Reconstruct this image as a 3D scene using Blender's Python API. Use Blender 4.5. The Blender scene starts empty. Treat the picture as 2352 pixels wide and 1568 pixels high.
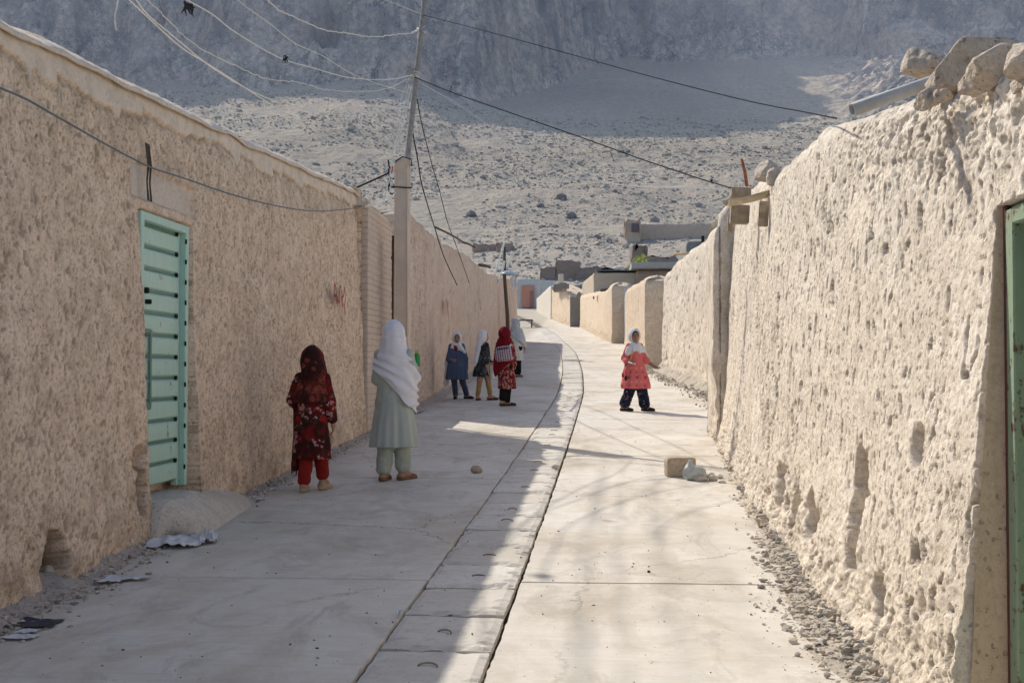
import bpy, math, random
import numpy as np
from mathutils import Vector, Matrix

random.seed(7)
RNG = np.random.default_rng(7)
SC = bpy.context.scene
COL = SC.collection

# ------------------------------------------------------------------ camera model (used to turn measured picture points into places)
FPX = 2600.0
YAW = math.radians(3.83)
PITCH = math.radians(1.45)


def lift(y):
    return 0.035 * (np.sqrt((y - 27.0) ** 2 + 36.0) + (y - 27.0)) / 2


def G(y):
    """height of the street surface, which climbs away from the camera"""
    return 0.0404 * y + lift(y)


CAM = Vector((0, 0, 1.5 + float(G(0.0))))
_R = Matrix.Rotation(YAW, 3, 'Z') @ Matrix.Rotation(math.pi / 2 + PITCH, 3, 'X')


def ray(px, py):
    d = _R @ Vector(((px - 1176.0) / FPX, -(py - 784.0) / FPX, -1.0))
    return d


def at(px, py, y):
    """the place at distance y up the street whose bearing was measured in the photo"""
    d = ray(px, py)
    p = CAM + d * (y / d.y)
    return Vector((p.x, p.y, p.z))


def ground_at(px, py):
    d = ray(px, py)
    lo, hi = 2.0, 130.0
    for _ in range(60):
        m = (lo + hi) / 2
        p = CAM + d * (m / d.y)
        if p.z > float(G(m)):
            lo = m
        else:
            hi = m
    p = CAM + d * (lo / d.y)
    return Vector((p.x, p.y, float(G(p.y))))


def lerp_tab(tab):
    xs = np.array([t[0] for t in tab], float)
    ys = np.array([t[1] for t in tab], float)
    return lambda v: np.interp(v, xs, ys)


def sstep(x, a, b):
    t = np.clip((x - a) / (b - a), 0, 1)
    return t * t * (3 - 2 * t)


# ------------------------------------------------------------------ noise
_PERM = np.random.default_rng(3).permutation(256)
_PERM = np.concatenate([_PERM, _PERM, _PERM]).astype(np.int32)
_GR = np.random.default_rng(4).normal(size=(256, 3))
_GR /= np.linalg.norm(_GR, axis=1)[:, None]


def perlin(x, y, z):
    x, y, z = np.broadcast_arrays(np.asarray(x, float), np.asarray(y, float), np.asarray(z, float))
    xi = np.floor(x).astype(np.int64); yi = np.floor(y).astype(np.int64); zi = np.floor(z).astype(np.int64)
    xf = x - xi; yf = y - yi; zf = z - zi
    xi &= 255; yi &= 255; zi &= 255
    u = xf ** 3 * (xf * (xf * 6 - 15) + 10); v = yf ** 3 * (yf * (yf * 6 - 15) + 10); w = zf ** 3 * (zf * (zf * 6 - 15) + 10)

    def gr(a, b, c):
        h = _PERM[_PERM[_PERM[(xi + a) & 255] + ((yi + b) & 255)] + ((zi + c) & 255)]
        g = _GR[h]
        return g[..., 0] * (xf - a) + g[..., 1] * (yf - b) + g[..., 2] * (zf - c)
    x00 = gr(0, 0, 0) * (1 - u) + gr(1, 0, 0) * u
    x10 = gr(0, 1, 0) * (1 - u) + gr(1, 1, 0) * u
    x01 = gr(0, 0, 1) * (1 - u) + gr(1, 0, 1) * u
    x11 = gr(0, 1, 1) * (1 - u) + gr(1, 1, 1) * u
    return ((x00 * (1 - v) + x10 * v) * (1 - w) + (x01 * (1 - v) + x11 * v) * w) * 1.6


def fbm(x, y, z, o=4, lac=2.03, g=0.5):
    a, s, t = 1.0, 0.0, 0.0
    for i in range(o):
        s = s + a * perlin(x + 17.3 * i, y + 5.1 * i, z - 9.7 * i)
        t += a; a *= g; x = x * lac; y = y * lac; z = z * lac
    return s / t


def ridged(x, y, z, o=4, lac=2.1, g=0.5):
    a, s, t = 1.0, 0.0, 0.0
    for i in range(o):
        s = s + a * (1 - np.abs(perlin(x + 7.3 * i, y + 3.1 * i, z - 4.7 * i)) * 2)
        t += a; a *= g; x = x * lac; y = y * lac; z = z * lac
    return s / t


# ------------------------------------------------------------------ objects
def tag(o, label, cat, group=None):
    o['label'] = label
    o['category'] = cat
    if group:
        o['group'] = group
    return o


def thing(name, label, cat, loc=(0, 0, 0), rotz=0.0, group=None):
    o = bpy.data.objects.new(name, None)
    o.empty_display_size = 0.1
    COL.objects.link(o)
    o.location = loc
    o.rotation_euler = (0, 0, rotz)
    return tag(o, label, cat, group)


def mesh_obj(name, verts, faces, mat=None, parent=None, smooth=False, mats=None, midx=None, local=False, loc=None, ngon=False):
    """verts are world coordinates (moved under the parent's origin) unless local=True"""
    V = np.asarray(verts, float).reshape(-1, 3)
    if loc is not None and not local:
        V = V - np.array(loc, float)
    elif parent is not None and not local:
        p = parent; off = np.zeros(3)
        while p is not None:
            off += np.array(p.location); p = p.parent
        V = V - off
    me = bpy.data.meshes.new(name)
    if isinstance(faces, np.ndarray) and not ngon:
        k = faces.shape[1]
        n = len(faces)
        me.vertices.add(len(V)); me.vertices.foreach_set('co', V.astype(np.float32).ravel())
        me.loops.add(n * k); me.loops.foreach_set('vertex_index', faces.astype(np.int32).ravel())
        me.polygons.add(n)
        me.polygons.foreach_set('loop_start', np.arange(0, n * k, k, dtype=np.int32))
        me.polygons.foreach_set('loop_total', np.full(n, k, dtype=np.int32))
        me.update(calc_edges=True)
    else:
        me.from_pydata([tuple(v) for v in V], [], [tuple(int(i) for i in f) for f in faces])
        me.update()
    if mats is None:
        mats = [mat] if mat else []
    for m in mats:
        me.materials.append(m)
    if midx is not None:
        me.polygons.foreach_set('material_index', np.asarray(midx, dtype=np.int32))
    me.polygons.foreach_set('use_smooth', np.full(len(me.polygons), bool(smooth)))
    me.validate()
    o = bpy.data.objects.new(name, me)
    COL.objects.link(o)
    if loc is not None:
        o.location = loc
    if parent is not None:
        o.parent = parent
    return o


class MB:
    """collects shapes for one mesh"""
    def __init__(s):
        s.v = []; s.f = []; s.m = []

    def add(s, v, f, m=0):
        b = len(s.v)
        s.v += [tuple(p) for p in v]
        s.f += [tuple(i + b for i in q) for q in f]
        s.m += [m] * len(f)
        return s

    def box(s, c, size, rot=None, m=0, jit=0.0, taper=1.0):
        sx, sy, sz = size[0] / 2, size[1] / 2, size[2] / 2
        pts = []
        for z in (-1, 1):
            k = taper if z > 0 else 1.0
            for x, y in ((-1, -1), (1, -1), (1, 1), (-1, 1)):
                p = Vector((x * sx * k, y * sy * k, z * sz))
                if jit:
                    p += Vector((random.uniform(-jit, jit), random.uniform(-jit, jit), random.uniform(-jit, jit)))
                if rot is not None:
                    p = rot @ p
                pts.append(p + Vector(c))
        return s.add(pts, [(3, 2, 1, 0), (4, 5, 6, 7), (0, 1, 5, 4), (1, 2, 6, 5), (2, 3, 7, 6), (3, 0, 4, 7)], m)

    def bbox(s, c, size, b=0.01, rot=None, m=0):
        """box with chamfered edges"""
        hx, hy, hz = [q / 2 for q in size]
        b = min(b, hx * .9, hy * .9, hz * .9)
        pts, idx = [], {}
        for sx in (-1, 1):
            for sy in (-1, 1):
                for sz in (-1, 1):
                    for ax in range(3):
                        p = [sx * hx, sy * hy, sz * hz]
                        for k in range(3):
                            if k != ax:
                                p[k] -= (sx, sy, sz)[k] * b
                        idx[(sx, sy, sz, ax)] = len(pts)
                        p = Vector(p)
                        if rot is not None:
                            p = rot @ p
                        pts.append(p + Vector(c))
        F = []
        for ax in range(3):
            o1, o2 = [(1, 2), (2, 0), (0, 1)][ax]
            for sg in (-1, 1):
                q = []
                for a, bb in ((-1, -1), (1, -1), (1, 1), (-1, 1)):
                    k = [0, 0, 0]; k[ax] = sg; k[o1] = a; k[o2] = bb
                    q.append(idx[(k[0], k[1], k[2], ax)])
                F.append(q if sg > 0 else q[::-1])
        for ax in range(3):
            o1, o2 = [(1, 2), (2, 0), (0, 1)][ax]
            for a in (-1, 1):
                for bb in (-1, 1):
                    k = [0, 0, 0]; k[o1] = a; k[o2] = bb
                    lo = list(k); lo[ax] = -1; hi = list(k); hi[ax] = 1
                    q = [idx[(*lo, o1)], idx[(*hi, o1)], idx[(*hi, o2)], idx[(*lo, o2)]]
                    F.append(q if a * bb < 0 else q[::-1])
        for sx in (-1, 1):
            for sy in (-1, 1):
                for sz in (-1, 1):
                    q = [idx[(sx, sy, sz, 0)], idx[(sx, sy, sz, 1)], idx[(sx, sy, sz, 2)]]
                    F.append(q if sx * sy * sz > 0 else q[::-1])
        return s.add(pts, F, m)

    def tube(s, pts, r, n=8, m=0, cap=True):
        pts = [Vector(p) for p in pts]
        if not hasattr(r, '__len__'):
            r = [r] * len(pts)
        rings = []
        up = Vector((0, 0, 1))
        prev = None
        for i, p in enumerate(pts):
            t = (pts[min(i + 1, len(pts) - 1)] - pts[max(i - 1, 0)]).normalized()
            if prev is None:
                a = t.cross(up)
                if a.length < 1e-3:
                    a = t.cross(Vector((1, 0, 0)))
            else:
                a = prev - t * prev.dot(t)
            a.normalize(); prev = a
            b = t.cross(a)
            rings.append([p + (a * math.cos(2 * math.pi * k / n) + b * math.sin(2 * math.pi * k / n)) * r[i] for k in range(n)])
        v = [q for ring in rings for q in ring]
        f = []
        for i in range(len(pts) - 1):
            for k in range(n):
                f.append((i * n + k, i * n + (k + 1) % n, (i + 1) * n + (k + 1) % n, (i + 1) * n + k))
        if cap:
            f.append(tuple(range(n))[::-1]); f.append(tuple((len(pts) - 1) * n + k for k in range(n)))
        return s.add(v, f, m)

    def rock(s, c, size, seed=0, m=0, sub=2, rough=0.25, rot=None, flat=0.0):
        v, f = ico(sub)
        v = v.copy()
        nse = fbm(v[:, 0] * 1.1 + seed * 3.7, v[:, 1] * 1.1 - seed, v[:, 2] * 1.1 + seed * .3, 3)
        cell = np.abs(perlin(v[:, 0] * 2.1 + seed, v[:, 1] * 2.1, v[:, 2] * 2.1))
        v = v * (1 + rough * nse * 1.6 - rough * .5 * cell)[:, None]
        # cut a few flat facets
        r = np.random.default_rng(int(seed * 13) + 5)
        for _ in range(6):
            nrm = r.normal(size=3); nrm /= np.linalg.norm(nrm)
            d = v @ nrm
            lim = r.uniform(.6, .85)
            over = d > lim
            v[over] -= np.outer(d[over] - lim, nrm) * .9
        v = v * np.array(size) / 2
        if flat:
            v[:, 2] = np.maximum(v[:, 2], -size[2] / 2 * (1 - flat))
        if rot is not None:
            v = v @ np.array(rot).T
        return s.add(v + np.array(c), f, m)

    def obj(s, name, mat=None, parent=None, smooth=False, mats=None, loc=None, local=False):
        return mesh_obj(name, s.v, s.f, mat, parent, smooth, mats, s.m if mats else None, loc=loc, local=local)


_ICO = {}


def ico(sub):
    if sub in _ICO:
        return _ICO[sub]
    import bmesh
    bm = bmesh.new()
    bmesh.ops.create_icosphere(bm, subdivisions=sub, radius=1.0)
    v = np.array([tuple(p.co) for p in bm.verts]); f = [tuple(p.index for p in q.verts) for q in bm.faces]
    bm.free()
    _ICO[sub] = (v, f)
    return _ICO[sub]


def catenary(a, b, sag, n=16, wob=0.0):
    a, b = Vector(a), Vector(b)
    out = []
    for i in range(n + 1):
        t = i / n
        p = a.lerp(b, t)
        p.z -= sag * 4 * t * (1 - t)
        if wob and 0 < i < n:
            p += Vector((random.uniform(-wob, wob), random.uniform(-wob, wob), random.uniform(-wob, wob)))
        out.append(p)
    return out


def spline(pts, n=8):
    """Catmull-Rom through points"""
    P = [Vector(p) for p in pts]
    P = [P[0] * 2 - P[1]] + P + [P[-1] * 2 - P[-2]]
    out = []
    for i in range(1, len(P) - 2):
        for k in range(n):
            t = k / n
            a, b, c, d = P[i - 1], P[i], P[i + 1], P[i + 2]
            out.append(0.5 * ((2 * b) + (c - a) * t + (2 * a - 5 * b + 4 * c - d) * t * t + (3 * b - a - 3 * c + d) * t ** 3))
    out.append(P[-2])
    return out


# ------------------------------------------------------------------ materials
class NT:
    def __init__(s, name, rough=0.9, spec=0.2):
        s.mat = bpy.data.materials.new(name)
        s.mat.use_nodes = True
        s.t = s.mat.node_tree
        s.t.nodes.clear()
        s.out = s.n('ShaderNodeOutputMaterial')
        s.b = s.n('ShaderNodeBsdfPrincipled')
        s.b.inputs['Roughness'].default_value = rough
        s.b.inputs['Specular IOR Level'].default_value = spec
        s.l(s.b.outputs[0], s.out.inputs[0])
        s._pos = None

    def n(s, t, **kw):
        nd = s.t.nodes.new(t)
        for k, v in kw.items():
            setattr(nd, k, v)
        return nd

    def l(s, a, b):
        s.t.links.new(a, b)

    def setv(s, inp, v):
        if hasattr(v, 'is_output') or isinstance(v, bpy.types.NodeSocket):
            s.l(v, inp)
        else:
            if isinstance(v, (tuple, list)) and len(v) == 3 and inp.type == 'RGBA':
                v = (*v, 1)
            inp.default_value = v

    def pos(s, scale=(1, 1, 1), kind='pos'):
        if kind == 'obj':
            src = s.n('ShaderNodeTexCoord').outputs['Object']
        else:
            src = s.n('ShaderNodeNewGeometry').outputs['Position']
        if tuple(scale) == (1, 1, 1):
            return src
        m = s.n('ShaderNodeMapping')
        m.inputs['Scale'].default_value = scale
        s.l(src, m.inputs[0])
        return m.outputs[0]

    def noise(s, v, scale, detail=4, rough=.55, dist=0, out='Fac'):
        nd = s.n('ShaderNodeTexNoise')
        s.l(v, nd.inputs['Vector'])
        nd.inputs['Scale'].default_value = scale; nd.inputs['Detail'].default_value = detail
        nd.inputs['Roughness'].default_value = rough; nd.inputs['Distortion'].default_value = dist
        return nd.outputs[out]

    def voro(s, v, scale, feature='F1', out='Distance', rnd=1.0):
        nd = s.n('ShaderNodeTexVoronoi', feature=feature)
        s.l(v, nd.inputs['Vector'])
        nd.inputs['Scale'].default_value = scale
        nd.inputs['Randomness'].default_value = rnd
        return nd.outputs[out]

    def ramp(s, f, stops, interp='LINEAR'):
        nd = s.n('ShaderNodeValToRGB')
        nd.color_ramp.interpolation = interp
        el = nd.color_ramp.elements
        while len(el) < len(stops):
            el.new(0.5)
        for e, (p, c) in zip(el, stops):
            e.position = p
            e.color = (c, c, c, 1) if not hasattr(c, '__len__') else (*c[:3], 1)
        s.l(f, nd.inputs[0])
        return nd.outputs[0]

    def mix(s, f, a, b, mode='MIX'):
        nd = s.n('ShaderNodeMix', data_type='RGBA', blend_type=mode)
        s.setv(nd.inputs[0], f); s.setv(nd.inputs[6], a); s.setv(nd.inputs[7], b)
        return nd.outputs[2]

    def math(s, op, a, b=0.0, c=0.0):
        nd = s.n('ShaderNodeMath', operation=op)
        s.setv(nd.inputs[0], a); s.setv(nd.inputs[1], b); s.setv(nd.inputs[2], c)
        return nd.outputs[0]

    def sep(s, v):
        nd = s.n('ShaderNodeSeparateXYZ')
        s.l(v, nd.inputs[0])
        return nd.outputs

    def comb(s, x, y, z):
        nd = s.n('ShaderNodeCombineXYZ')
        s.setv(nd.inputs[0], x); s.setv(nd.inputs[1], y); s.setv(nd.inputs[2], z)
        return nd.outputs[0]

    def bump(s, h, dist=0.01, strength=1.0, prev=None):
        nd = s.n('ShaderNodeBump')
        nd.inputs['Strength'].default_value = strength
        nd.inputs['Distance'].default_value = dist
        s.l(h, nd.inputs['Height'])
        if prev is not None:
            s.l(prev, nd.inputs['Normal'])
        return nd.outputs[0]

    def attr(s, name):
        nd = s.n('ShaderNodeAttribute', attribute_name=name)
        return nd.outputs

    def done(s, color, normal=None, rough=None):
        s.setv(s.b.inputs['Base Color'], color)
        if normal is not None:
            s.l(normal, s.b.inputs['Normal'])
        if rough is not None:
            s.setv(s.b.inputs['Roughness'], rough)
        return s.mat


def mul(c, k):
    return tuple(x * k for x in c)


def mud_mat(name, base, dark, light, straw=0.35, bump=0.012, stretch=1.0, fine=1.0, cav=True, fresh=None):
    """sun-dried mud plaster with straw; the 'cav' attribute holds how deep a spot is eroded"""
    t = NT(name, 0.95, 0.08)
    q = t.pos()
    p = t.pos((1, .8, .8 * stretch))
    wq = t.n('ShaderNodeVectorMath', operation='ADD'); t.l(q, wq.inputs[0])
    wsc = t.n('ShaderNodeVectorMath', operation='SCALE'); t.l(t.noise(q, 34, 3, .6, out='Color'), wsc.inputs[0]); wsc.inputs['Scale'].default_value = .045 / fine
    t.l(wsc.outputs[0], wq.inputs[1])
    wq = wq.outputs[0]
    n0 = t.noise(q, .45, 5, .6)
    n1 = t.noise(q, 1.3, 6, .65)
    n2 = t.noise(p, 9, 6, .7)
    n3 = t.noise(p, 48 * fine, 4, .75)
    n4 = t.noise(p, 150 * fine, 2, .7)
    c = t.mix(t.ramp(n0, [(.35, 0.0), (.65, 1.0)]), base, light)
    c = t.mix(t.math('MULTIPLY', t.ramp(n1, [(.38, 1.0), (.55, 0.0)]), .40), c, tuple(.5 * (x + y) for x, y in zip(base, dark)))
    c = t.mix(t.math('MULTIPLY', t.ramp(n2, [(.36, 1.0), (.55, 0.0)]), .50), c, dark)
    c = t.mix(t.math('MULTIPLY', t.ramp(n3, [(.36, 1.0), (.52, 0.0)]), .50), c, mul(dark, .8))
    c = t.mix(t.math('MULTIPLY', t.ramp(n4, [(.55, 0.0), (.68, 1.0)]), .35), c, mul(light, 1.12))
    # broken straw: short pale flecks, and the small sockets they leave
    sv = t.n('ShaderNodeMapping'); sv.inputs['Scale'].default_value = (1, .5, 1.2); sv.inputs['Rotation'].default_value = (.5, .2, .1)
    t.l(wq, sv.inputs[0])
    fl = t.voro(sv.outputs[0], 42 * fine, 'F1')
    c = t.mix(t.math('MULTIPLY', t.ramp(fl, [(.07, 1.0), (.15, 0.0)]), straw), c, mul(light, 1.18))
    pk = t.voro(wq, 27 * fine, 'F1')
    pkm = t.math('MULTIPLY', t.ramp(pk, [(.13, 1.0), (.24, 0.0)]), t.ramp(n1, [(.40, 1.0), (.62, .1)]))
    c = t.mix(t.math('MULTIPLY', pkm, .55), c, mul(dark, .6))  # sockets painted dark for the shade inside them
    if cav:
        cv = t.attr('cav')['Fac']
        c = t.mix(t.math('MULTIPLY', cv, .62), c, mul(dark, .62))  # shade of pits and hollows painted into the colour
    if fresh:
        fm_ = t.math('MULTIPLY', t.attr('cav')['Fac'], -1.0)
        fc = t.mix(t.ramp(n2, [(.35, 0.), (.65, 1.)]), mul(fresh, .88), mul(fresh, 1.06))
        c = t.mix(t.ramp(fm_, [(.35, 0.), (.6, .85)]), c, t.mix(.25, fc, c))
    h = t.math('ADD', t.math('ADD', t.math('MULTIPLY', n2, 1.0), t.math('MULTIPLY', n3, .8)), t.math('SUBTRACT', t.math('MULTIPLY', n4, .25), t.math('MULTIPLY', pkm, .8)))
    nb = t.bump(h, bump, 1.0)
    return t.done(c, nb)


def plain_mat(name, col, var=0.15, scale=12, rough=0.85, bump=0.0, spec=0.2, metal=0.0, stretch=(1, 1, 1), obj=False):
    t = NT(name, rough, spec)
    p = t.pos(stretch, 'obj' if obj else 'pos')
    n = t.noise(p, scale, 5, .6)
    c = t.mix(t.ramp(n, [(.3, 0.0), (.7, 1.0)]), mul(col, 1 - var), mul(col, 1 + var))
    t.b.inputs['Metallic'].default_value = metal
    nb = t.bump(n, bump, 1.0) if bump else None
    return t.done(c, nb)


def rusty_mat(name, col, rust=(.16, .06, .03), amount=.5, scale=9, rough=.45):
    t = NT(name, rough, .4)
    p = t.pos()
    n = t.noise(p, scale, 6, .7)
    n2 = t.noise(t.pos((1, 1, .25)), scale * 3, 4, .6)
    f = t.ramp(t.math('ADD', t.math('MULTIPLY', n, .7), t.math('MULTIPLY', n2, .3)), [(amount, 0.0), (amount + .06, 1.0)])
    c0 = t.mix(n2, mul(col, .85), mul(col, 1.12))
    c = t.mix(f, c0, rust)
    return t.done(c, t.bump(n, .003, .5))
# ------------------------------------------------------------------ render, light, sky
SC.render.engine = 'CYCLES'
SC.view_settings.view_transform = 'Standard'
SC.view_settings.look = 'None'
SC.view_settings.exposure = 0
SC.cycles.max_bounces = 6
SC.cycles.diffuse_bounces = 4
SC.cycles.adaptive_threshold = 0.03
SC.cycles.use_denoising = True

SUN_EL = math.radians(40.5)
SUN_DIR_XY = Vector((-0.655, 0.756)).normalized()
w = bpy.data.worlds.new("World")
SC.world = w
w.use_nodes = True
wn = w.node_tree
bg = wn.nodes['Background']
sky = wn.nodes.new('ShaderNodeTexSky')
sky.sky_type = 'NISHITA'
sky.sun_disc = False
sky.sun_elevation = SUN_EL
sky.sun_rotation = math.atan2(SUN_DIR_XY.x, SUN_DIR_XY.y)
sky.air_density = 1.0
sky.dust_density = 1.2
sky.ozone_density = 1.0
wn.links.new(sky.outputs[0], bg.inputs[0])
bg.inputs[1].default_value = 0.15
sd = bpy.data.lights.new('sun', 'SUN')
sd.energy = 5.0
sd.angle = math.radians(0.53)
sd.color = (1.0, 0.955, 0.89)
so = bpy.data.objects.new('sun', sd)
COL.objects.link(so)
sdir = Vector((SUN_DIR_XY.x * math.cos(SUN_EL), SUN_DIR_XY.y * math.cos(SUN_EL), math.sin(SUN_EL)))
so.rotation_euler = sdir.to_track_quat('Z', 'Y').to_euler()
so.location = (-20, 20, 30)

cd = bpy.data.cameras.new('camera')
cam = bpy.data.objects.new('camera', cd)
COL.objects.link(cam)
cam.location = CAM
cam.rotation_euler = (math.pi / 2 + PITCH, 0, YAW)
cd.sensor_width = 36
cd.lens = 36 * FPX / 2352
cd.clip_end = 6000
cd.clip_start = 0.05
SC.camera = cam

# ------------------------------------------------------------------ mountain and valley floor: one sheet
SCREE = lerp_tab([(100, float(G(100.)) - .25), (115, float(G(115.)) - .2), (150, 13.6), (200, 22.0), (260, 32.5), (400, 73.5), (620, 141), (820, 226), (900, 262), (3000, 900)])


_LAST = {}


def terrain_z(X, Y):
    z = np.where(Y < 105, G(Y) - 0.28, SCREE(Y))
    amp = sstep(Y, 110, 300)
    # left shoulder of scree
    z = z + 20 * sstep(-X, 20, 120) * sstep(Y, 330, 600)
    z = z + amp * (5.0 * fbm(X / 90, Y / 90, 0.3 + 0 * X, 4) + 1.6 * fbm(X / 17, Y / 17, 2.3 + 0 * X, 3) + .5 * fbm(X / 4, Y / 4, 5. + 0 * X, 3))
    # gullies
    z = z - amp * 3.0 * np.maximum(0, ridged((X + .25 * Y) / 70, Y / 400, 1.0 + 0 * X, 3) - .55)
    # cliffs
    # buttresses and gullies lean and branch: warp the plan, then climb in uneven steps
    wx = X + 22 * fbm(X / 60, Y / 45, 1.1 + 0 * X, 3) + .35 * (Y - 640)
    yc = 628 + 185 * sstep(X, -75, 30) - 70 * sstep(X, 150, 260)
    yc = yc + 60 * fbm(X / 150, Y / 900, 7.7 + 0 * X, 3) - 40 * ridged(wx / 100, Y / 300, 3.3 + 0 * X, 2) + 20
    t = np.maximum(0, Y - yc)
    tw = t + sstep(t, 0, 20) * (20 * fbm(wx / 55, t / 22, 5.5 + 0 * X, 4) + 11 * (ridged(wx / 24, t / 12, 8.2 + 0 * X, 3) - .5))
    tw = np.maximum(0, tw)
    # ledges
    k = 15.0
    led = tw / k
    led = (np.floor(led) + sstep(led - np.floor(led), .0, .55)) * k
    mixl = np.clip(.5 + 1.2 * fbm(X / 45, Y / 45, 2.2 + 0 * X, 2), 0, 1)
    tw = tw * (1 - .6 * mixl) + led * .6 * mixl
    top = 268 + 30 * fbm(X / 120, Y / 200, 4.4 + 0 * X, 3) + PEAK(X) * sstep(Y, 740, 800)
    up = tw * 1.65 * sstep(t, -5, 12)
    cl = np.minimum(up, np.maximum(top - z, 0) + .25 * t)
    rough = sstep(t, 0, 22)
    crag = 12 * (ridged(wx / 40 - Y / 50, Y / 26, 4.0 + 0 * X, 4) - .5) + 5 * fbm(X / 11, Y / 7, 2.0 + 0 * X, 4)
    z = z + cl + rough * crag
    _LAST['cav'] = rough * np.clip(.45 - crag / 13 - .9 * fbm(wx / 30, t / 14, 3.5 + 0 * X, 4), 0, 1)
    # a rib of rock standing out of the scree, on the sunny side
    rib = np.exp(-((X - 165 - .18 * (Y - 560)) / 34) ** 2) * sstep(Y, 490, 560) * (1 - sstep(Y, 760, 860))
    z = z + rib * (15 * ridged(X / 30, Y / 22, 2.0 + 0 * X, 5) + 3 * fbm(X / 7, Y / 6, 1. + 0 * X, 3))
    return z


PEAK = lerp_tab([(-900, 0), (-420, -30), (-330, 20), (-290, 110), (-240, 125), (-170, 110), (-90, 60), (-40, 60), (60, 80), (500, 150)])  # unseen back ridge, heights shaped for the shadow it casts on the scree


def build_terrain():
    ta = np.tan(np.linspace(math.radians(-40), math.radians(40), 980))
    Y = np.concatenate([np.linspace(-6, 100, 40), np.linspace(103, 300, 140), np.linspace(301.2, 560, 190), np.linspace(561, 800, 330), np.linspace(803, 1000, 60), np.linspace(1006, 1700, 60)])
    YY, TT = np.meshgrid(Y, ta, indexing='ij')
    XX = TT * (np.abs(YY) + 12)
    ZZ = terrain_z(XX, YY)
    CAVT = _LAST['cav'].ravel().astype(np.float32)
    V = np.stack([XX, YY, ZZ], -1).reshape(-1, 3)
    n, m = YY.shape
    i, j = np.meshgrid(np.arange(n - 1), np.arange(m - 1), indexing='ij')
    a = (i * m + j).ravel()
    F = np.stack([a, a + 1, a + m + 1, a + m], 1)
    t = NT('mountain_rock', .95, .05)
    q = t.pos()
    nz = t.sep(t.n('ShaderNodeNewGeometry').outputs['True Normal'])[2]
    py = t.sep(q)[1]
    n1 = t.noise(q, .012, 6, .6)
    n2 = t.noise(q, .11, 6, .65)
    n3 = t.noise(q, .9, 5, .7)
    scree = t.mix(t.ramp(n1, [(.35, 0.), (.65, 1.)]), (.58, .50, .425), (.68, .595, .50))
    scree = t.mix(t.math('MULTIPLY', t.ramp(n3, [(.36, 1.), (.52, 0.)]), .45), scree, (.46, .425, .39))
    scree = t.mix(t.math('MULTIPLY', t.ramp(n2, [(.4, 1.), (.55, 0.)]), .3), scree, (.50, .47, .44))
    rock = t.mix(t.ramp(n2, [(.3, 0.), (.7, 1.)]), (.62, .56, .55), (.90, .77, .66))
    rock = t.mix(t.math('MULTIPLY', t.ramp(t.noise(t.pos((1, 1, .8)), .10, 6, .7, .8), [(.42, 1.), (.55, 0.)]), .6), rock, (.25, .25, .28))
    wp = t.noise(q, .022, 5, .65, .6)
    rock = t.mix(t.math('MULTIPLY', t.ramp(wp, [(.48, 0.), (.62, 1.)]), .6), rock, (.80, .64, .53))
    mp = t.n('ShaderNodeMapping'); mp.inputs['Scale'].default_value = (1, 1, .55); mp.inputs['Rotation'].default_value = (0, .5, 0)
    t.l(q, mp.inputs[0])
    dv = t.n('ShaderNodeVectorMath', operation='ADD'); t.l(mp.outputs[0], dv.inputs[0])
    ds = t.n('ShaderNodeVectorMath', operation='SCALE'); t.l(t.noise(q, .06, 5, .7, out='Color'), ds.inputs[0]); ds.inputs['Scale'].default_value = 26.
    t.l(ds.outputs[0], dv.inputs[1])
    rough_ = t.noise(q, .30, 6, .75)
    rock = t.mix(t.math('MULTIPLY', t.ramp(rough_, [(.40, 1.), (.52, 0.)]), .6), rock, (.30, .29, .31))
    rock = t.mix(t.math('MULTIPLY', t.ramp(rough_, [(.54, 0.), (.66, 1.)]), .5), rock, (.85, .76, .66))
    for vs, th in ((.042, .035), (.10, .05)):
        ed = t.voro(dv.outputs[0], vs, 'DISTANCE_TO_EDGE')
        rock = t.mix(t.math('MULTIPLY', t.ramp(ed, [(th * .25, 1.), (th, 0.)]), t.ramp(wp, [(.40, .85), (.60, .1)])), rock, (.14, .14, .17))
    rock = t.mix(t.math('MULTIPLY', t.attr('cav')['Fac'], .8), rock, (.13, .135, .165))  # crevices painted dark, occlusion shade put into the rock colour
    scr2 = t.noise(q, .34, 6, .75)
    scree = t.mix(t.math('MULTIPLY', t.ramp(scr2, [(.42, 1.), (.52, 0.)]), .55), scree, (.38, .365, .35))
    f = t.ramp(nz, [(.62, 1.), (.86, 0.)])
    far = t.ramp(t.math('DIVIDE', py, 1000.), [(.50, 0.), (.62, 1.)])
    c = t.mix(t.math('MULTIPLY', f, far), scree, rock)
    h = t.math('ADD', t.math('ADD', t.math('MULTIPLY', n2, 5.0), t.math('MULTIPLY', rough_, 3.)), n3)
    mat = t.done(c, t.bump(h, .9, .8))
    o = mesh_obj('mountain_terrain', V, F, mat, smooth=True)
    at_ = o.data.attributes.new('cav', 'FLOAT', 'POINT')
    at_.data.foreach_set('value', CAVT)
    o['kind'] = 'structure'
    return o


build_terrain()


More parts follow.
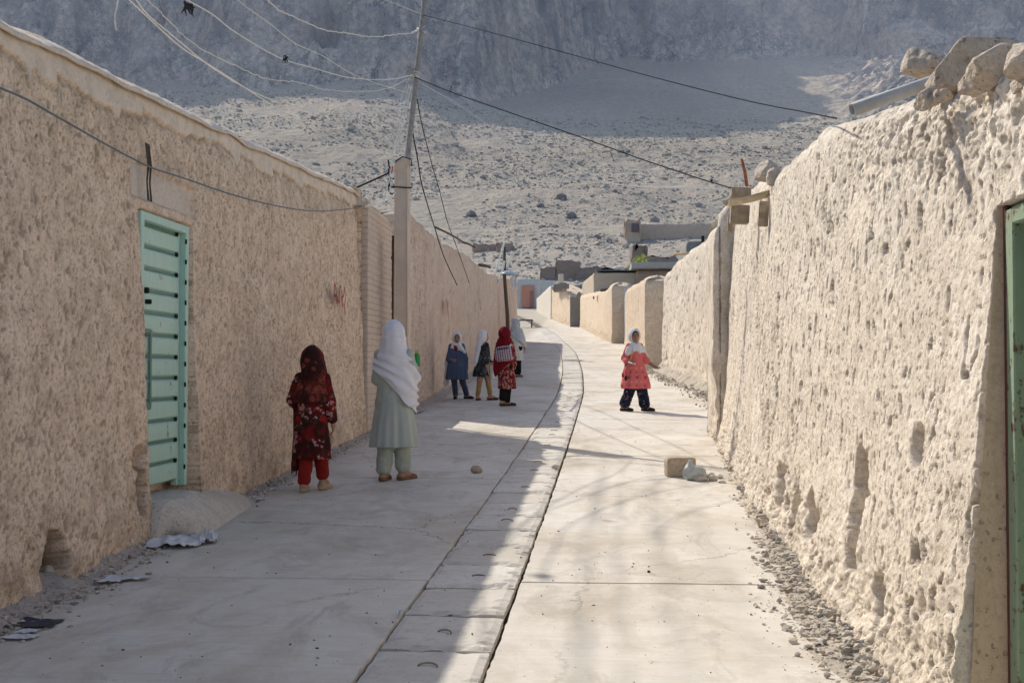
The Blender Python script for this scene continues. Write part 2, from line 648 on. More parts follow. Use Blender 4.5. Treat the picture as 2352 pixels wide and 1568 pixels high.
# boulders and scrub strewn over the hillside: nobody could count them
def strew():
    v1, f1 = ico(1)
    f1 = np.array(f1)
    N = 46000
    r = np.random.default_rng(21)
    Y = 120 + (600 - 120) * r.random(N) ** .8
    az = r.uniform(math.radians(-24), math.radians(20), N)
    X = np.tan(az) * Y
    keep = perlin(X / 30, Y / 30, 0 * X + 1.5) + .45 * perlin(X / 9, Y / 9, 0 * X) > -.22 + .5 * (r.random(N) - .5)
    X, Y = X[keep], Y[keep]
    Z = terrain_z(X, Y)
    N = len(X)
    s = .12 + .30 * r.random(N) ** 3 + (r.random(N) > .985) * r.uniform(.2, .55, N)
    s *= (.55 + Y / 420)
    B = np.repeat(v1[None], N, 0) * (1 + .25 * r.normal(size=(N, len(v1), 1)))
    B = B * (s[:, None, None] * np.stack([r.uniform(.7, 1.4, N), r.uniform(.7, 1.3, N), r.uniform(.5, 1.0, N)], -1)[:, None, :])
    B = B + np.stack([X, Y, Z + s * .15], -1)[:, None, :]
    F = (f1[None] + (np.arange(N) * len(v1))[:, None, None]).reshape(-1, 3)
    ta = NT('hill_boulders', .95, .05)
    q = ta.pos()
    rnd = ta.n('ShaderNodeNewGeometry').outputs['Random Per Island']
    c = ta.ramp(rnd, [(0., (.26, .255, .25)), (.35, (.37, .35, .33)), (.7, (.54, .49, .44)), (1., (.70, .63, .55))])
    o = mesh_obj('boulders', B.reshape(-1, 3), F, ta.done(ta.mix(.3, c, ta.noise(q, 1.5, 4, .6, out='Color'), 'OVERLAY')))
    o['kind'] = 'stuff'
    o['label'] = 'grey boulders and low scrub strewn over the sunlit scree slope'


strew()

# ------------------------------------------------------------------ street
DC = lerp_tab([(0, -.86), (4.7, -.72), (9, -.615), (14.7, -.505), (24, -.36), (32, -.42), (41, -.70), (55, -1.75), (75, -3.7), (100, -7.0), (130, -12)])
DHW = 0.262  # half width of the cover strip


def dcs(y):
    return (DC(y - 2.) + DC(y - 1.) + DC(y) + DC(y + 1.) + DC(y + 2.)) / 5


def road_mat():
    t = NT('dusty_concrete', .93, .12)
    q = t.pos()
    x, y, z = t.sep(q)
    n1 = t.noise(q, .55, 6, .62)
    n2 = t.noise(q, 5.5, 6, .65)
    n3 = t.noise(q, 60, 4, .7)
    c = t.mix(t.ramp(n1, [(.3, 0.), (.7, 1.)]), (.63, .58, .51), (.75, .71, .645))
    c = t.mix(t.math('MULTIPLY', t.ramp(n2, [(.36, 1.), (.56, 0.)]), .22), c, (.48, .42, .34))
    c = t.mix(t.math('MULTIPLY', t.ramp(n3, [(.3, 1.), (.42, 0.)]), .3), c, (.34, .31, .27))
    # transverse brushing
    br = t.noise(t.pos((1.2, 55, 1)), 1.0, 3, .6)
    c = t.mix(t.math('MULTIPLY', t.ramp(br, [(.35, 1.), (.6, 0.)]), .16), c, (.40, .37, .33))
    # dirt along the right and left wall
    dirt = t.math('ADD', t.ramp(t.math('ADD', x, t.math('MULTIPLY', n2, .5)), [(.95, 0.), (1.45, 1.)]), 0.)
    dl = t.ramp(t.math('ADD', t.math('MULTIPLY', x, -.1), t.math('MULTIPLY', n2, .05)), [(.285, 0.), (.33, 1.)])
    c = t.mix(t.math('MULTIPLY', t.math('MAXIMUM', dl, 0.), .6), c, (.36, .32, .27))
    # blotches of tracked earth, damp stains, hairline cracks
    st = t.noise(t.pos((1, .7, 1)), 1.15, 7, .68, .4)
    c = t.mix(t.math('MULTIPLY', t.ramp(st, [(.47, 0.), (.66, 1.)]), .60), c, (.45, .375, .285))
    st2 = t.noise(t.pos((1, .6, 1)), 2.7, 6, .7, .8)
    c = t.mix(t.math('MULTIPLY', t.ramp(st2, [(.53, 0.), (.64, 1.)]), .45), c, (.39, .36, .32))
    st3 = t.noise(t.pos((1, .8, 1)), 7., 6, .75, .5)
    c = t.mix(t.math('MULTIPLY', t.ramp(st3, [(.55, 0.), (.68, 1.)]), .35), c, (.74, .70, .63))
    cq = t.n('ShaderNodeVectorMath', operation='ADD'); t.l(q, cq.inputs[0])
    cs_ = t.n('ShaderNodeVectorMath', operation='SCALE'); t.l(t.noise(q, 2.2, 6, .7, out='Color'), cs_.inputs[0]); cs_.inputs['Scale'].default_value = .55
    t.l(cs_.outputs[0], cq.inputs[1])
    ce = t.voro(cq.outputs[0], .42, 'DISTANCE_TO_EDGE')
    c = t.mix(t.math('MULTIPLY', t.ramp(ce, [(.0015, 1.), (.006, 0.)]), t.ramp(n1, [(.42, .75), (.56, .0)])), c, (.22, .195, .165))
    # soft dark curved bands that follow the bend of the street
    for k, (x0, x1, w_, s_) in enumerate(((-.05, .32, .055, .60), (.42, .85, .065, .50), (.16, .50, .04, .40), (.78, 1.05, .07, .34), (-.02, 1.5, .04, .26))):
        # x = x0 + (x1-x0)*(y-5)/9, bending
        u = t.math('DIVIDE', t.math('SUBTRACT', y, 4.5), 10.0)
        cx = t.math('ADD', x0, t.math('MULTIPLY', t.math('POWER', t.math('MAXIMUM', u, 0.), 1.7), x1 - x0))
        d = t.math('ABSOLUTE', t.math('SUBTRACT', x, t.math('ADD', cx, t.math('MULTIPLY', t.math('SUBTRACT', t.noise(t.pos((0, 1, 0)), .7, 2), .5), .12))))
        m = t.ramp(t.math('DIVIDE', d, w_ * 2), [(.10, 1.), (.9, 0.)])
        fade = t.ramp(t.noise(t.pos((.5, 1, 1)), 1.1 + .3 * k, 3, .6), [(.35, .15), (.65, 1.)])
        endf = t.ramp(u, [(.0, .75), (.5, 1.0), (.85, .3), (1., 0.)])
        c = t.mix(t.math('MULTIPLY', t.math('MULTIPLY', m, fade), t.math('MULTIPLY', endf, s_)), c, (.30, .29, .27))
    # scattered dark specks
    sp = t.voro(q, 9, 'F1')
    rs = t.voro(q, 9, 'F1', 'Color')
    c = t.mix(t.math('MULTIPLY', t.ramp(sp, [(.035, 1.), (.06, 0.)]), t.ramp(rs, [(.5, 0.), (.6, .8)])), c, (.16, .13, .10))
    h = t.math('ADD', t.math('MULTIPLY', n2, .6), t.math('ADD', t.math('MULTIPLY', n3, .35), t.math('MULTIPLY', br, .35)))
    return t.done(c, t.bump(h, .006, .6))


ROAD = road_mat()
JOINTS_L = [6.62, 10.95, 15.1, 19.3, 23.5, 27.8, 32.0, 36.2, 40.5]
JOINTS_R = [6.60, 12.9, 17.7, 21.9, 26.0, 30.3, 34.5, 38.8]


def road_sheet(name, xa, xb, joints, ncol):
    Y = [1.2]
    while Y[-1] < 128:
        Y.append(Y[-1] + max(.05, .012 * Y[-1]))
    for j in joints:
        Y += [j - .014, j - .009, j + .009, j + .014]
    Y = np.array(sorted(Y))
    u = np.linspace(0, 1, ncol)
    YY, UU = np.meshgrid(Y, u, indexing='ij')
    A = xa(YY); B = xb(YY)
    XX = A + (B - A) * UU
    edge_wob = .012 * fbm(YY * 3, 0 * YY + 3, 0 * YY, 3) + .010 * perlin(YY * 14, 0 * YY, 0 * YY)
    inner = (UU == 1) if name.endswith('west') else (UU == 0)
    XX = XX + np.where(inner, edge_wob, 0)
    ZZ = G(YY) + .010 * fbm(XX * .8, YY * .8, 0 * XX, 3) + .0025 * fbm(XX * 7, YY * 7, 0 * XX, 2)
    for j in joints:
        ZZ = ZZ - .012 * (np.abs(YY - j) < .0095)
    # crown falls a touch toward the drain
    n, m = YY.shape
    V = np.stack([XX, YY, ZZ], -1)
    # lip that drops into the drain
    iu = m - 1 if name.endswith('west') else 0
    lip = V[:, iu].copy(); lip[:, 2] -= .16
    V = np.concatenate([V.reshape(-1, 3), lip])
    i, j = np.meshgrid(np.arange(n - 1), np.arange(m - 1), indexing='ij')
    a = (i * m + j).ravel()
    F = np.stack([a, a + 1, a + m + 1, a + m], 1)
    k = np.arange(n - 1)
    lipF = np.stack([k * m + iu, n * m + k, n * m + k + 1, (k + 1) * m + iu], 1)
    if iu == 0:
        lipF = lipF[:, ::-1]
    else:
        lipF = lipF
    return V, np.concatenate([F, lipF])


gapL = lerp_tab([(0, .008), (5, .009), (9, .006), (14, .012), (30, .018), (130, .02)])
gapR = lerp_tab([(0, .024), (5, .026), (8, .022), (12, .026), (20, .026), (130, .02)])
V1, F1 = road_sheet('west', lambda y: -4.2 + 0 * y - 14 * sstep(y, 49.5, 56), lambda y: dcs(y) - DHW - gapL(y), JOINTS_L, 26)
V2, F2 = road_sheet('east', lambda y: dcs(y) + DHW + gapR(y), lambda y: 4.2 + 0 * y, JOINTS_R, 30)
road = mesh_obj('road', np.concatenate([V1, V2]), np.concatenate([F1, F2 + len(V1)]), ROAD, smooth=False)
road['kind'] = 'structure'
# drain bed under the covers
yy = np.linspace(1.2, 128, 300)
bed = np.concatenate([np.stack([dcs(yy) - .45, yy, G(yy) - .06], 1), np.stack([dcs(yy) + .45, yy, G(yy) - .12], 1)])
k = np.arange(299)
drain_bed = mesh_obj('drain_channel', bed, np.stack([k, 300 + k, 301 + k, k + 1], 1), plain_mat('drain_dirt', (.13, .11, .09), .5, 8))
drain_bed['kind'] = 'structure'

# ------------------------------------------------------------------ drain covers
ORD = ['first', 'second', 'third', 'fourth', 'fifth', 'sixth', 'seventh', 'eighth', 'ninth', 'tenth', 'eleventh', 'twelfth', 'thirteenth', 'fourteenth', 'fifteenth', 'sixteenth', 'seventeenth', 'eighteenth', 'nineteenth', 'twentieth']


def cover_mat():
    t = NT('cover_concrete', .93, .12)
    q = t.pos()
    n1 = t.noise(q, 2.2, 5, .6); n2 = t.noise(q, 16, 5, .7); n3 = t.noise(q, 90, 3, .7)
    rnd = t.n('ShaderNodeObjectInfo').outputs['Random']
    c = t.mix(rnd, (.60, .555, .49), (.74, .70, .64))
    c = t.mix(t.math('MULTIPLY', t.ramp(n1, [(.35, 1.), (.6, 0.)]), .35), c, (.42, .38, .32))
    c = t.mix(t.math('MULTIPLY', t.ramp(n2, [(.33, 1.), (.5, 0.)]), .35), c, (.33, .30, .26))
    h = t.math('ADD', n2, t.math('MULTIPLY', n3, .4))
    return t.done(c, t.bump(h, .006, .7))


COVER = cover_mat()
REBAR = plain_mat('rebar', (.30, .25, .20), .3, 40, .8)


def slab_mesh(seed):
    nx, ny = 14, 16
    W, L, T = .520, .592, .05
    x = np.linspace(-W / 2, W / 2, nx); y = np.linspace(-L / 2, L / 2, ny)
    XX, YY = np.meshgrid(x, y, indexing='ij')
    ex = np.minimum(W / 2 - np.abs(XX), L / 2 - np.abs(YY))
    ZZ = -.012 * (ex < .012) + .005 * fbm(XX * 6 + seed, YY * 6, 0 * XX, 3) - .012 * np.maximum(0, fbm(XX * 9 + seed * 3, YY * 9, 0 * XX + 2, 2) - .1) * (ex < .07) * 4
    wob = .010 * perlin(XX * 12 + seed * 5, YY * 12, 0 * XX)
    XX = XX + np.where(np.abs(XX) > W / 2 - 1e-6, -np.sign(XX) * np.abs(wob), 0)
    YY = YY + np.where(np.abs(YY) > L / 2 - 1e-6, -np.sign(YY) * np.abs(wob), 0)
    V = np.stack([XX, YY, ZZ], -1).reshape(-1, 3)
    F = []
    idx = lambda a, b: a * ny + b
    for a in range(nx - 1):
        for b in range(ny - 1):
            F.append((idx(a, b), idx(a + 1, b), idx(a + 1, b + 1), idx(a, b + 1)))
    ring = [idx(a, 0) for a in range(nx)] + [idx(nx - 1, b) for b in range(1, ny)] + [idx(a, ny - 1) for a in range(nx - 2, -1, -1)] + [idx(0, b) for b in range(ny - 2, 0, -1)]
    n0 = len(V)
    low = V[ring].copy(); low[:, 2] = -T
    V = np.concatenate([V, low])
    R = len(ring)
    for k in range(R):
        F.append((ring[k], n0 + k, n0 + (k + 1) % R, ring[(k + 1) % R]))
    F.append(tuple(n0 + k for k in range(R))[::-1])
    return V, F


def handle_pts(ox, oy, r=.062, lean=.5, rot=0.0):
    out = []
    for k in range(9):
        a = math.pi * k / 8
        x = r * math.cos(a); h = r * .62 * math.sin(a)
        y = h * math.cos(lean); z = h * math.sin(lean)
        out.append(Vector((ox + x * math.cos(rot) - y * math.sin(rot), oy + x * math.sin(rot) + y * math.cos(rot), z + .002)))
    return out


protos = []
for s in range(4):
    V, F = slab_mesh(s * 2.7 + 1)
    th = mesh_obj('drain_cover', V, F, COVER, local=True)
    hb = MB().tube(handle_pts(random.uniform(.0, .06), random.uniform(-.06, .06), random.uniform(.03, .045), random.uniform(.1, .5), random.uniform(-.5, .5)), .0042, 6)
    ho = hb.obj('lifting_handle', REBAR, th, True, local=True)
    protos.append((th, ho))
used = [False] * 4
SLAB0, SLAB_STEP = 4.645 - .605, .605
for i in range(100):
    y = SLAB0 + SLAB_STEP * (i + .5)
    k = (i * 7 + (i // 3)) % 4
    th, ho = protos[k]
    if used[k]:
        o = th.copy(); COL.objects.link(o)
        if i < 34 and (i * 37 % 11) > 3:
            h2 = ho.copy(); COL.objects.link(h2); h2.parent = o
    else:
        o = th; used[k] = True
    o.location = (float(dcs(y)), y, float(G(y)) + random.uniform(-.004, .010))
    o.rotation_euler = (math.atan(float(G(y + .5) - G(y - .5))) + random.uniform(-.016, .016), random.uniform(-.02, .02), -math.atan(float(dcs(y + .5) - dcs(y - .5))) + random.uniform(-.018, .018))
    if i == 0:
        lab = 'concrete drain cover just below the bottom edge of the photo'
    elif i <= 20:
        lab = 'concrete drain cover of the street strip, %s counting up the street from the bottom edge' % ORD[i - 1]
    elif i < 60:
        lab = 'distant concrete drain cover in the strip beside and beyond the girl in coral'
    else:
        lab = 'far pale drain cover where the strip bends away past the long shaded wall'
    tag(o, lab, 'drain cover', 'concrete drain covers down the street')


# ------------------------------------------------------------------ dust haze hanging in the valley between the village and the mountain
hzv = bpy.data.materials.new('valley_haze')
hzv.use_nodes = True
ht = hzv.node_tree
ht.nodes.clear()
ho_ = ht.nodes.new('ShaderNodeOutputMaterial')
hs = ht.nodes.new('ShaderNodeVolumeScatter')
hs.inputs['Color'].default_value = (.62, .72, 1.0, 1)
hs.inputs['Density'].default_value = .00056
hs.inputs['Anisotropy'].default_value = .35
ht.links.new(hs.outputs[0], ho_.inputs['Volume'])
hb_ = MB().box((0, 965, 330), (1900, 1070, 800))
hzo = hb_.obj('haze', hzv)
hzo['kind'] = 'stuff'
hzo['label'] = 'bluish dust haze in front of the mountain'
SC.cycles.volume_bounces = 1
# ------------------------------------------------------------------ mud
MUD_S = mud_mat('mud_shade', (.82, .62, .455), (.37, .26, .175), (.87, .685, .525), .4, .008, fresh=(.80, .69, .585))
MUD_L = mud_mat('mud_sunny', (.78, .685, .57), (.44, .36, .275), (.83, .745, .64), .45, .008)
MUD_F = mud_mat('mud_far', (.76, .615, .47), (.56, .43, .31), (.80, .675, .535), .2, .02, fine=.6)
MUD_P = mud_mat('mud_pink', (.46, .36, .30), (.34, .26, .21), (.52, .42, .36), .2, .02, fine=.6)
COPING = mud_mat('coping_mud', (.78, .67, .565), (.56, .46, .37), (.83, .73, .63), .12, .006)
RUIN = mud_mat('ruin_mud', (.36, .28, .24), (.25, .19, .16), (.43, .34, .29), .1, .05, fine=.3)


def round_poly(corners, r, step):
    """closed outline with rounded corners, sampled; step(p) gives the spacing near p. returns points and outward normals"""
    n = len(corners)
    pts = []
    for i in range(n):
        p0 = np.array(corners[i - 1], float); p1 = np.array(corners[i], float); p2 = np.array(corners[(i + 1) % n], float)
        a = (p0 - p1) / np.linalg.norm(p0 - p1); b = (p2 - p1) / np.linalg.norm(p2 - p1)
        rr = min(r, np.linalg.norm(p0 - p1) * .45, np.linalg.norm(p2 - p1) * .45)
        s, e = p1 + a * rr, p1 + b * rr
        for k in range(7):
            t = k / 6
            pts.append((1 - t) ** 2 * s + 2 * t * (1 - t) * p1 + t * t * e)
    out = []
    for i in range(len(pts)):
        a, b = pts[i], pts[(i + 1) % len(pts)]
        L = np.linalg.norm(b - a)
        t = 0.0
        while t < L - 1e-6:
            p = a + (b - a) * (t / L)
            out.append(p)
            t += step(p)
    P = np.array(out)
    T = np.roll(P, -1, 0) - np.roll(P, 1, 0)
    T /= np.linalg.norm(T, axis=1)[:, None] + 1e-9
    area = np.sum(P[:, 0] * np.roll(P[:, 1], -1) - np.roll(P[:, 0], -1) * P[:, 1])
    N = np.stack([T[:, 1], -T[:, 0]], 1) * (1 if area > 0 else -1)
    return P, N


def mud_block(name, corners, spine, top, mat, rows=60, step=None, disp=None, batter=0.04, base=None, r=.06, parent=None, sink=.25, topround=.10, caprows=5, wob=.04):
    """an earth wall on a closed outline: rough sides, rounded top drawn in to a spine line.
    top(x, y) -> absolute height; disp(x, y, z, h) -> (outward offset, cav)"""
    step = step or (lambda p: .1)
    base = base or (lambda x, y: G(y) - sink)
    P, N = round_poly(corners, r, step)
    m = len(P)
    S0, S1 = np.array(spine[0], float), np.array(spine[1], float)
    d = S1 - S0
    tt = np.clip(((P - S0) @ d) / (d @ d + 1e-9), 0, 1)
    C = S0 + tt[:, None] * d
    zb = base(P[:, 0], P[:, 1]); zt = top(P[:, 0], P[:, 1]) + wob * fbm(P[:, 0] * 1.3, P[:, 1] * 1.3, 0 * P[:, 0], 4)
    v = np.linspace(0, 1, rows)
    Z = zb[None] + (zt - zb)[None] * v[:, None]
    h = Z - G(P[:, 1])[None]
    inset = batter * np.maximum(h, 0)
    # rounding at the top edge
    q = np.clip((Z - (zt[None] - topround)) / topround, 0, 1)
    inset = inset + topround * .6 * (1 - np.sqrt(np.maximum(0, 1 - q ** 2)))
    X = P[None, :, 0] - N[None, :, 0] * inset
    Y = P[None, :, 1] - N[None, :, 1] * inset
    if disp is not None:
        o, cav = disp(X, Y, Z, h)
        X = X + N[None, :, 0] * o; Y = Y + N[None, :, 1] * o
    else:
        o = .02 * fbm(X * 3, Y * 3, Z * 3, 4); cav = np.clip(-o * 30, 0, 1)
        X = X + N[None, :, 0] * o; Y = Y + N[None, :, 1] * o
    V = [np.stack([X, Y, Z], -1).reshape(-1, 3)]
    CV = [np.broadcast_to(cav, X.shape).reshape(-1)]
    tops = np.stack([X[-1], Y[-1]], -1)
    for k in range(1, caprows + 1):
        t = k / caprows
        xy = tops * (1 - t) + C * t
        z = zt + .05 * math.sin(t * math.pi / 2) + .03 * fbm(xy[:, 0] * 3, xy[:, 1] * 3, 0 * xy[:, 0] + 4, 3)
        V.append(np.concatenate([xy, z[:, None]], 1)); CV.append(np.zeros(m))
    V = np.concatenate(V); CV = np.concatenate(CV)
    R = rows + caprows
    i, j = np.meshgrid(np.arange(R - 1), np.arange(m), indexing='ij')
    a = (i * m + j).ravel(); b = (i * m + (j + 1) % m).ravel()
    F = np.stack([a, b, b + m, a + m], 1)
    area = np.sum(P[:, 0] * np.roll(P[:, 1], -1) - np.roll(P[:, 0], -1) * P[:, 1])
    if area < 0:
        F = F[:, ::-1]
    ob = mesh_obj(name, V, F, mat, parent, smooth=True)
    if len(ob.data.vertices) == len(CV):
        at_ = ob.data.attributes.new('cav', 'FLOAT', 'POINT')
        at_.data.foreach_set('value', CV.astype(np.float32))
    return ob


def near_step(k, lo, visible):
    """spacing that grows with distance on visible sides, coarse elsewhere"""
    def f(p):
        if not visible(p):
            return .35
        return max(lo, k * p[1])
    return f


# ------------------------------------------------------------------ west side: long shaded house wall with the green door
WX = -3.02
LTOP = lerp_tab([(-2, 3.2), (0, 3.25), (6, 3.43), (10, 3.65), (15, 3.97), (15.6, 3.96), (17.7, 3.88)])
BAT = .040
# check against the picture: the top line runs from (0,30) to (830,470)
DOOR_Y0, DOOR_Y1 = 7.68, 8.67
door_sill = float(G(8.3)) + .27
door_head = door_sill + 2.02


def rect_mask(y, z, y0, y1, z0, z1, soft):
    a = sstep(y, y0 - soft, y0 + soft) * (1 - sstep(y, y1 - soft, y1 + soft))
    b = sstep(z, z0 - soft, z0 + soft) * (1 - sstep(z, z1 - soft, z1 + soft))
    return a * b


def blob(y, z, cy, cz, ry, rz):
    q = np.sqrt(((y - cy) / ry) ** 2 + ((z - cz) / rz) ** 2) + .25 * perlin(y * 9, z * 9, 0 * y + cy)
    return 1 - sstep(q, .72, 1.02)


def lip_low(Y):
    sh = Y.shape; Y = Y.ravel(); n = len(Y)
    low = .13 + .085 * fbm(Y * 1.1, 0 * Y, 0 * Y + 1, 4) + .05 * fbm(Y * 4, 0 * Y, 0 * Y + 5, 4)
    runs = np.zeros(n)
    for c_, l_, w_ in ((5.1, .22, .03), (6.15, .30, .025), (7.35, .24, .05), (9.2, .3, .03), (9.9, .26, .06), (11.4, .22, .04), (13.1, .30, .03), (14.3, .2, .04), (14.9, .34, .03)):
        runs = np.maximum(runs, l_ * np.exp(-((Y - c_) / w_) ** 2))
    saw = (Y * .9 + .6 * perlin(Y * .8, 0 * Y, 0 * Y + 3)) % 1.0
    low = np.maximum(low, .05) + runs * .3 + .13 * saw * np.clip(.5 + perlin(Y * .5, 0 * Y, 0 * Y + 12), 0, 1) + .012 * perlin(Y * 11, 0 * Y, 0 * Y)
    return low.reshape(sh)


FR = [0]


def disp_west(X, Y, Z, h):
    o = .035 * fbm(X * .7, Y * .7, Z * .7, 3) + .010 * fbm(X * 4, Y * 4, Z * 4, 3)
    dw = np.clip(.25 + 1.2 * perlin(Y * 1.3, Z * 1.2, 3.3) + .5 * perlin(Y * 4, Z * 4, 1.3), 0, 1)
    pit = .35 * sstep(perlin(Y * 26, Z * 19, X * 5), .45 - .13 * dw, .55 - .13 * dw)
    pit2 = .35 * sstep(perlin(Y * 48, Z * 36, X * 9 + 5), .42 - .12 * dw, .50 - .12 * dw)
    chip = .005 * perlin(Y * 38, Z * 38, X * 30)
    o = o - .020 * pit - .010 * pit2 + .6 * chip
    cav = np.clip(pit * 2.7 + pit2 * 2.3, 0, 1)  # pit shade painted in, since shallow relief hardly shows on this wall
    # crumbled foot of the wall
    low = (1 - sstep(h, .05, .75))
    rough = fbm(X * 5, Y * 5, Z * 6, 4)
    o = o + low * (.03 * rough + .02) - low * .05 * np.maximum(0, perlin(Y * 2.5, Z * 4, 9.0) - .1)
    cav = np.clip(cav + low * .8 * np.clip(rough * 2 + .25, 0, 1), 0, 1)
    # crack and crumbling under the ragged coping lip, its shade painted dark through cav
    ln = lip_low(Y[0])[None, :] if Y.shape[0] > 1 else lip_low(Y)
    d = (LTOP(Y) - .05 - ln) - Z
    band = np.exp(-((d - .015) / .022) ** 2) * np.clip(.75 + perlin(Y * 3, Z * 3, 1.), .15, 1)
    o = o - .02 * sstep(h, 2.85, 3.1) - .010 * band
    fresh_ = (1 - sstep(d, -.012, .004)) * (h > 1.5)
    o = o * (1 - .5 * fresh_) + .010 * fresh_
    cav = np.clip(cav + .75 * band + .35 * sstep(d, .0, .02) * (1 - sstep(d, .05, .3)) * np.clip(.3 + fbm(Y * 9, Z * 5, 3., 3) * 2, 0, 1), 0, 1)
    cav = cav * (1 - fresh_)
    # a mouse-hole drain at the foot and a broken hole beside the door jamb
    for cy, ch, ry, rz, dp in ((6.25, .10, .15, .27, .40), (7.52, .38, .10, .15, .30), (7.50, .60, .12, .09, .12), (13.0, .12, .16, .12, .16), (12.2, .18, .1, .16, .08), (18.6, .2, .2, .2, .1)):
        b = blob(Y, h, cy, ch, ry, rz)
        o = o - dp * b; cav = np.clip(cav + 1.5 * b * (dp > .15), 0, 1.6)  # deeper holes painted extra dark to stand for the shade inside
    # opening for the door
    dm = rect_mask(Y, Z, DOOR_Y0, DOOR_Y1, -5, door_head, .008)
    o = np.where(dm > 0, o * (1 - dm) - .34 * dm, o)
    # smooth lintel panel above it, a little sunk, broken along its upper edge
    e = door_head + .07
    pm = rect_mask(Y, Z + .06 * fbm(Y * 4, 0 * Y, 0 * Z, 3), DOOR_Y0 - .12, DOOR_Y1 + .13, e, e + .25, .012)
    o = o * (1 - pm) + pm * (-.035 + .003 * fbm(Y * 5, Z * 5, 0 * Z, 2)); cav = cav * (1 - pm)
    sm = rect_mask(Y, Z, DOOR_Y0 - .05, DOOR_Y1 + .05, door_head, e, .01)
    o = o * (1 - sm) + sm * .004; cav = cav * (1 - sm * .8)
    FR[0] = fresh_
    # upright erosion flutes over the panel
    fm = rect_mask(Y, Z, DOOR_Y0 - .1, DOOR_Y1 + .1, e + .24, e + .45, .05)
    o = o - fm * .03 * np.maximum(0, perlin(Y * 9, Z * 1.2, 2.))
    cav = np.clip(cav + fm * .8 * np.maximum(0, perlin(Y * 9, Z * 1.2, 2.)), 0, 1.6)
    return o, cav - FR[0]


house_w = thing('mud_house', 'long shaded mud house with a pale green steel door and pale coping', 'mud house', (WX - .3, 9, float(G(9.))))
vis_w = lambda p: p[0] > WX - .12 and p[1] > 3.0
mud_block('wall', [(WX, -3), (WX, 15.35), (WX - .6, 15.35), (WX - .6, -3)], ((WX - .3, -2.7), (WX - .3, 15.0)), lambda x, y: LTOP(y), MUD_S, rows=300, step=near_step(.0026, .016, vis_w), disp=disp_west, batter=BAT, parent=house_w, r=.05, topround=.12)


def build_coping():
    """the fresh mud skin over the wall head with its ragged lower lip"""
    Y = np.arange(-3, 15.32, .02)
    n = len(Y)
    low = .035 + .02 * fbm(Y * 2, 0 * Y, 0 * Y + 2, 3)
    zt = LTOP(Y) + .04 * fbm(np.full(n, WX) * 1.3, Y * 1.3, 0 * Y, 4)
    rows = []
    prof = [(-.66, -.30), (-.64, .0), (-.5, .015), (-.3, .02), (-.12, .008), (-.03, -.012), (.012, -.045)]
    for dx, dz in prof:
        rows.append(np.stack([WX - .04 - BAT * 3.2 + .05 + dx + .012 * fbm(Y * 3 + dx * 9, 0 * Y, 0 * Y, 3), Y, zt + dz + .025 * fbm(Y * 5, 0 * Y + dx * 7, 0 * Y, 4)], 1))
    for t in (.35, .7, .93, 1.0):
        out = .002 if t < 1 else -.008
        rows.append(np.stack([WX - BAT * 3.25 + .035 + BAT * low * t + .008 * (1 - .4 * t) + out + .01 * fbm(Y * 5, 0 * Y + t * 3, 0 * Y, 3), Y, zt - .05 - low * t], 1))
    V = np.stack(rows).reshape(-1, 3)
    R = len(rows)
    i, j = np.meshgrid(np.arange(R - 1), np.arange(n - 1), indexing='ij')
    a = (i * n + j).ravel()
    F = np.stack([a, a + 1, a + n + 1, a + n], 1)[:, ::-1]
    o = mesh_obj('coping', V, F, COPING, house_w, smooth=True)


build_coping()
# smooth grey lintel panel is part of the wall's own relief; a thin skim of cement sits in it
skim = MB()
e_ = door_head + .07
yy = np.linspace(DOOR_Y0 - .09, DOOR_Y1 + .10, 24)
lowz = e_ + .015 + 0 * yy
hiz = e_ + .22 + .03 * fbm(yy * 5, 0 * yy, 0 * yy, 3) - .05 * (yy - 8) * .3
v = [(WX - BAT * (float(z) - float(G(8.))) - .031, float(y), float(z)) for y, z in zip(yy, lowz)] + [(WX - BAT * (float(z) - float(G(8.))) - .031, float(y), float(z)) for y, z in zip(yy, hiz)]
skim.add(v, [(k, k + 1, 24 + k + 1, 24 + k) for k in range(23)])
skim.obj('lintel_panel', mud_mat('cement_skim', (.66, .55, .45), (.54, .44, .35), (.72, .60, .50), .05, .003, cav=False), house_w)

# --- green steel door
GREEN = rusty_mat('pale_green_paint', (.47, .66, .55), (.26, .21, .15), .605, 9)
GREEN2 = rusty_mat('darker_green_paint', (.12, .24, .19), (.16, .12, .09), .62, 9)
DARKGAP = plain_mat('dark_gap', (.02, .022, .02), .2)
fx = WX - .03 - BAT * 1.3    # plane of the frame front
y0, y1, z0, z1 = DOOR_Y0 + .02, DOOR_Y1 - .02, door_sill, door_head - .01
door = MB()
door.bbox((fx - .10, (y0 + y1) / 2, (z0 + z1) / 2 - .0), (.03, y1 - y0 - .16, z1 - z0 - .09), .004)
dleaf = door.obj('door', GREEN, house_w)
fr = MB()
for yy_ in (y0 + .03, y1 - .03):
    fr.bbox((fx - .06, yy_, (z0 + z1) / 2), (.10, .06, z1 - z0), .006)
fr.bbox((fx - .06, (y0 + y1) / 2, z1 - .03), (.098, y1 - y0 - .122, .06), .006)
fr.bbox((fx - .085, y1 - .082, (z0 + z1) / 2 - .03), (.05, .028, z1 - z0 - .07), .004)
fr.bbox((fx - .085, y0 + .082, (z0 + z1) / 2 - .03), (.05, .028, z1 - z0 - .07), .004)
fr.obj('door_frame', GREEN, house_w)
pn = MB(); gp = MB()
npan = 12
ph = (z1 - z0 - .11) / npan
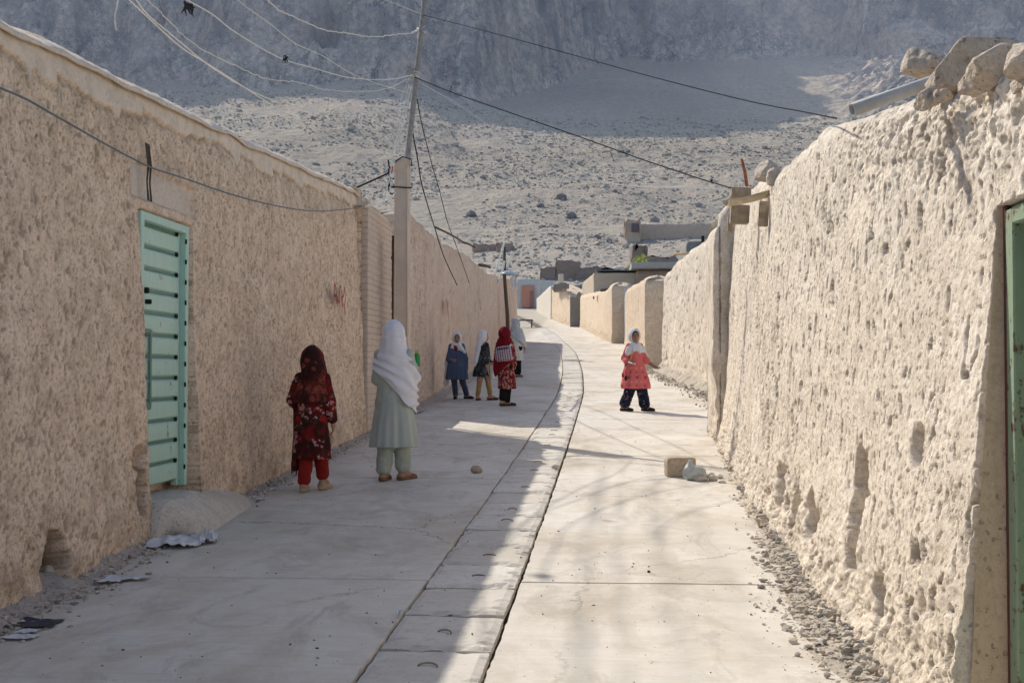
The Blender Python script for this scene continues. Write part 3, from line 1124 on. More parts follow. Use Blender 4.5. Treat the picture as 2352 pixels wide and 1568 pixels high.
for k in range(npan):
    zc = z0 + .05 + ph * (k + .5)
    # bowed sheet panels, each with a dark fold below
    yA, yB = y0 + .10, y1 - .10
    prof = [(0.0, -.5), (.016, -.42), (.02, -.1), (.019, .25), (.008, .33), (0., .36)]
    v = []
    for dx, t in prof:
        for q in (yA, yB):
            v.append((fx - .078 + dx, q, zc + t * ph))
    f = [(2 * i, 2 * i + 1, 2 * i + 3, 2 * i + 2) for i in range(len(prof) - 1)]
    pn.add(v, f)
    gp.box((fx - .078, (yA + yB) / 2, zc + .43 * ph), (.012, yB - yA, .10 * ph))
    gp.box((fx - .066, y1 - .118, zc + .43 * ph), (.02, .03, .028), m=1)
    gp.box((fx - .012, y1 - .062, zc + .1 * ph), (.012, .012, .035), m=1)
pn.obj('panel_sheets', GREEN, dleaf)
gp.obj('panel_folds', None, dleaf, mats=[GREEN2, DARKGAP])
hb = MB()
hz = z0 + .62
hb.bbox((fx - .045, y0 + .27, hz + .28), (.014, .03, .56), .004)
hb.bbox((fx - .053, y0 + .22, hz + .55), (.022, .12, .035), .004)
hb.bbox((fx - .053, y0 + .21, hz + .01), (.022, .15, .05), .004)
hb.obj('handle', GREEN2, dleaf)
MB().tube([(fx - .06, y0 + .21, z0 + 1.38), (fx - .02, y0 + .21, z0 + 1.38)], .018, 10).obj('lock', DARKGAP, dleaf)
MB().tube([(fx - .06, y0 + .20, z0 + 1.46), (fx - .035, y0 + .20, z0 + 1.46)], .022, 10).obj('lock', DARKGAP, dleaf)
# frayed strings hanging over the panel
st = MB()
for k in range(4):
    yb = DOOR_Y0 + .06 + .022 * k
    st.tube([(WX - .085, yb, e_ + .40), (WX - .07, yb + .01, e_ + .25), (WX - .07, yb + random.uniform(-.02, .02), e_ + .12), (WX - .065, yb + random.uniform(-.01, .03), e_ - .01)], .004, 5)
st.obj('hanging_string', plain_mat('old_string', (.08, .06, .05), .3), house_w)


# --- red brush marks
def scribble(name, strokes, parent, y0, z0, sy, sz, xf, width=.018, col=(.40, .05, .05)):
    mb = MB()
    for s in strokes:
        pts = spline([(0, a, b) for a, b in s], 6)
        for i in range(len(pts) - 1):
            a, b = pts[i], pts[i + 1]
            ya, za = y0 + a.y * sy, z0 + a.z * sz
            yb, zb = y0 + b.y * sy, z0 + b.z * sz
            d = Vector((0, yb - ya, zb - za))
            if d.length < 1e-6:
                continue
            nrm = Vector((0, -d.z, d.y)).normalized() * width * random.uniform(.7, 1.2)
            q = [Vector((0, ya, za)) - nrm, Vector((0, yb, zb)) - nrm, Vector((0, yb, zb)) + nrm, Vector((0, ya, za)) + nrm]
            mb.add([(xf(p.y, p.z), p.y, p.z) for p in q], [(0, 1, 2, 3)])
    t = NT(name + '_red', .9, .1)
    n = t.noise(t.pos((1, 1, .5)), 38, 4, .7)
    c = t.mix(t.ramp(n, [(.38, 1.), (.55, 0.)]), col, (.30, .17, .14))
    return mb.obj(name, t.done(c), parent)


xw = lambda y, z: WX + .06 - BAT * (z - float(G(13.)))
scribble('red_brush_mark', [[(0, 0), (.10, .5), (.2, 1), (.3, .6), (.34, .1), (.2, .5), (.1, .42), (.3, .48), (.48, .2), (.55, .7), (.62, 1), (.74, .5), (.78, .05), (.66, .4), (.86, .6), (.95, 1), (1.0, .5), (.9, .05), (.93, -.3)]],
         house_w, 13.3, 1.5 + float(G(0.)) + .77, .72, .27, xw)

# ------------------------------------------------------------------ brick gate pier that ends the house wall
BRICK_S = NT('mud_brick_shade', .95, .1)


def brick_mat(name, c1, c2, mortar, scale=1.0, axis='yz', size=(.26, .085), bump=.01):
    t = NT(name, .95, .1)
    q = t.pos()
    x, y, z = t.sep(q)
    u = {'yz': y, 'xz': x, 'mix': t.math('ADD', x, y)}[axis]
    vec = t.comb(u, z, 0.)
    b = t.n('ShaderNodeTexBrick')
    b.inputs['Scale'].default_value = 1.0 / scale
    b.inputs['Brick Width'].default_value = size[0]; b.inputs['Row Height'].default_value = size[1]
    b.inputs['Mortar Size'].default_value = .009; b.inputs['Mortar Smooth'].default_value = .5
    b.inputs['Color1'].default_value = (*c1, 1); b.inputs['Color2'].default_value = (*c2, 1); b.inputs['Mortar'].default_value = (*mortar, 1)
    d = t.n('ShaderNodeVectorMath', operation='ADD')
    t.l(vec, d.inputs[0])
    nn = t.noise(q, 6, 3, .6, out='Color')
    m = t.n('ShaderNodeVectorMath', operation='SCALE'); t.l(nn, m.inputs[0]); m.inputs['Scale'].default_value = .03
    t.l(m.outputs[0], d.inputs[1])
    t.l(d.outputs[0], b.inputs['Vector'])
    n2 = t.noise(q, 22, 5, .65)
    c = t.mix(.45, b.outputs['Color'], t.ramp(n2, [(.3, mul(c1, .6)), (.7, mul(c2, 1.1))]))
    h = t.math('SUBTRACT', t.math('MULTIPLY', n2, .5), b.outputs['Fac'])
    return t.done(c, t.bump(h, bump, .9))


BRICK_S = brick_mat('mud_brick_shade', (.72, .58, .475), (.66, .53, .43), (.58, .47, .385))
BRICK_G = brick_mat('grey_brick', (.36, .33, .30), (.30, .275, .25), (.22, .20, .18), axis='mix', size=(.3, .1), bump=.03)
BRICK_L = brick_mat('pale_brick', (.64, .53, .42), (.58, .48, .38), (.48, .39, .31), axis='mix', size=(.3, .1), bump=.02)
pier = thing('gate_pier', 'brick gate pier without coping between the shaded house wall and the concrete pole', 'gate pier', (WX - .25, 16.4, float(G(16.4))))


def disp_brick(X, Y, Z, h):
    row = np.floor(Z / .085)
    fr_ = Z / .085 - row
    u = Y / .26 + .5 * (row % 2)
    fu = u - np.floor(u)
    mort = np.maximum(np.exp(-((np.minimum(fr_, 1 - fr_)) / .09) ** 2), np.exp(-((np.minimum(fu, 1 - fu)) / .035) ** 2))
    o = -.008 * mort + .012 * fbm(X * 4, Y * 4, Z * 4, 3) + .012 * perlin(np.floor(u) * 3.7, row * 5.3, 0 * Z)
    low = 1 - sstep(h, .1, .6)
    return o - .05 * low * np.maximum(0, fbm(Y * 4, Z * 4, X, 3)), mort * .5


mud_block('pier_body', [(WX + .02, 15.36), (WX + .02, 17.25), (WX - .5, 17.25), (WX - .5, 15.36)], ((WX - .24, 15.6), (WX - .24, 17.4)), lambda x, y: LTOP(y) - .12 - .10 * perlin(y * 1.7, 0 * y, 0 * y), BRICK_S, rows=120, step=lambda p: .04 if p[0] > WX - .1 or p[1] > 17.5 else .2, disp=disp_brick, batter=.004, parent=pier, r=.03, topround=.05)
# loose broken bricks on its head
lb = MB()
for k in range(16):
    yk = 15.5 + k * .135
    s = (random.uniform(.16, .26), random.uniform(.10, .15), random.uniform(.06, .10))
    lb.rock((WX - .18 - random.uniform(0, .2), yk, float(LTOP(yk)) - .10 + random.uniform(0, .06)), s, k, sub=2, rough=.12, rot=Matrix.Rotation(random.uniform(-.7, .7), 3, 'Z'))
lb.obj('broken_head', MUD_F, pier, True)

# --- dark steel post at the mouth of the alley
pst = MB()
pst.bbox((WX + .02, 17.36, float(G(17.7)) + 1.35), (.06, .06, 3.0), .006)
for zz in (.5, 1.2, 1.9, 2.5):
    pst.bbox((WX + .0, 17.30, float(G(17.7)) + zz), (.05, .06, .05), .006)
o = pst.obj('gate_post', plain_mat('dark_steel', (.045, .032, .026), .4, 30, .6), loc=(WX + .02, 17.36, float(G(17.36))))
tag(o, 'thin dark steel gate post with hinge lugs, tight against the concrete pole', 'gate post')

# ------------------------------------------------------------------ second shaded house beyond the alley
L2TOP = lerp_tab([(19.6, 4.24), (22.3, 4.24), (23.5, 4.27), (25.5, 4.32), (28.9, 4.5), (30, 4.48), (35.5, 4.55), (40, 4.85), (46, 5.2), (50, 5.35)])


def disp_w2(X, Y, Z, h):
    o = .07 * fbm(X * .5, Y * .5, Z * .5, 3) + .02 * fbm(X * 3, Y * 3, Z * 2, 4)
    pit = np.maximum(0, perlin(Y * 5, Z * 5, X * 5) - .3)
    o = o - .06 * pit
    grooves = np.maximum(0, perlin(Y * 1.4, Z * .3, 4.) - .35)
    low = 1 - sstep(h, .1, .8)
    o = o - .10 * grooves + low * .05 * fbm(X * 3, Y * 3, Z * 4, 3)
    br = 1 - sstep(Y, 21.0, 21.6)
    o2, c2 = disp_brick(X, Y, Z, h)
    o = o * (1 - br) + (o2 + .02) * br
    return o, np.clip(pit * 1.6 + grooves * .8 + c2 * br, 0, 1)


house_w2 = thing('mud_house', 'shaded mud house beyond the alley, with roof poles jutting over its sloping top', 'mud house', (WX - .3, 30, float(G(30.))))
mud_block('wall', [(WX - .02, 19.35), (WX - .02, 34), (WX - .05, 49.3), (WX - .75, 49.3), (WX - .7, 19.35)], ((WX - .35, 19.8), (WX - .4, 48.9)), lambda x, y: L2TOP(y), mud_mat('mud_shade_far', (.79, .605, .475), (.50, .37, .28), (.83, .665, .54), .15, .02, fine=.6), rows=110, step=lambda p: (max(.04, .0022 * p[1]) if p[0] > WX - .2 else .3), disp=disp_w2, batter=.010, parent=house_w2, r=.06, topround=.15, wob=.1)
# low wall across the alley mouth, inferred from the sunlit patch beside it
mud_block('alley_wall', [(WX - .1, 17.5), (WX - .1, 19.34), (WX - .5, 19.34), (WX - .5, 17.5)], ((WX - .3, 17.7), (WX - .3, 19.1)), lambda x, y: G(y) + 1.55, MUD_S, rows=40, step=lambda p: .05, batter=.01, parent=house_w2, r=.04, topround=.1)
scribble('red_brush_mark', [[(0, 0), (.1, .6), (.2, 1), (.35, .5), (.3, 0), (.5, .9), (.6, .5), (.55, -.2)]], house_w2, 23.4, float(G(23.4)) + 1.68, .75, .30, lambda y, z: WX + .07, .03, (.42, .07, .06))
scribble('red_brush_mark', [[(0, 0), (.2, .8), (.3, 1), (.5, .4), (.55, 0), (.7, .1), (.8, .9)]], house_w2, 30.4, float(G(30.4)) + 1.75, .8, .28, lambda y, z: WX + .09, .03, (.42, .08, .07))
rp = MB()
WOODD = plain_mat('old_timber', (.13, .095, .07), .35, 25, .85, .004, stretch=(1, 1, 8))
a0 = at(1008, 527, 22.6); a1 = at(1060, 553, 25.6)
for (p, q, r_) in ((at(1000, 522, 22.2), at(1064, 556, 25.4), .022), (at(1062, 556, 26), at(1090, 568, 27.0), .026), (at(1098, 608, 33), at(1127, 614, 33.2), .045)):
    rp_o = MB().tube([p, p.lerp(q, .5) + Vector((0, 0, .02)), q], [r_, r_ * .95, r_ * .8], 8)
    rp_o.obj('roof_pole', WOODD, house_w2, True)
# plinth block that stands in the alley mouth behind the pole, catching some light
# ------------------------------------------------------------------ east side: the big rough sunlit wall
ER = lerp_tab([(-3, 1.2), (0, 1.24), (3.9, 1.235), (6, 1.265), (7.7, 1.30), (10, 1.40), (14.4, 1.66)])
ETOP = lerp_tab([(-3, 2.3), (0, 2.35), (3.0, 2.50), (3.74, 2.57), (4.96, 2.70), (6.27, 2.90), (7.0, 3.0), (7.8, 3.05), (9, 3.1), (9.9, 3.22), (10.5, 3.29), (12, 3.45), (14.2, 3.66)])
zt_door = at(2270, 480, 3.92).z
EDOOR0, EDOOR1 = 2.62, 3.92


def disp_east(X, Y, Z, h):
    o = .045 * fbm(X * .9, Y * .9, Z * .7, 3) + .008 * fbm(X * 5, Y * 5, Z * 3, 3)
    # smooth straw plaster, nicked by short upright pits that gather in torn patches
    a2 = perlin(Y * 24, Z * 24, X * 20); a3 = perlin(Y * 60, Z * 60, X * 40)
    dens = np.clip(.04 + 1.5 * perlin(Y * 1.1, Z * 1.3, 1.3) + .5 * perlin(Y * 3, Z * 3, 4.3), 0, 1.2)
    o = o + .0028 * a2 + .0022 * a3 + .003 * perlin(Y * 11, Z * 11, X * 10)
    n1 = perlin(Y * 19 + .6 * perlin(Y * 9, Z * 9, 2.2), Z * 9, X * 6 + 2)
    pit = sstep(n1, .42 - .16 * dens, .47 - .16 * dens)
    pit2 = sstep(perlin(Y * 44, Z * 24, X * 9 + 7), .40 - .14 * dens, .48 - .14 * dens)
    torn = sstep(dens + .5 * perlin(Y * 7, Z * 5, 6.1), .95, 1.1)
    o = o - .020 * pit - .008 * pit2 - torn * (.012 + .014 * a2)
    flake = 1 - .4 * torn
    upper = sstep(Z, ETOP(Y) - .6, ETOP(Y) - .15) * (1 - sstep(Y, 5.5, 7.5))
    lump = fbm(X * 14, Y * 14, Z * 14, 3)
    cell = ridged(X * 16, Y * 16, Z * 16, 3)
    o = o + upper * (.03 * lump + .02 * (cell - .5))
    low = 1 - sstep(h, .1, .85)
    crumb = ridged(X * 5, Y * 5, Z * 6, 4) - .4
    o = o + low * (.03 * crumb + .018 * cell + .02 + .03 * (1 - sstep(h, 0, .3)))
    o = o - low * .07 * np.maximum(0, perlin(Y * 3.1, Z * 3.5, 8.) - .12)
    cav = np.clip(pit * .8 + pit2 * .6 + low * .25 * np.clip(-lump * 2, 0, 1) + .25 * torn, 0, 1)  # dark marks painted in place of the shade of deeper pits
    # upright gash with a slab in it, the burrow below it, and broken sockets
    for cy, ch, ry, rz, dp in ((5.62, .58, .13, .34, .20), (5.50, .70, .06, .22, .10), (5.02, .30, .17, .13, .42), (6.75, .36, .25, .16, .22), (7.3, .30, .14, .2, .14), (8.0, .35, .2, .2, .10), (4.62, 1.0, .09, .10, .05), (4.45, .62, .08, .07, .05)):
        b = blob(Y, h, cy, ch, ry, rz)
        o = o - dp * b * (1 + .25 * lump); cav = np.clip(cav + (1.3 if dp > .3 else .35) * b, 0, 1.6)  # burrow and hollows painted darker, as the shade within them
    dm = rect_mask(Y, Z, EDOOR0, EDOOR1, -5, zt_door, .006)
    o = o * (1 - dm) - .36 * dm
    return o, cav * (1 - dm)


house_e = thing('mud_house', 'sunlit rough mud house wall whose plaster is pitted and crumbling, doorway at its near end', 'mud house', (1.7, 8, float(G(8.))))
vis_e = lambda p: p[0] < ER(p[1]) + .14
EC = [(ER(y), y) for y in (14.4, 12, 10, 8.5, 7, 5.5, 3.9, 0, -2.5)] + [(2.15, -2.5), (2.3, 14.4)]


def step_e(p):
    if not vis_e(p):
        return .35
    y = p[1]
    if 3.88 < y < 3.96 or 2.6 < y < 2.66:
        return .004
    if y < 2.5:
        return .05
    return max(.010, .0022 * y)


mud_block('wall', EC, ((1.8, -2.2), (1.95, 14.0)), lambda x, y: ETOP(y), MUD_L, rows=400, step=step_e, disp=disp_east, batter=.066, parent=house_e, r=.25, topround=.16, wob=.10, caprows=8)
# near side of the doorway, over-door wall and the jamb face
JAMB = mud_mat('jamb_mud', (.66, .49, .35), (.52, .38, .27), (.71, .55, .42), .35, .005, cav=False)
# door in its recess
OLDGREEN = rusty_mat('old_green_paint', (.27, .35, .235), (.13, .065, .04), .545, 20, .6)
dx = at(2324, 784, 3.83).x + .05
fr2 = MB()
fr2.bbox((dx - .005, 3.845, (zt_door + .1) / 2), (.09, .07, zt_door - .12), .006)
fr2.bbox((dx - .005, 3.2, zt_door - .035), (.09, 1.25, .06), .006)
fr2.bbox((dx - .005, 2.66, (zt_door + .1) / 2), (.09, .07, zt_door - .12), .006)
fr2.obj('door_frame', OLDGREEN, house_e)
d2 = MB()
d2.bbox((dx + .05, 3.26, (zt_door + .1) / 2), (.035, 1.12, zt_door - .2), .004)
d2.bbox((dx + .025, 3.80, (zt_door + .1) / 2), (.03, .05, zt_door - .2), .004)
for k in range(7):
    d2.bbox((dx + .028, 3.26, .25 + k * .29), (.02, 1.02, .22), .008)
dd = d2.obj('door', OLDGREEN, house_e)
tr = MB()
tr.bbox((at(2316, 784, 3.885).x, 3.885, (zt_door + .1) / 2), (.02, .022, zt_door), .003)
tr.obj('jamb_trim', plain_mat('red_primer', (.14, .06, .045), .3, 20), house_e)
# flat mud jamb skin, 2-3 mm proud of the wall end
jb = MB()
zz = np.linspace(float(G(3.9)) - .2, zt_door + .01, 60)
xl = 1.252 + .066 * (zz - float(G(3.9))) + .012 * fbm(zz * 3, 0 * zz, 0 * zz, 4)
v = [(float(a), 3.900, float(z)) for a, z in zip(xl, zz)] + [(1.56, 3.9, float(z)) for z in zz]
jb.add(v, [(k, 60 + k, 60 + k + 1, k + 1) for k in range(59)])
jb.obj('jamb', JAMB, house_e)

# --- rain spout of grey pipe through the wall head


def pipe_obj(name, a, b, r, th, mat, parent=None, n=20, loc=None):
    a, b = Vector(a), Vector(b)
    t = (b - a).normalized()
    u = t.cross(Vector((0, 0, 1))).normalized(); w_ = t.cross(u)
    mb = MB()
    v = []
    for p, rr in ((a, r), (b, r), (b, r - th), (a, r - th)):
        v += [p + (u * math.cos(2 * math.pi * k / n) + w_ * math.sin(2 * math.pi * k / n)) * rr for k in range(n)]
    f = []
    for s in range(3):
        for k in range(n):
            f.append((s * n + k, s * n + (k + 1) % n, (s + 1) * n + (k + 1) % n, (s + 1) * n + k))
    mb.add(v, f)
    return mb.obj(name, mat, parent, True, loc=loc)


PIPEM = plain_mat('grey_pipe', (.46, .46, .45), .18, 14, .55, .001)
pa = at(1957, 253, 4.60)
pb = at(2110, 204, 4.66)
pipe_obj('rain_spout', pb + Vector((.12, .01, .05)), pa, .027, .004, PIPEM, house_e)

# --- timber and mud rain trough at the far end of the head
TROUGH = plain_mat('trough_wood', (.50, .42, .31), .25, 30, .85, .003, stretch=(.3, 1, 1))
c0 = at(1668, 466, 10.0); c1 = at(1766, 444, 10.15)
tro = MB()
n = 12
axis = [c1.lerp(c0, k / 10) + Vector((0, 0, -.012 * math.sin(math.pi * k / 10))) for k in range(11)]
v, f = [], []
tdir = (c0 - c1).normalized(); side = tdir.cross(Vector((0, 0, 1))).normalized(); upv = side.cross(tdir)
for i, p in enumerate(axis):
    for rr in (.062, .048):
        for k in range(n + 1):
            a = math.pi * k / n
            v.append(p + side * math.cos(a) * rr - upv * math.sin(a) * rr + upv * .03)
w2 = 2 * (n + 1)
for i in range(10):
    for k in range(n):
        f.append((i * w2 + k, (i + 1) * w2 + k, (i + 1) * w2 + k + 1, i * w2 + k + 1))
        f.append((i * w2 + n + 1 + k + 1, (i + 1) * w2 + n + 1 + k + 1, (i + 1) * w2 + n + 1 + k, i * w2 + n + 1 + k))
    f.append((i * w2, i * w2 + n + 1, (i + 1) * w2 + n + 1, (i + 1) * w2)); f.append((i * w2 + n, (i + 1) * w2 + n, (i + 1) * w2 + 2 * n + 1, i * w2 + 2 * n + 1))
for i in (0, 10):
    for k in range(n):
        f.append((i * w2 + k, i * w2 + k + 1, i * w2 + n + 1 + k + 1, i * w2 + n + 1 + k))
tro.add(v, f)
tro.obj('rain_trough', TROUGH, house_e, True)
WB = plain_mat('bracket_wood', (.36, .28, .20), .3, 18, .9, .004)
br_ = MB()
for (xa, ya, xb_, yb_, yy_, dpt) in ((1681, 430, 1726, 450, 10.7, .16), (1679, 470, 1722, 512, 10.8, .12), (1672, 492, 1684, 534, 11.0, .05), (1743, 462, 1766, 520, 9.75, .03)):
    p = at(xa, ya, yy_); q = at(xb_, yb_, yy_)
    MB().bbox(((p.x + q.x) / 2, yy_ + dpt / 2, (p.z + q.z) / 2), (abs(q.x - p.x), dpt, abs(p.z - q.z)), .008, rot=Matrix.Rotation(.06, 3, 'Y')).obj('trough_bracket', WB, house_e)
ro = MB().tube([at(1716, 428, 10.8), at(1711, 395, 10.8), at(1703, 366, 10.8)], .016, 8)
ro.obj('rusty_rod', plain_mat('rust', (.34, .13, .07), .4, 30, .8), house_e, True)

# ------------------------------------------------------------------ blocks and rocks lying on the wall head
BLK = mud_mat('dried_block', (.58, .48, .39), (.42, .34, .26), (.66, .57, .48), .25, .022, cav=False)
rk = [
    # px box (x0,y0,x1,y1), distance, name, label
    (2150, 95, 2335, 205, 4.45, 'mud_block', 'largest mud block on the sunlit wall head, its broad flat face toward the street', (1.0, .5), .10),
    (2085, 108, 2200, 170, 4.75, 'mud_block', 'rounded mud clod at the street end of the block pile on the sunlit wall', (1.0, .8), .3),
    (2250, 92, 2352, 130, 4.6, 'mud_block', 'flat mud slab lying highest at the back of the block pile on the sunlit wall', (1.0, .9), .16),
    (2235, 110, 2345, 190, 3.95, 'mud_block', 'pale tilted slab with a sunlit edge in front of the largest mud block', (1.3, .7), .15),
    (2320, 92, 2390, 175, 3.62, 'mud_block', 'mud block cut off by the right edge of the photo, above the doorway', (1.0, .9), .2),
    (2212, 158, 2256, 215, 4.05, 'mud_block', 'upright pale stone wedged before the tilted slab on the wall head', (1.0, 1.0), .25),
    (2232, 130, 2282, 190, 4.12, 'mud_block', 'grey pitted clod between the upright stone and the tilted slab', (1.0, 1.0), .3),
    (2330, 180, 2356, 210, 3.7, 'mud_block', 'small pointed stone under the cut-off block at the right edge', (1.0, 1.0), .25),
    (2104, 205, 2156, 250, 4.42, 'mud_block', 'brown wedge of mud just past the root of the grey rain pipe', (1.0, .8), .2),
    (2145, 206, 2185, 232, 4.35, 'mud_block', 'low round clod beside the brown wedge near the grey rain pipe', (1.0, .8), .3),
    (1738, 366, 1800, 415, 9.9, 'mud_block', 'mud lump perched on the wall head above the wooden rain trough', (1.0, .8), .3),
    (1762, 385, 1790, 425, 9.6, 'mud_block', 'thin upright clod leaning in front of the lump above the rain trough', (.9, 1.0), .25),
]
def unit_(v):
    return v / np.linalg.norm(v)


for i, (xa, ya, xb_, yb_, yy_, nm, lab, (dk, hk), ro_) in enumerate(rk):
    p = at(xa, yb_, yy_); q = at(xb_, ya, yy_)
    W_ = abs(q.x - p.x); H_ = abs(q.z - p.z)
    c = Vector(((p.x + q.x) / 2, yy_ + W_ * .2, (p.z + q.z) / 2))
    D_ = max(.12, W_ * dk)
    vv, ff = ico(5)
    pw = (12., 6., 12., 10., 8., 7., 5., 6., 6., 5., 6., 7.)[i]
    V = vv / (np.sum(np.abs(vv) ** pw, axis=1) ** (1 / pw))[:, None]
    rr = np.random.default_rng(60 + i)
    for _ in range(13):
        nrm = unit_(rr.normal(size=3)); dd_ = V @ nrm; lim = dd_.max() * rr.uniform(.62, .93); ov = dd_ > lim
        V[ov] -= np.outer(dd_[ov] - lim, nrm) * .95
    V = V * np.array([W_, D_, H_]) / 2
    V = V @ np.array(Matrix.Rotation([.05, .15, -.02, -.50, .15, .1, .2, .1, -.5, 0, .1, .2][i], 3, 'Y')).T
    nl = np.linalg.norm(V, axis=1)[:, None] + 1e-6
    V += (.16 * H_ * ro_ * fbm(V[:, 0] * 5 / W_ * .3 + i, V[:, 1] * 5, V[:, 2] * 5, 3) + .009 * fbm(V[:, 0] * 20 + i, V[:, 1] * 20, V[:, 2] * 20, 5) - .02 * np.maximum(0, perlin(V[:, 0] * 13 + i, V[:, 1] * 13, V[:, 2] * 13) - .25))[:, None] * V / nl
    mb = MB(); mb.f = ff
    o = mesh_obj(nm, V, mb.f, BLK, smooth=True, local=True)
    o.location = c
    tag(o, lab, 'mud block', 'mud blocks on the sunlit wall head')

# ------------------------------------------------------------------ buttress at the far end of that wall
but = thing('buttress', 'tall narrow mud buttress with shaded face at the far end of the pitted wall', 'buttress', (1.75, 14.9, float(G(14.9))))


def disp_but(X, Y, Z, h):
    o = .05 * fbm(X * 1.2, Y * 1.2, Z * 1.0, 3) + .022 * fbm(X * 6, Y * 6, Z * 3, 4)
    low = 1 - sstep(h, .2, 1.3)
    o = o - low * .05 + low * .05 * fbm(X * 5, Y * 5, Z * 5, 3)
    return o, np.clip(-fbm(X * 9, Y * 9, Z * 4, 3) * 1.2, 0, 1)


mud_block('buttress_body', [(1.55, 14.26), (1.55, 15.4), (2.3, 15.4), (2.3, 14.26)][::-1], ((1.9, 14.8), (1.9, 15.1)), lambda x, y: at(1655, 508, 14.6).z + 0 * y + .4 * sstep(x, 1.55, 2.0), MUD_L, rows=120, step=lambda p: .03, disp=disp_but, batter=.012, parent=but, r=.10, topround=.3)

# ------------------------------------------------------------------ second sunlit wall, set back behind the buttress
WT2 = lerp_tab([(13, 4.7), (22, 4.52), (24.2, 4.42), (27.5, 4.40), (29.5, 4.32), (31.8, 4.12)])


def disp_e2(X, Y, Z, h):
    o = .08 * fbm(X * .5, Y * .5, Z * .5, 3) + .03 * fbm(X * 3, Y * 3, Z * 2, 4)
    pit = np.maximum(0, perlin(Y * 8, Z * 8, X * 5) - .26)
    low = 1 - sstep(h, .05, .6)
    c = fbm(X * 4, Y * 4, Z * 4, 4)
    return o - .08 * pit + low * (.07 * c + .05 * (1 - sstep(h, 0, .3))), np.clip(pit * 1.6 + low * np.clip(-c, 0, 1), 0, 1)


house_e2 = thing('mud_house', 'sunlit mud wall set back behind the buttress, sinking toward a shaded slot', 'mud house', (2.8, 26, float(G(26.))))
mud_block('wall', [(3.3, 15.5), (3.0, 20), (2.65, 24), (2.33, 28), (2.05, 31.6), (2.75, 31.9), (3.3, 28), (3.9, 20), (4.0, 15.5)][::-1], ((3.6, 16), (2.4, 31.4)), lambda x, y: WT2(y), MUD_L, rows=110, step=lambda p: .05 if p[0] < 3.1 else .3, disp=disp_e2, batter=.02, parent=house_e2, r=.10, topround=.2, wob=.14)
stk = MB().tube([at(1548, 583, 29.2), at(1576, 582, 28.4), at(1603, 581, 27.6)], .035, 6)
stk.obj('roof_pole', plain_mat('dry_pole', (.30, .21, .12), .3, 20), house_e2, True)

# third wall, with the tall shaded end face that reads as a doorway
house_e3 = thing('mud_house', 'sunlit mud wall with a long crack, just behind the girl in coral', 'mud house', (1.9, 38, float(G(38.))))


def disp_e3(X, Y, Z, h):
    o, c = disp_e2(X, Y, Z, h)
    cr = np.abs(Y - (36.2 + .5 * perlin(Z * 1.2, 0 * Z, 3.) + .9 * (Z - 3)))
    k = np.exp(-(cr / .16) ** 2) * sstep(Z, 2.2, 2.6) * (1 - sstep(Z, 4.1, 4.5))
    o = o * .6 - .25 * k * (X < 1.9)
    return o, np.clip(c + k * (X < 1.9), 0, 1)


mud_block('wall', [(1.62, 32.6), (1.59, 38), (1.50, 45.9), (2.5, 45.9), (2.5, 32.6)][::-1], ((2.1, 33.1), (2.0, 45.4)), lambda x, y: np.interp(y, [32, 32.9, 34, 38, 44, 46], [3.95, 4.18, 4.25, 4.42, 4.72, 4.75]), MUD_F, rows=90, step=lambda p: .06 if p[0] < 1.9 or p[1] < 32.9 else .3, disp=disp_e3, batter=.01, parent=house_e3, r=.05, topround=.22, wob=.10)
# pale blue steel gate
def gate(name, x, y, w_, z0, z1, mat, parent):
    mb = MB()
    mb.bbox((x, y, (z0 + z1) / 2), (w_, .05, z1 - z0), .01)
    ob = mb.obj('gate_leaf', mat, parent)
    fr_ = MB()
    for xx in (x - w_ / 2 + .04, x + w_ / 2 - .04, x):
        fr_.bbox((xx, y - .04, (z0 + z1) / 2), (.07, .03, z1 - z0), .008)
    for zz_ in (z0 + .05, z0 + (z1 - z0) * .62, z1 - .05):
        fr_.bbox((x, y - .043, zz_), (w_, .03, .08), .008)
    fr_.obj('gate_frame', mat, parent)


gt = thing('steel_gate', 'pale blue grey steel gate squeezed between two mud walls behind the girl in coral', 'gate', (1.92, 46.5, float(G(46.6))))
gate('steel_gate', 1.92, 46.5, .86, float(G(46.6)), float(G(46.6)) + 2.35, plain_mat('gate_blue', (.50, .56, .60), .12, 3, .5), gt)

# fourth wall: warm mud with a rounded shaded end
house_e4 = thing('mud_house', 'smooth buff mud wall with two small sockets, ending by the blue gate', 'mud house', (.6, 55, float(G(55.))))


def disp_e4(X, Y, Z, h):
    o = .05 * fbm(X * .4, Y * .4, Z * .5, 3) + .015 * fbm(X * 3, Y * 3, Z * 2, 3)
    low = 1 - sstep(h, .1, .7)
    o = o + low * .10 * (fbm(X * 2, Y * 2, Z * 3, 3))
    k = blob(Y, h, 53.5, 1.75, .35, .16) + blob(Y, h, 57, 2.55, .5, .15)
    return o - .22 * k, np.clip(k + low * .3, 0, 1)


mud_block('wall', [(.98, 47.0), (.55, 52), (-.45, 65), (.6, 65.2), (1.6, 56), (1.9, 47.0)][::-1], ((1.4, 47.6), (.3, 64.5)), lambda x, y: np.interp(y, [46.5, 47.5, 50, 55, 65], [4.95, 5.15, 5.05, 5.3, 5.85]), MUD_F, rows=70, step=lambda p: .09, disp=disp_e4, batter=.015, parent=house_e4, r=.07, topround=.28, wob=.08)
# short timber spouts over the lane
for (px_, py_, yy_) in ((1374, 684, 55.5), (1392, 667, 50.5)):
    p_ = at(px_, py_, yy_)
    MB().tube([(p_.x + .5, yy_, p_.z + .1), (p_.x - .25, yy_ - .1, p_.z)], .07, 8).obj('timber_spout', WOODD, house_e4, True)
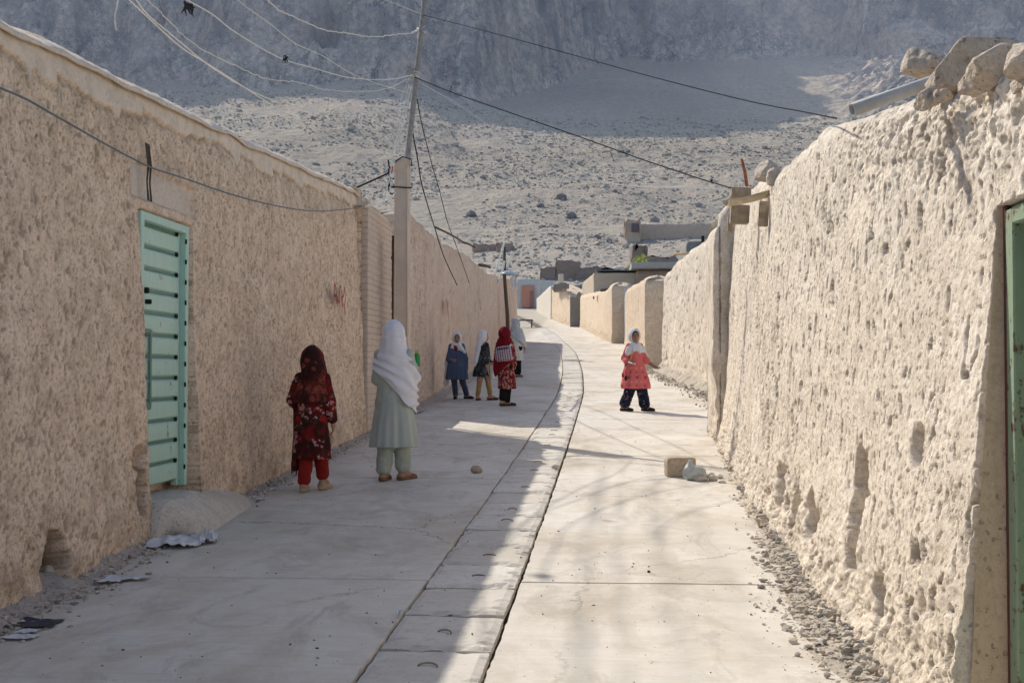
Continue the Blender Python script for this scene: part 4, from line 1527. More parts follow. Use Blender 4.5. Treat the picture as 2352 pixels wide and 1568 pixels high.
# raised brick parapet and flat tin roof on it
par = MB()
pp0 = at(1336, 640, 62); pp1 = at(1386, 640, 62)
zt_, zb_ = at(1376, 630, 58).z, at(1376, 668, 58).z
mud_block('brick_parapet', [(.30, 57.3), (-.28, 63.8), (1.2, 64.2), (2.6, 57.3)][::-1], ((.9, 58.5), (.6, 63)), lambda x, y: np.interp(y, [57, 64], [zt_, zt_ + .05]), BRICK_L, rows=20, step=lambda p: .15, base=lambda x, y: zb_ - .8 + 0 * y, batter=0, parent=house_e4, r=.05, topround=.05, wob=.04)
tin = MB()
tin.bbox((1.55, 60.6, zt_ + .16), (2.3, 6.0, .07), .02, rot=Matrix.Rotation(.015, 3, 'Y'))
tin.obj('tin_roof', plain_mat('tin_roof', (.16, .17, .19), .3, 6, .5), house_e4)
rm = MB()
rm.rock((1.55, 57.6, zt_ + .30), (.7, .5, .22), 3, sub=2)
o = rm.obj('white_sack', plain_mat('sack_white', (.75, .75, .73), .1), house_e4, True)

# fifth: wall whose near end is bare grey brick
house_e5 = thing('mud_house', 'sunlit mud wall ending in bare dark grey brickwork, past the buff wall', 'mud house', (-1.2, 72, float(G(72.))))
mud_block('wall', [(-1.02, 66.2), (-2.55, 80.3), (-1.0, 80.5), (.3, 66.2)][::-1], ((-.4, 67), (-1.7, 79.5)), lambda x, y: np.interp(y, [66, 70, 80], [at(1300, 679, 66.5).z, at(1290, 668, 70).z, at(1267, 655, 80).z]), MUD_F, rows=50, step=lambda p: .14, disp=disp_e4, batter=.01, parent=house_e5, r=.05, topround=.1, wob=.08)
bk = mud_block('brick_end', [(-1.02, 65.6), (-1.04, 66.17), (.3, 66.17), (.3, 65.6)][::-1], ((-.6, 65.85), (.1, 65.85)), lambda x, y: at(1315, 682, 66).z + .25 * np.sin(x * 9) * (x > -.6), BRICK_G, rows=44, step=lambda p: .10, batter=0, parent=house_e5, r=.03, topround=.04, wob=.12)
bb = MB()
for k in range(9):
    bb.bbox((-1.3 - k * .10 + random.uniform(-.05, .05), 67 + k * .9, at(1300, 668, 68).z + .2 + .05 * k), (.35, .6, random.uniform(.2, .5)), .03)
bb.obj('loose_bricks', BRICK_G, house_e5)

# sixth: whitewashed wall at the end of the bend
house_e6 = thing('plastered_house', 'almost white sunlit wall at the far bend of the street, beside the pink gate', 'house', (-3.6, 92, float(G(92.))))
mud_block('wall', [(-2.65, 80.6), (-4.75, 105), (-3.0, 105), (-1.0, 80.6)][::-1], ((-1.9, 81.5), (-3.8, 104)), lambda x, y: np.interp(y, [80, 105], [at(1266, 655, 80.6).z, at(1235, 682, 103).z]), plain_mat('whitewash', (.66, .60, .52), .06, 2, .9, .01), rows=20, step=lambda p: .4, disp=lambda X, Y, Z, h: (.05 * fbm(X * .4, Y * .4, Z * .5, 3), 0 * Z), batter=.01, parent=house_e6, r=.1, topround=.1, wob=.1)
# ------------------------------------------------------------------ concrete pole with an iron extension rod
CONC = plain_mat('pole_concrete', (.62, .50, .41), .10, 5, .85, .003)
IRON = plain_mat('galvanised_rod', (.30, .28, .27), .3, 20, .6, .001)
WIREW = plain_mat('pale_wire', (.72, .69, .64), .05, 20, .6)
WIRED = plain_mat('dark_wire', (.045, .045, .05), .2, 20, .95, 0, 0.0)
PY = 16.35
pg = at(923, 984, PY)
pbase = Vector((pg.x, PY, float(G(PY))))
ptop = at(923, 366, PY)
pole = thing('power_pole', 'tapered concrete power pole with a leaning iron rod lashed to its head', 'power pole', pbase)
ps = MB()
w0, w1 = .235, .205
zb = pbase.z - .2
for (wa, za, wb, zb2) in ((w0, zb, w1, ptop.z),):
    c = .022
    def ring(w_, z):
        h = w_ / 2
        return [(pbase.x + a, PY + b, z) for a, b in ((-h + c, -h), (h - c, -h), (h, -h + c), (h, h - c), (h - c, h), (-h + c, h), (-h, h - c), (-h, -h + c))]
    v = ring(wa, za) + ring(wb, zb2 - .015) + ring(wb - .03, zb2)
    f = [(k, (k + 1) % 8, 8 + (k + 1) % 8, 8 + k) for k in range(8)] + [(8 + k, 8 + (k + 1) % 8, 16 + (k + 1) % 8, 16 + k) for k in range(8)] + [tuple(range(16, 24))]
    ps.add(v, f)
# raised arrises on the two street edges
for sx in (-1, 1):
    h0, h1 = w0 / 2 - .018, w1 / 2 - .018
    ps.bbox((pbase.x + sx * (h0 + h1) / 2, PY - (w0 + w1) / 4 - .004, (zb + ptop.z) / 2), (.016, .014, ptop.z - zb - .1), .003, rot=Matrix.Rotation(-sx * math.atan((h0 - h1) / (ptop.z - zb)), 3, 'Y'))
ps.obj('pole_shaft', CONC, pole)
r0 = at(934, 380, PY - .02); r1 = at(976, -6, PY - .02); r2 = at(984, -90, PY - .02)
rod = MB()
ra = r0 + Vector((0, 0, -.35))
pts = [ra] + [r0.lerp(r1, k / 6) for k in range(7)] + [r2]
rod.tube(pts, [.042] * 5 + [.038] * 2 + [.034] * 2, 10)
rodo = rod.obj('iron_rod', IRON, pole, True)
bnd = MB().tube([r0.lerp(r1, .52), r0.lerp(r1, .555)], .047, 10)
bnd.obj('rod_tape', plain_mat('white_tape', (.6, .6, .58), .1), rodo)
for k, (zc, w_) in enumerate(((ptop.z - .02, w1), (ptop.z - .42, w1 + .012))):
    h = w_ / 2 + .012
    lp = [(pbase.x - h, PY - h, zc), (pbase.x + h, PY - h, zc - .02), (pbase.x + h, PY + h, zc + .02), (pbase.x - h, PY + h, zc), (pbase.x - h, PY - h, zc)]
    if k == 0:
        lp = [tuple(at(907, 372, PY - .15)), tuple(at(925, 360, PY - .16)), tuple(at(944, 366, PY - .15)), tuple(at(946, 380, PY - .14)), (pbase.x + h, PY + h, zc - .05), (pbase.x - h, PY + h, zc - .05), tuple(at(907, 372, PY - .15))]
    MB().tube(lp, .010, 6).obj('wire_band', WIRED, pole)
for k, py_ in enumerate((384, 405, 425, 441)):
    p = at(905, py_ + 6, PY - .1)
    q = at(894, py_ - 2, PY - .1)
    t_ = at(892, py_ - 17 if k != 2 else py_ - 14, PY - .1)
    MB().tube(spline([p, p.lerp(q, .6) + Vector((0, 0, -.02)), q, t_], 4), .012, 6).obj('step_hook', WIRED, pole, True)
rag = MB().rock(at(901, 388, PY - .12), (.06, .05, .11), 2, sub=2, rough=.4)
rag.obj('red_rag', plain_mat('red_rag', (.55, .16, .08), .2), pole, True)
# coil of tie wire round the rod at the cross-over
co = MB()
cc = at(946, 166, PY - .02)
for k in range(3):
    pts = [cc + Vector((math.cos(a) * .075, math.sin(a) * .075, .03 * math.sin(3 * a + k) + .05 * (k - 1))) for a in np.linspace(0, 6.28, 14)]
    co.tube(pts, .008, 5)
for k in range(9):
    d = Vector((random.uniform(-1, 1), random.uniform(-1, 1), random.uniform(-.6, .8))).normalized()
    co.tube([cc + d * .05, cc + d * .15 + Vector((0, 0, -.02))], .005, 4)
co.obj('tie_wire_knot', IRON, rodo, True)
co = MB()
cc = at(962, 72, PY - .02)
for k in range(8):
    d = Vector((random.uniform(-1, 1), random.uniform(-1, 1), random.uniform(-.5, .8))).normalized()
    co.tube([cc + d * .03, cc + d * .14], .006, 4)
co.obj('tie_wire_knot', WIREW, rodo, True)


def wire(label, pts, r=.011, mat=None, wob=0.0, name='overhead_wire', sub=10):
    P = spline(pts, sub)
    if wob:
        for i in range(1, len(P) - 1):
            P[i] = P[i] + Vector((random.uniform(-wob, wob), random.uniform(-wob, wob), random.uniform(-wob, wob)))
    loc = P[0].copy()
    mb = MB().tube([p - loc for p in P], r, 6)
    o = mb.obj(name, mat or WIREW, None, True, local=True)
    o.location = loc
    return tag(o, label, 'wire', 'wires strung from the pole')


def along(pts, ya, yb):
    n = len(pts) - 1
    return [at(px, py, ya + (yb - ya) * i / n) for i, (px, py) in enumerate(pts)]


wire('topmost kinked pale wire from the rod to the upper edge of the photo', along([(962, 68), (945, 76), (908, 80), (858, 85), (800, 77), (742, 68), (680, 42), (640, 22), (606, -4)], PY - .05, 12.5), .0075, WIREW, .008)
wire('pale wire with dark rag tangles sagging left from the knot on the rod', along([(948, 172), (925, 178), (880, 183), (800, 178), (715, 155), (640, 132), (540, 74), (490, 35), (440, 6), (415, -8)], PY - .05, 11), .007, WIREW)
wire('sagging pale wire carrying a yellow tag, below the rag-hung wire', along([(934, 232), (900, 248), (840, 262), (790, 264), (730, 258), (650, 239), (560, 200), (480, 150), (400, 85), (340, 35), (308, -8)], PY - .05, 9.5), .006, WIREW, .003)
wire('lowest left wire running from the head of the concrete shaft', along([(927, 352), (905, 355), (870, 351), (800, 336), (700, 287), (600, 226), (500, 161), (420, 112), (350, 50), (288, -8)], PY - .12, 9.3), .006, WIREW)
wire('thin faint wire with a small pale tag, crossing behind the rag-hung wire', along([(935, 213), (860, 190), (800, 165), (740, 128), (678, 100), (620, 55), (560, 12), (540, -8)], PY, 13), .005, WIREW)
wire('thin slack wire dipping behind the yellow tag', along([(944, 178), (910, 196), (870, 208), (800, 210), (740, 205), (690, 190), (620, 182), (560, 160), (450, 105), (380, 40), (330, -10)], PY + .1, 12), .005, WIREW, .01)
wire('dark wire from the top of the rod across to the grey rain pipe', along([(971, 35), (1120, 73), (1300, 122), (1480, 172), (1700, 228), (1850, 258), (1921, 272)], PY - .05, 6.2), .005, WIRED)
wire('dark wire from the knot on the rod down to the wooden rain trough', along([(953, 178), (1040, 213), (1180, 262), (1330, 314), (1480, 368), (1600, 408), (1686, 434)], PY - .05, 10.9), .007, WIRED)
wire('faintest wire below the two dark ones, fading over the scree', along([(960, 188), (1060, 245), (1180, 330), (1290, 380), (1380, 415), (1460, 428), (1560, 430), (1678, 436)], PY, 12.5), .005, WIREW)
wire('thin stay wire dropping close beside the rod toward the second house', along([(947, 300), (960, 370), (968, 420), (985, 480), (1000, 528), (1020, 590), (1050, 655)], PY, 23), .010, WIRED)
wire('outer stay wire dropping past the roof poles of the second house', along([(958, 228), (970, 290), (990, 370), (1010, 440), (1028, 510), (1050, 570), (1078, 650)], PY, 28), .008, WIRED)
wire('short dark bracing bar from the pole hooks to the shaded house wall', [at(905, 392, PY - .1), at(850, 417, PY - .2), at(797, 441, PY - .6)], .014, WIRED)
wire('twisted pale wire end tied between pole and shaded wall head', along([(911, 443), (895, 455), (872, 466), (838, 475)], PY - .1, 15.1), .010, WIREW, .008)
wire('left strand of the paired wires hanging down the rod', along([(940, 195), (925, 260), (905, 340), (896, 400), (880, 470)], PY - .1, 15.6), .007, WIREW, .005)
wire('second strand of the paired wires hanging down the rod', along([(944, 200), (930, 265), (912, 335), (902, 400), (889, 470)], PY - .1, 15.6), .007, WIREW, .005)
wire('fine loose wire looping from the knot down to the second step hook', along([(944, 176), (918, 240), (922, 300), (904, 370), (896, 408)], PY - .1, PY - .12), .005, WIREW, .012)
wire('fine wire straying from the rod top toward the upper left corner', along([(966, 32), (930, 18), (880, -2), (860, -12)], PY - .05, 15.0), .005, WIREW, .004)
# wire that runs along the front of the shaded wall
wl = []
for px, py in ((0, 202), (60, 228), (120, 262), (180, 296), (240, 330), (300, 362), (350, 386), (430, 412), (520, 443), (600, 465), (680, 481), (740, 485), (800, 480), (838, 473)):
    d = ray(px, py)
    x = WX - .02
    y = d.y / d.x * x
    wl.append(at(px, py, y))
wl = [wl[0] + (wl[0] - wl[1]) * 1.5] + wl
wire('grey cable slung along the front of the long shaded house wall', wl, .006, plain_mat('grey_cable', (.17, .19, .21), .1))


def tangle(label, p, size, mat, n=14, seed=1):
    r = random.Random(seed)
    mb = MB()
    c = Vector(p)
    mb.rock((0, 0, 0), (size * .5, size * .4, size * .6), seed, sub=2, rough=.45)
    for _ in range(n):
        a = Vector((r.uniform(-.3, .3), r.uniform(-.3, .3), r.uniform(-.2, .3))) * size
        b = a + Vector((r.uniform(-.5, .5), r.uniform(-.4, .4), r.uniform(-.8, -.1))) * size
        mb.tube([a, a.lerp(b, .5) + Vector((r.uniform(-.1, .1), 0, r.uniform(-.1, .1))) * size, b], [size * .10, size * .08, size * .02], 5)
    o = mb.obj('rag', mat, None, True, local=True)
    o.location = c
    return tag(o, label, 'rag', 'rags caught on the wires')


tangle('dark rag with two hanging ends caught on the wire at the upper edge', at(430, 14, 11.05), .13, WIRED, 10, 3)
tangle('small dark rag knotted on the wire halfway to the pole', at(656, 134, 12.9), .085, WIRED, 8, 5)
tangle('tiny pale tag on the thin wire above the dark rag', at(678, 101, 14.3), .05, WIREW, 3, 6)
tangle('tiny yellow tag on the sagging wire', at(651, 239, 12.7), .045, plain_mat('yellow_tag', (.6, .42, .06), .1), 2, 7)
tangle('tiny dark rag on the wire just before the wooden trough', at(1635, 414, 11.6), .05, WIRED, 3, 8)
dg = wire('loose pale wire end dangling in front of the cliff at upper left', [at(272, -6, 10), at(266, 25, 10), at(264, 45, 10), at(268, 70, 10)], .006, WIREW, .006)

# ------------------------------------------------------------------ thin wooden lamp pole further on
LY = 39.0
lg = at(1166, 700, LY)
lbase = Vector((lg.x, LY, float(G(LY))))
lamp = thing('lamp_pole', 'thin wooden pole with a dish lamp and twisted white ropes behind the group of girls', 'lamp pole', lbase)
lt = at(1158, 566, LY)
MB().tube([lbase + Vector((0, 0, -.2)), lbase.lerp(lt, .35) + Vector((.04, 0, 0)), lbase.lerp(lt, .7) + Vector((-.02, 0, 0)), lt], [.075, .065, .06, .05], 8).obj('pole', WOODD, lamp, True)
sh = at(1168, 628, LY - .12)
dsh = MB()
prof = [(.02, .10), (.12, .09), (.24, .03), (.33, -.05), (.31, -.05), (.22, .01), (.02, .06)]
v, f = [], []
nn = 18
for r_, z_ in prof:
    v += [(sh.x + r_ * math.cos(2 * math.pi * k / nn), sh.y + r_ * math.sin(2 * math.pi * k / nn), sh.z + z_) for k in range(nn)]
for s in range(len(prof) - 1):
    for k in range(nn):
        f.append((s * nn + k, s * nn + (k + 1) % nn, (s + 1) * nn + (k + 1) % nn, (s + 1) * nn + k))
dsh.add(v, f)
dsh.obj('lamp_shade', plain_mat('lamp_shade', (.55, .62, .66), .1, 6, .4), lamp, True)
ROPE = plain_mat('white_rope', (.80, .80, .78), .1, 60)


def rope(pts, r, parent):
    P = spline(pts, 14)
    mb = MB()
    for ph in (0, math.pi):
        Q = []
        for i, p in enumerate(P):
            a = i * .9 + ph
            Q.append(p + Vector((math.cos(a), math.sin(a), 0)) * r * .6)
        mb.tube(Q, r * .7, 5)
    return mb.obj('rope', ROPE, parent, True)


rope([at(1158, 557, LY - .1), at(1149, 590, LY - .2), at(1138, 622, LY - .3), at(1130, 641, LY - .3)], .035, lamp)
rope([at(1159, 600, LY - .15), at(1153, 625, LY - .2), at(1146, 641, LY - .25), at(1137, 652, LY - .3)], .03, lamp)
rope([at(1150, 632, LY - .3), at(1146, 648, LY - .3), at(1141, 657, LY - .3)], .03, lamp)
rope([at(1176, 577, LY + .4), at(1169, 600, LY + .2), at(1161, 618, LY)], .026, lamp)
rope([at(1178, 630, LY), at(1180, 645, LY), at(1178, 664, LY)], .02, lamp)
# torn clear plastic snagged on the pole, and the rope's loose ends
tp = MB()
rt_ = random.Random(3)
P = [at(1171, 640, LY), at(1186, 622, LY), at(1187, 650, LY), at(1184, 668, LY), at(1174, 655, LY)]
c_ = sum(P, Vector()) / 5
pts_ = [c_] + [p + Vector((0, rt_.uniform(-.1, .1), 0)) for p in P]
tp.add(pts_, [(0, 1, 2), (0, 2, 3), (0, 3, 4), (0, 4, 5)])
tp.obj('torn_plastic', plain_mat('torn_plastic', (.66, .68, .72), .1, 9, .4), lamp)
# ------------------------------------------------------------------ buildings beyond the street
def hz(x, y):
    return float(terrain_z(np.array([float(x)]), np.array([float(y)]))[0]) if y > 105 else float(G(y))


def settle(px, py, fallback):
    """distance at which the hillside itself shows at this bearing"""
    d = ray(px, py)
    Y = np.arange(118., 480., 1.5)
    X = CAM.x + d.x / d.y * Y
    Z = CAM.z + d.z / d.y * Y
    hit = np.nonzero(Z <= terrain_z(X, Y))[0]
    if len(hit):
        return float(Y[hit[0]])
    return fallback


def far_house(label, px0, px1, ytop, ybot, Y, depth, mat, name='house', cat='house', rows=14, rough=.12, taper=.0, parts=None, ruin=0.0, wob=.12, skew=0):
    if Y > 140:
        Y = settle((px0 + px1) / 2, ybot, Y)
    a = at(px0, ybot, Y); b = at(px1, ybot, Y)
    zt = at((px0 + px1) / 2, ytop, Y).z
    zb = a.z
    root = thing(name, label, cat, ((a.x + b.x) / 2, Y + depth / 2, zb))
    cs = [(a.x, Y), (a.x + skew, Y + depth), (b.x + skew, Y + depth), (b.x, Y)]
    mx = (a.x + b.x) / 2
    hx = max(.05, (b.x - a.x) / 2 - .6)
    sp = ((mx - hx, Y + depth / 2), (mx + hx, Y + depth / 2))

    def dsp(X, YY, Z, h):
        return rough * fbm(X * .5, YY * .5, Z * .6, 4), np.clip(-1.2 * fbm(X * 1.1, YY * 1.1, Z * 1.1, 3), 0, 1)

    def tp(x, y):
        t = zt + 0 * x
        if ruin:
            t = t - ruin * np.maximum(0, fbm(x * .35, y * .35, 0 * x + Y, 3) + .15)
        return t
    mud_block('wall', cs, sp, tp, mat, rows=rows, step=lambda p: max(.2, Y * .003), disp=dsp, base=lambda x, y: zb - (1.2 if Y < 140 else 4.0) + 0 * x, parent=root, r=.15, topround=.2, batter=taper, wob=wob)
    return root, a, b, zt, zb


WHITE = plain_mat('limewash', (.60, .585, .56), .06, 1.5, .9, .004)
PINK = plain_mat('salmon_paint', (.58, .27, .20), .08, 3, .6)
r_, a, b, zt, zb = far_house('pale rendered house with a salmon pink gate closing the far end of the street', 1186, 1240, 640, 708, 116, 8, WHITE)
g = MB()
p0, p1 = at(1198, 656, 115.8), at(1227, 707, 115.8)
g.bbox(((p0.x + p1.x) / 2, 115.75, (p0.z + p1.z) / 2), (p1.x - p0.x, .12, p0.z - p1.z), .02)
g.obj('gate', PINK, r_)
g = MB()
q0, q1 = at(1217, 668, 115.7), at(1226, 706, 115.7)
g.bbox(((q0.x + q1.x) / 2, 115.66, (q0.z + q1.z) / 2), (q1.x - q0.x, .06, q0.z - q1.z), .02)
g.obj('wicket_door', plain_mat('salmon_dark', (.36, .19, .17), .1), r_)
far_house('low pale flat-topped house just above the whitewashed far wall', 1228, 1272, 644, 668, 128, 8, WHITE, rows=8)
far_house('grey brick house top with a small chimney above the grey brick wall end', 1268, 1336, 650, 676, 100, 7, BRICK_G, rows=10, ruin=.8)
chm = MB().bbox((at(1288, 650, 99).x, 99.5, at(1288, 644, 99).z), (.5, .5, 1.2), .08)
o = chm.obj('chimney', MUD_F, None, loc=(at(1288, 650, 99).x, 99.5, at(1288, 655, 99).z))
tag(o, 'stub chimney standing on the grey brick house top', 'chimney')
# concrete roofed house
SLABC = plain_mat('slab_concrete', (.44, .42, .40), .1, 3, .9, .01)
r_, a, b, zt, zb = far_house('brown house under a grey concrete roof slab, left of a yellow-green tree', 1461, 1545, 619, 662, 57, 7, mud_mat('house_brown', (.40, .315, .265), (.30, .23, .19), (.46, .37, .31), .1, .01, fine=.5), rows=24, rough=.03, wob=.02)
s_ = MB().bbox(((a.x + b.x) / 2, 60.3, zt + .16), (b.x - a.x + .5, 8.0, .30), .03)
s_.obj('roof_slab', SLABC, r_)
# grey sheet-metal box behind the second sunlit wall
r_, a, b, zt, zb = far_house('grey rendered box house peeping over the second sunlit wall', 1576, 1640, 552, 640, 44, 4, plain_mat('grey_render', (.27, .265, .255), .12, 4, .9, .01), rows=24, rough=.01, wob=.01)
MB().bbox((at(1615, 553, 43.8).x, 43.9, at(1615, 556, 43.8).z), (.12, .1, .5), .01).obj('vent_stub', WIRED, r_)
# ruins
far_house('dark brown ruined house with a stepped flat top on the slope above the street', 1276, 1332, 597, 645, 158, 9, RUIN, rows=16, rough=.3, ruin=.6, wob=.4)
far_house('lower brown ruin wall adjoining the stepped ruined house', 1240, 1278, 612, 645, 154, 7, RUIN, rows=12, rough=.3, ruin=1.0, wob=.4)
far_house('long low brown ruin wall running right below the yellow-green tree', 1330, 1452, 611, 645, 166, 5, RUIN, rows=12, rough=.4, ruin=1.6, wob=.5)
far_house('reddish ruin stump on the slope above the lamp pole', 1086, 1140, 557, 578, 215, 6, mud_mat('red_ruin', (.50, .36, .30), (.36, .26, .21), (.56, .42, .35), .1, .05, fine=.2), rows=10, rough=.5, ruin=1.8, wob=.8)
far_house('crumbled reddish ruin between the lamp pole and the stepped ruin', 1140, 1176, 553, 580, 222, 6, mud_mat('red_ruin_dark', (.44, .33, .28), (.32, .24, .2), (.50, .38, .32), .1, .05, fine=.2), rows=10, rough=.6, ruin=2.2, wob=.9)
far_house('brown broken wall stump leaning up the gully by the yellow-green tree', 1452, 1486, 560, 610, 170, 4, mud_mat('stump', (.33, .26, .22), (.24, .18, .15), (.38, .31, .26), .1, .05, fine=.2), rows=14, rough=.9, ruin=4.0, wob=1.2)
far_house('brown ruin wall behind the concrete roofed house', 1476, 1560, 586, 620, 150, 4, RUIN, rows=10, rough=.4, ruin=1.2, wob=.5)
# the long compound wall on the hillside
CW = mud_mat('compound_mud', (.66, .515, .42), (.55, .42, .34), (.71, .565, .47), .05, .03, fine=.3)
r_, a, b, zt, zb = far_house('long straight compound wall on the hillside with a ruined tower at its street end', 1468, 1720, 514, 548, 250, 14, CW, name='compound', cat='compound', rows=14, rough=.2, wob=.25)
CY = settle(1590, 548, 250) - 1.0
t0, t1 = at(1430, 547, CY), at(1474, 547, CY)
mud_block('corner_tower', [(t0.x, CY - 2.5), (t0.x, CY + 3), (t1.x, CY + 3), (t1.x, CY - 2.5)], ((t0.x + 1, CY), (t1.x - 1, CY)), lambda x, y: at(1452, 504, CY).z - 1.2 * np.maximum(0, fbm(x * .8, y * .8, 0 * x, 3) + .1), CW, rows=16, step=lambda p: .5, disp=lambda X, Y, Z, h: (.35 * fbm(X * .6, Y * .6, Z * .6, 4), 0 * Z + .2), base=lambda x, y: t0.z - 5 + 0 * x, parent=r_, r=.3, topround=.4, wob=.7)
dk = MB().box((at(1458, 522, CY - 2.7).x, CY - 2.5, at(1458, 522, CY - 2.7).z), (1.3, .7, 1.5), jit=.15)  # solid dark block painted as the shade inside an opening
dk.obj('tower_opening', plain_mat('opening_shade', (.16, .13, .15), .1), r_)
# slab-like boulders one can tell apart
for i, (px, py, s, Y, lab) in enumerate(((1082, 495, 3.4, 265, 'square grey boulder on the slope above the roof poles'), (1312, 497, 3.6, 262, 'peaked grey boulder on the slope above the stepped ruin'), (1289, 452, 3.4, 300, 'dark grey boulder higher up the slope above the peaked one'), (1372, 545, 2.6, 232, 'grey boulder on the slope left of the compound tower'), (1240, 470, 2.6, 285, 'round grey boulder on the slope near the middle of the valley'), (1400, 552, 2.4, 225, 'squat boulder on the slope just below the compound tower'))):
    Y = settle(px, py + 5, Y)
    p = at(px, py + 6, Y)
    z = hz(p.x, Y)
    s *= .75 * Y / 290
    mb = MB().rock((0, 0, 0), (s * 1.15, s, s * .85), 31 + i, sub=3, rough=.2)
    o = mb.obj('boulder', plain_mat('boulder_grey', (.26, .25, .25), .15, 1.2, .95, .05), None, False, local=True)
    o.location = (p.x, Y, z + s * .18)
    tag(o, lab, 'boulder', 'boulders on the slope')

# ------------------------------------------------------------------ yellow-green tree over the roofs
TY = 76.0
tb = at(1464, 660, TY)
tree = thing('tree', 'bright yellow-green young tree rising between the tin roof and the concrete roof', 'tree', (tb.x, TY, float(G(TY))))
BARK = plain_mat('bark', (.16, .12, .09), .3, 20)
zc = at(1464, 604, TY).z
tr = MB()
b0 = Vector((tb.x, TY, float(G(TY)) - .1))
c0_ = Vector((tb.x, TY, zc))
tr.tube([b0, b0.lerp(c0_, .5) + Vector((.08, 0, 0)), c0_], [.11, .08, .04], 8)
rt = random.Random(4)
tips = []
for k in range(18):
    s0 = b0.lerp(c0_, rt.uniform(.5, 1.0))
    d = Vector((rt.uniform(-1, 1), rt.uniform(-1, 1), rt.uniform(.1, 1.0))).normalized() * rt.uniform(.45, .85)
    tr.tube([s0, s0 + d * .5 + Vector((0, 0, .08)), s0 + d], [.035, .022, .008], 5)
    tips += [s0 + d * q for q in (.5, .8, 1.0, 1.1)]
tr.obj('trunk', BARK, tree, True)
lv = []
lf = []
r = np.random.default_rng(9)
for tpt in tips:
    for _ in range(34):
        c = np.array(tpt) + r.normal(size=3) * np.array([.2, .2, .16])
        u = r.normal(size=3); u /= np.linalg.norm(u)
        w_ = np.cross(u, r.normal(size=3)); w_ /= np.linalg.norm(w_)
        s = r.uniform(.05, .11)
        n0 = len(lv)
        lv += [c - u * s, c + w_ * s * .45, c + u * s, c - w_ * s * .45]
        lf.append((n0, n0 + 1, n0 + 2, n0 + 3))
lt_ = NT('young_leaves', .7, .2)
rd = lt_.n('ShaderNodeNewGeometry').outputs['Random Per Island']
lt_.b.inputs['Subsurface Weight'].default_value = 0
cL = lt_.ramp(rd, [(0., (.16, .26, .03)), (.5, (.32, .42, .06)), (1., (.48, .56, .12))])
trn = lt_.n('ShaderNodeBsdfTranslucent'); lt_.l(cL, trn.inputs[0])
mx = lt_.n('ShaderNodeMixShader'); mx.inputs[0].default_value = .45
lt_.done(cL)
lt_.l(lt_.b.outputs[0], mx.inputs[1]); lt_.l(trn.outputs[0], mx.inputs[2]); lt_.l(mx.outputs[0], lt_.out.inputs[0])
mesh_obj('crown', lv, lf, lt_.mat, tree)
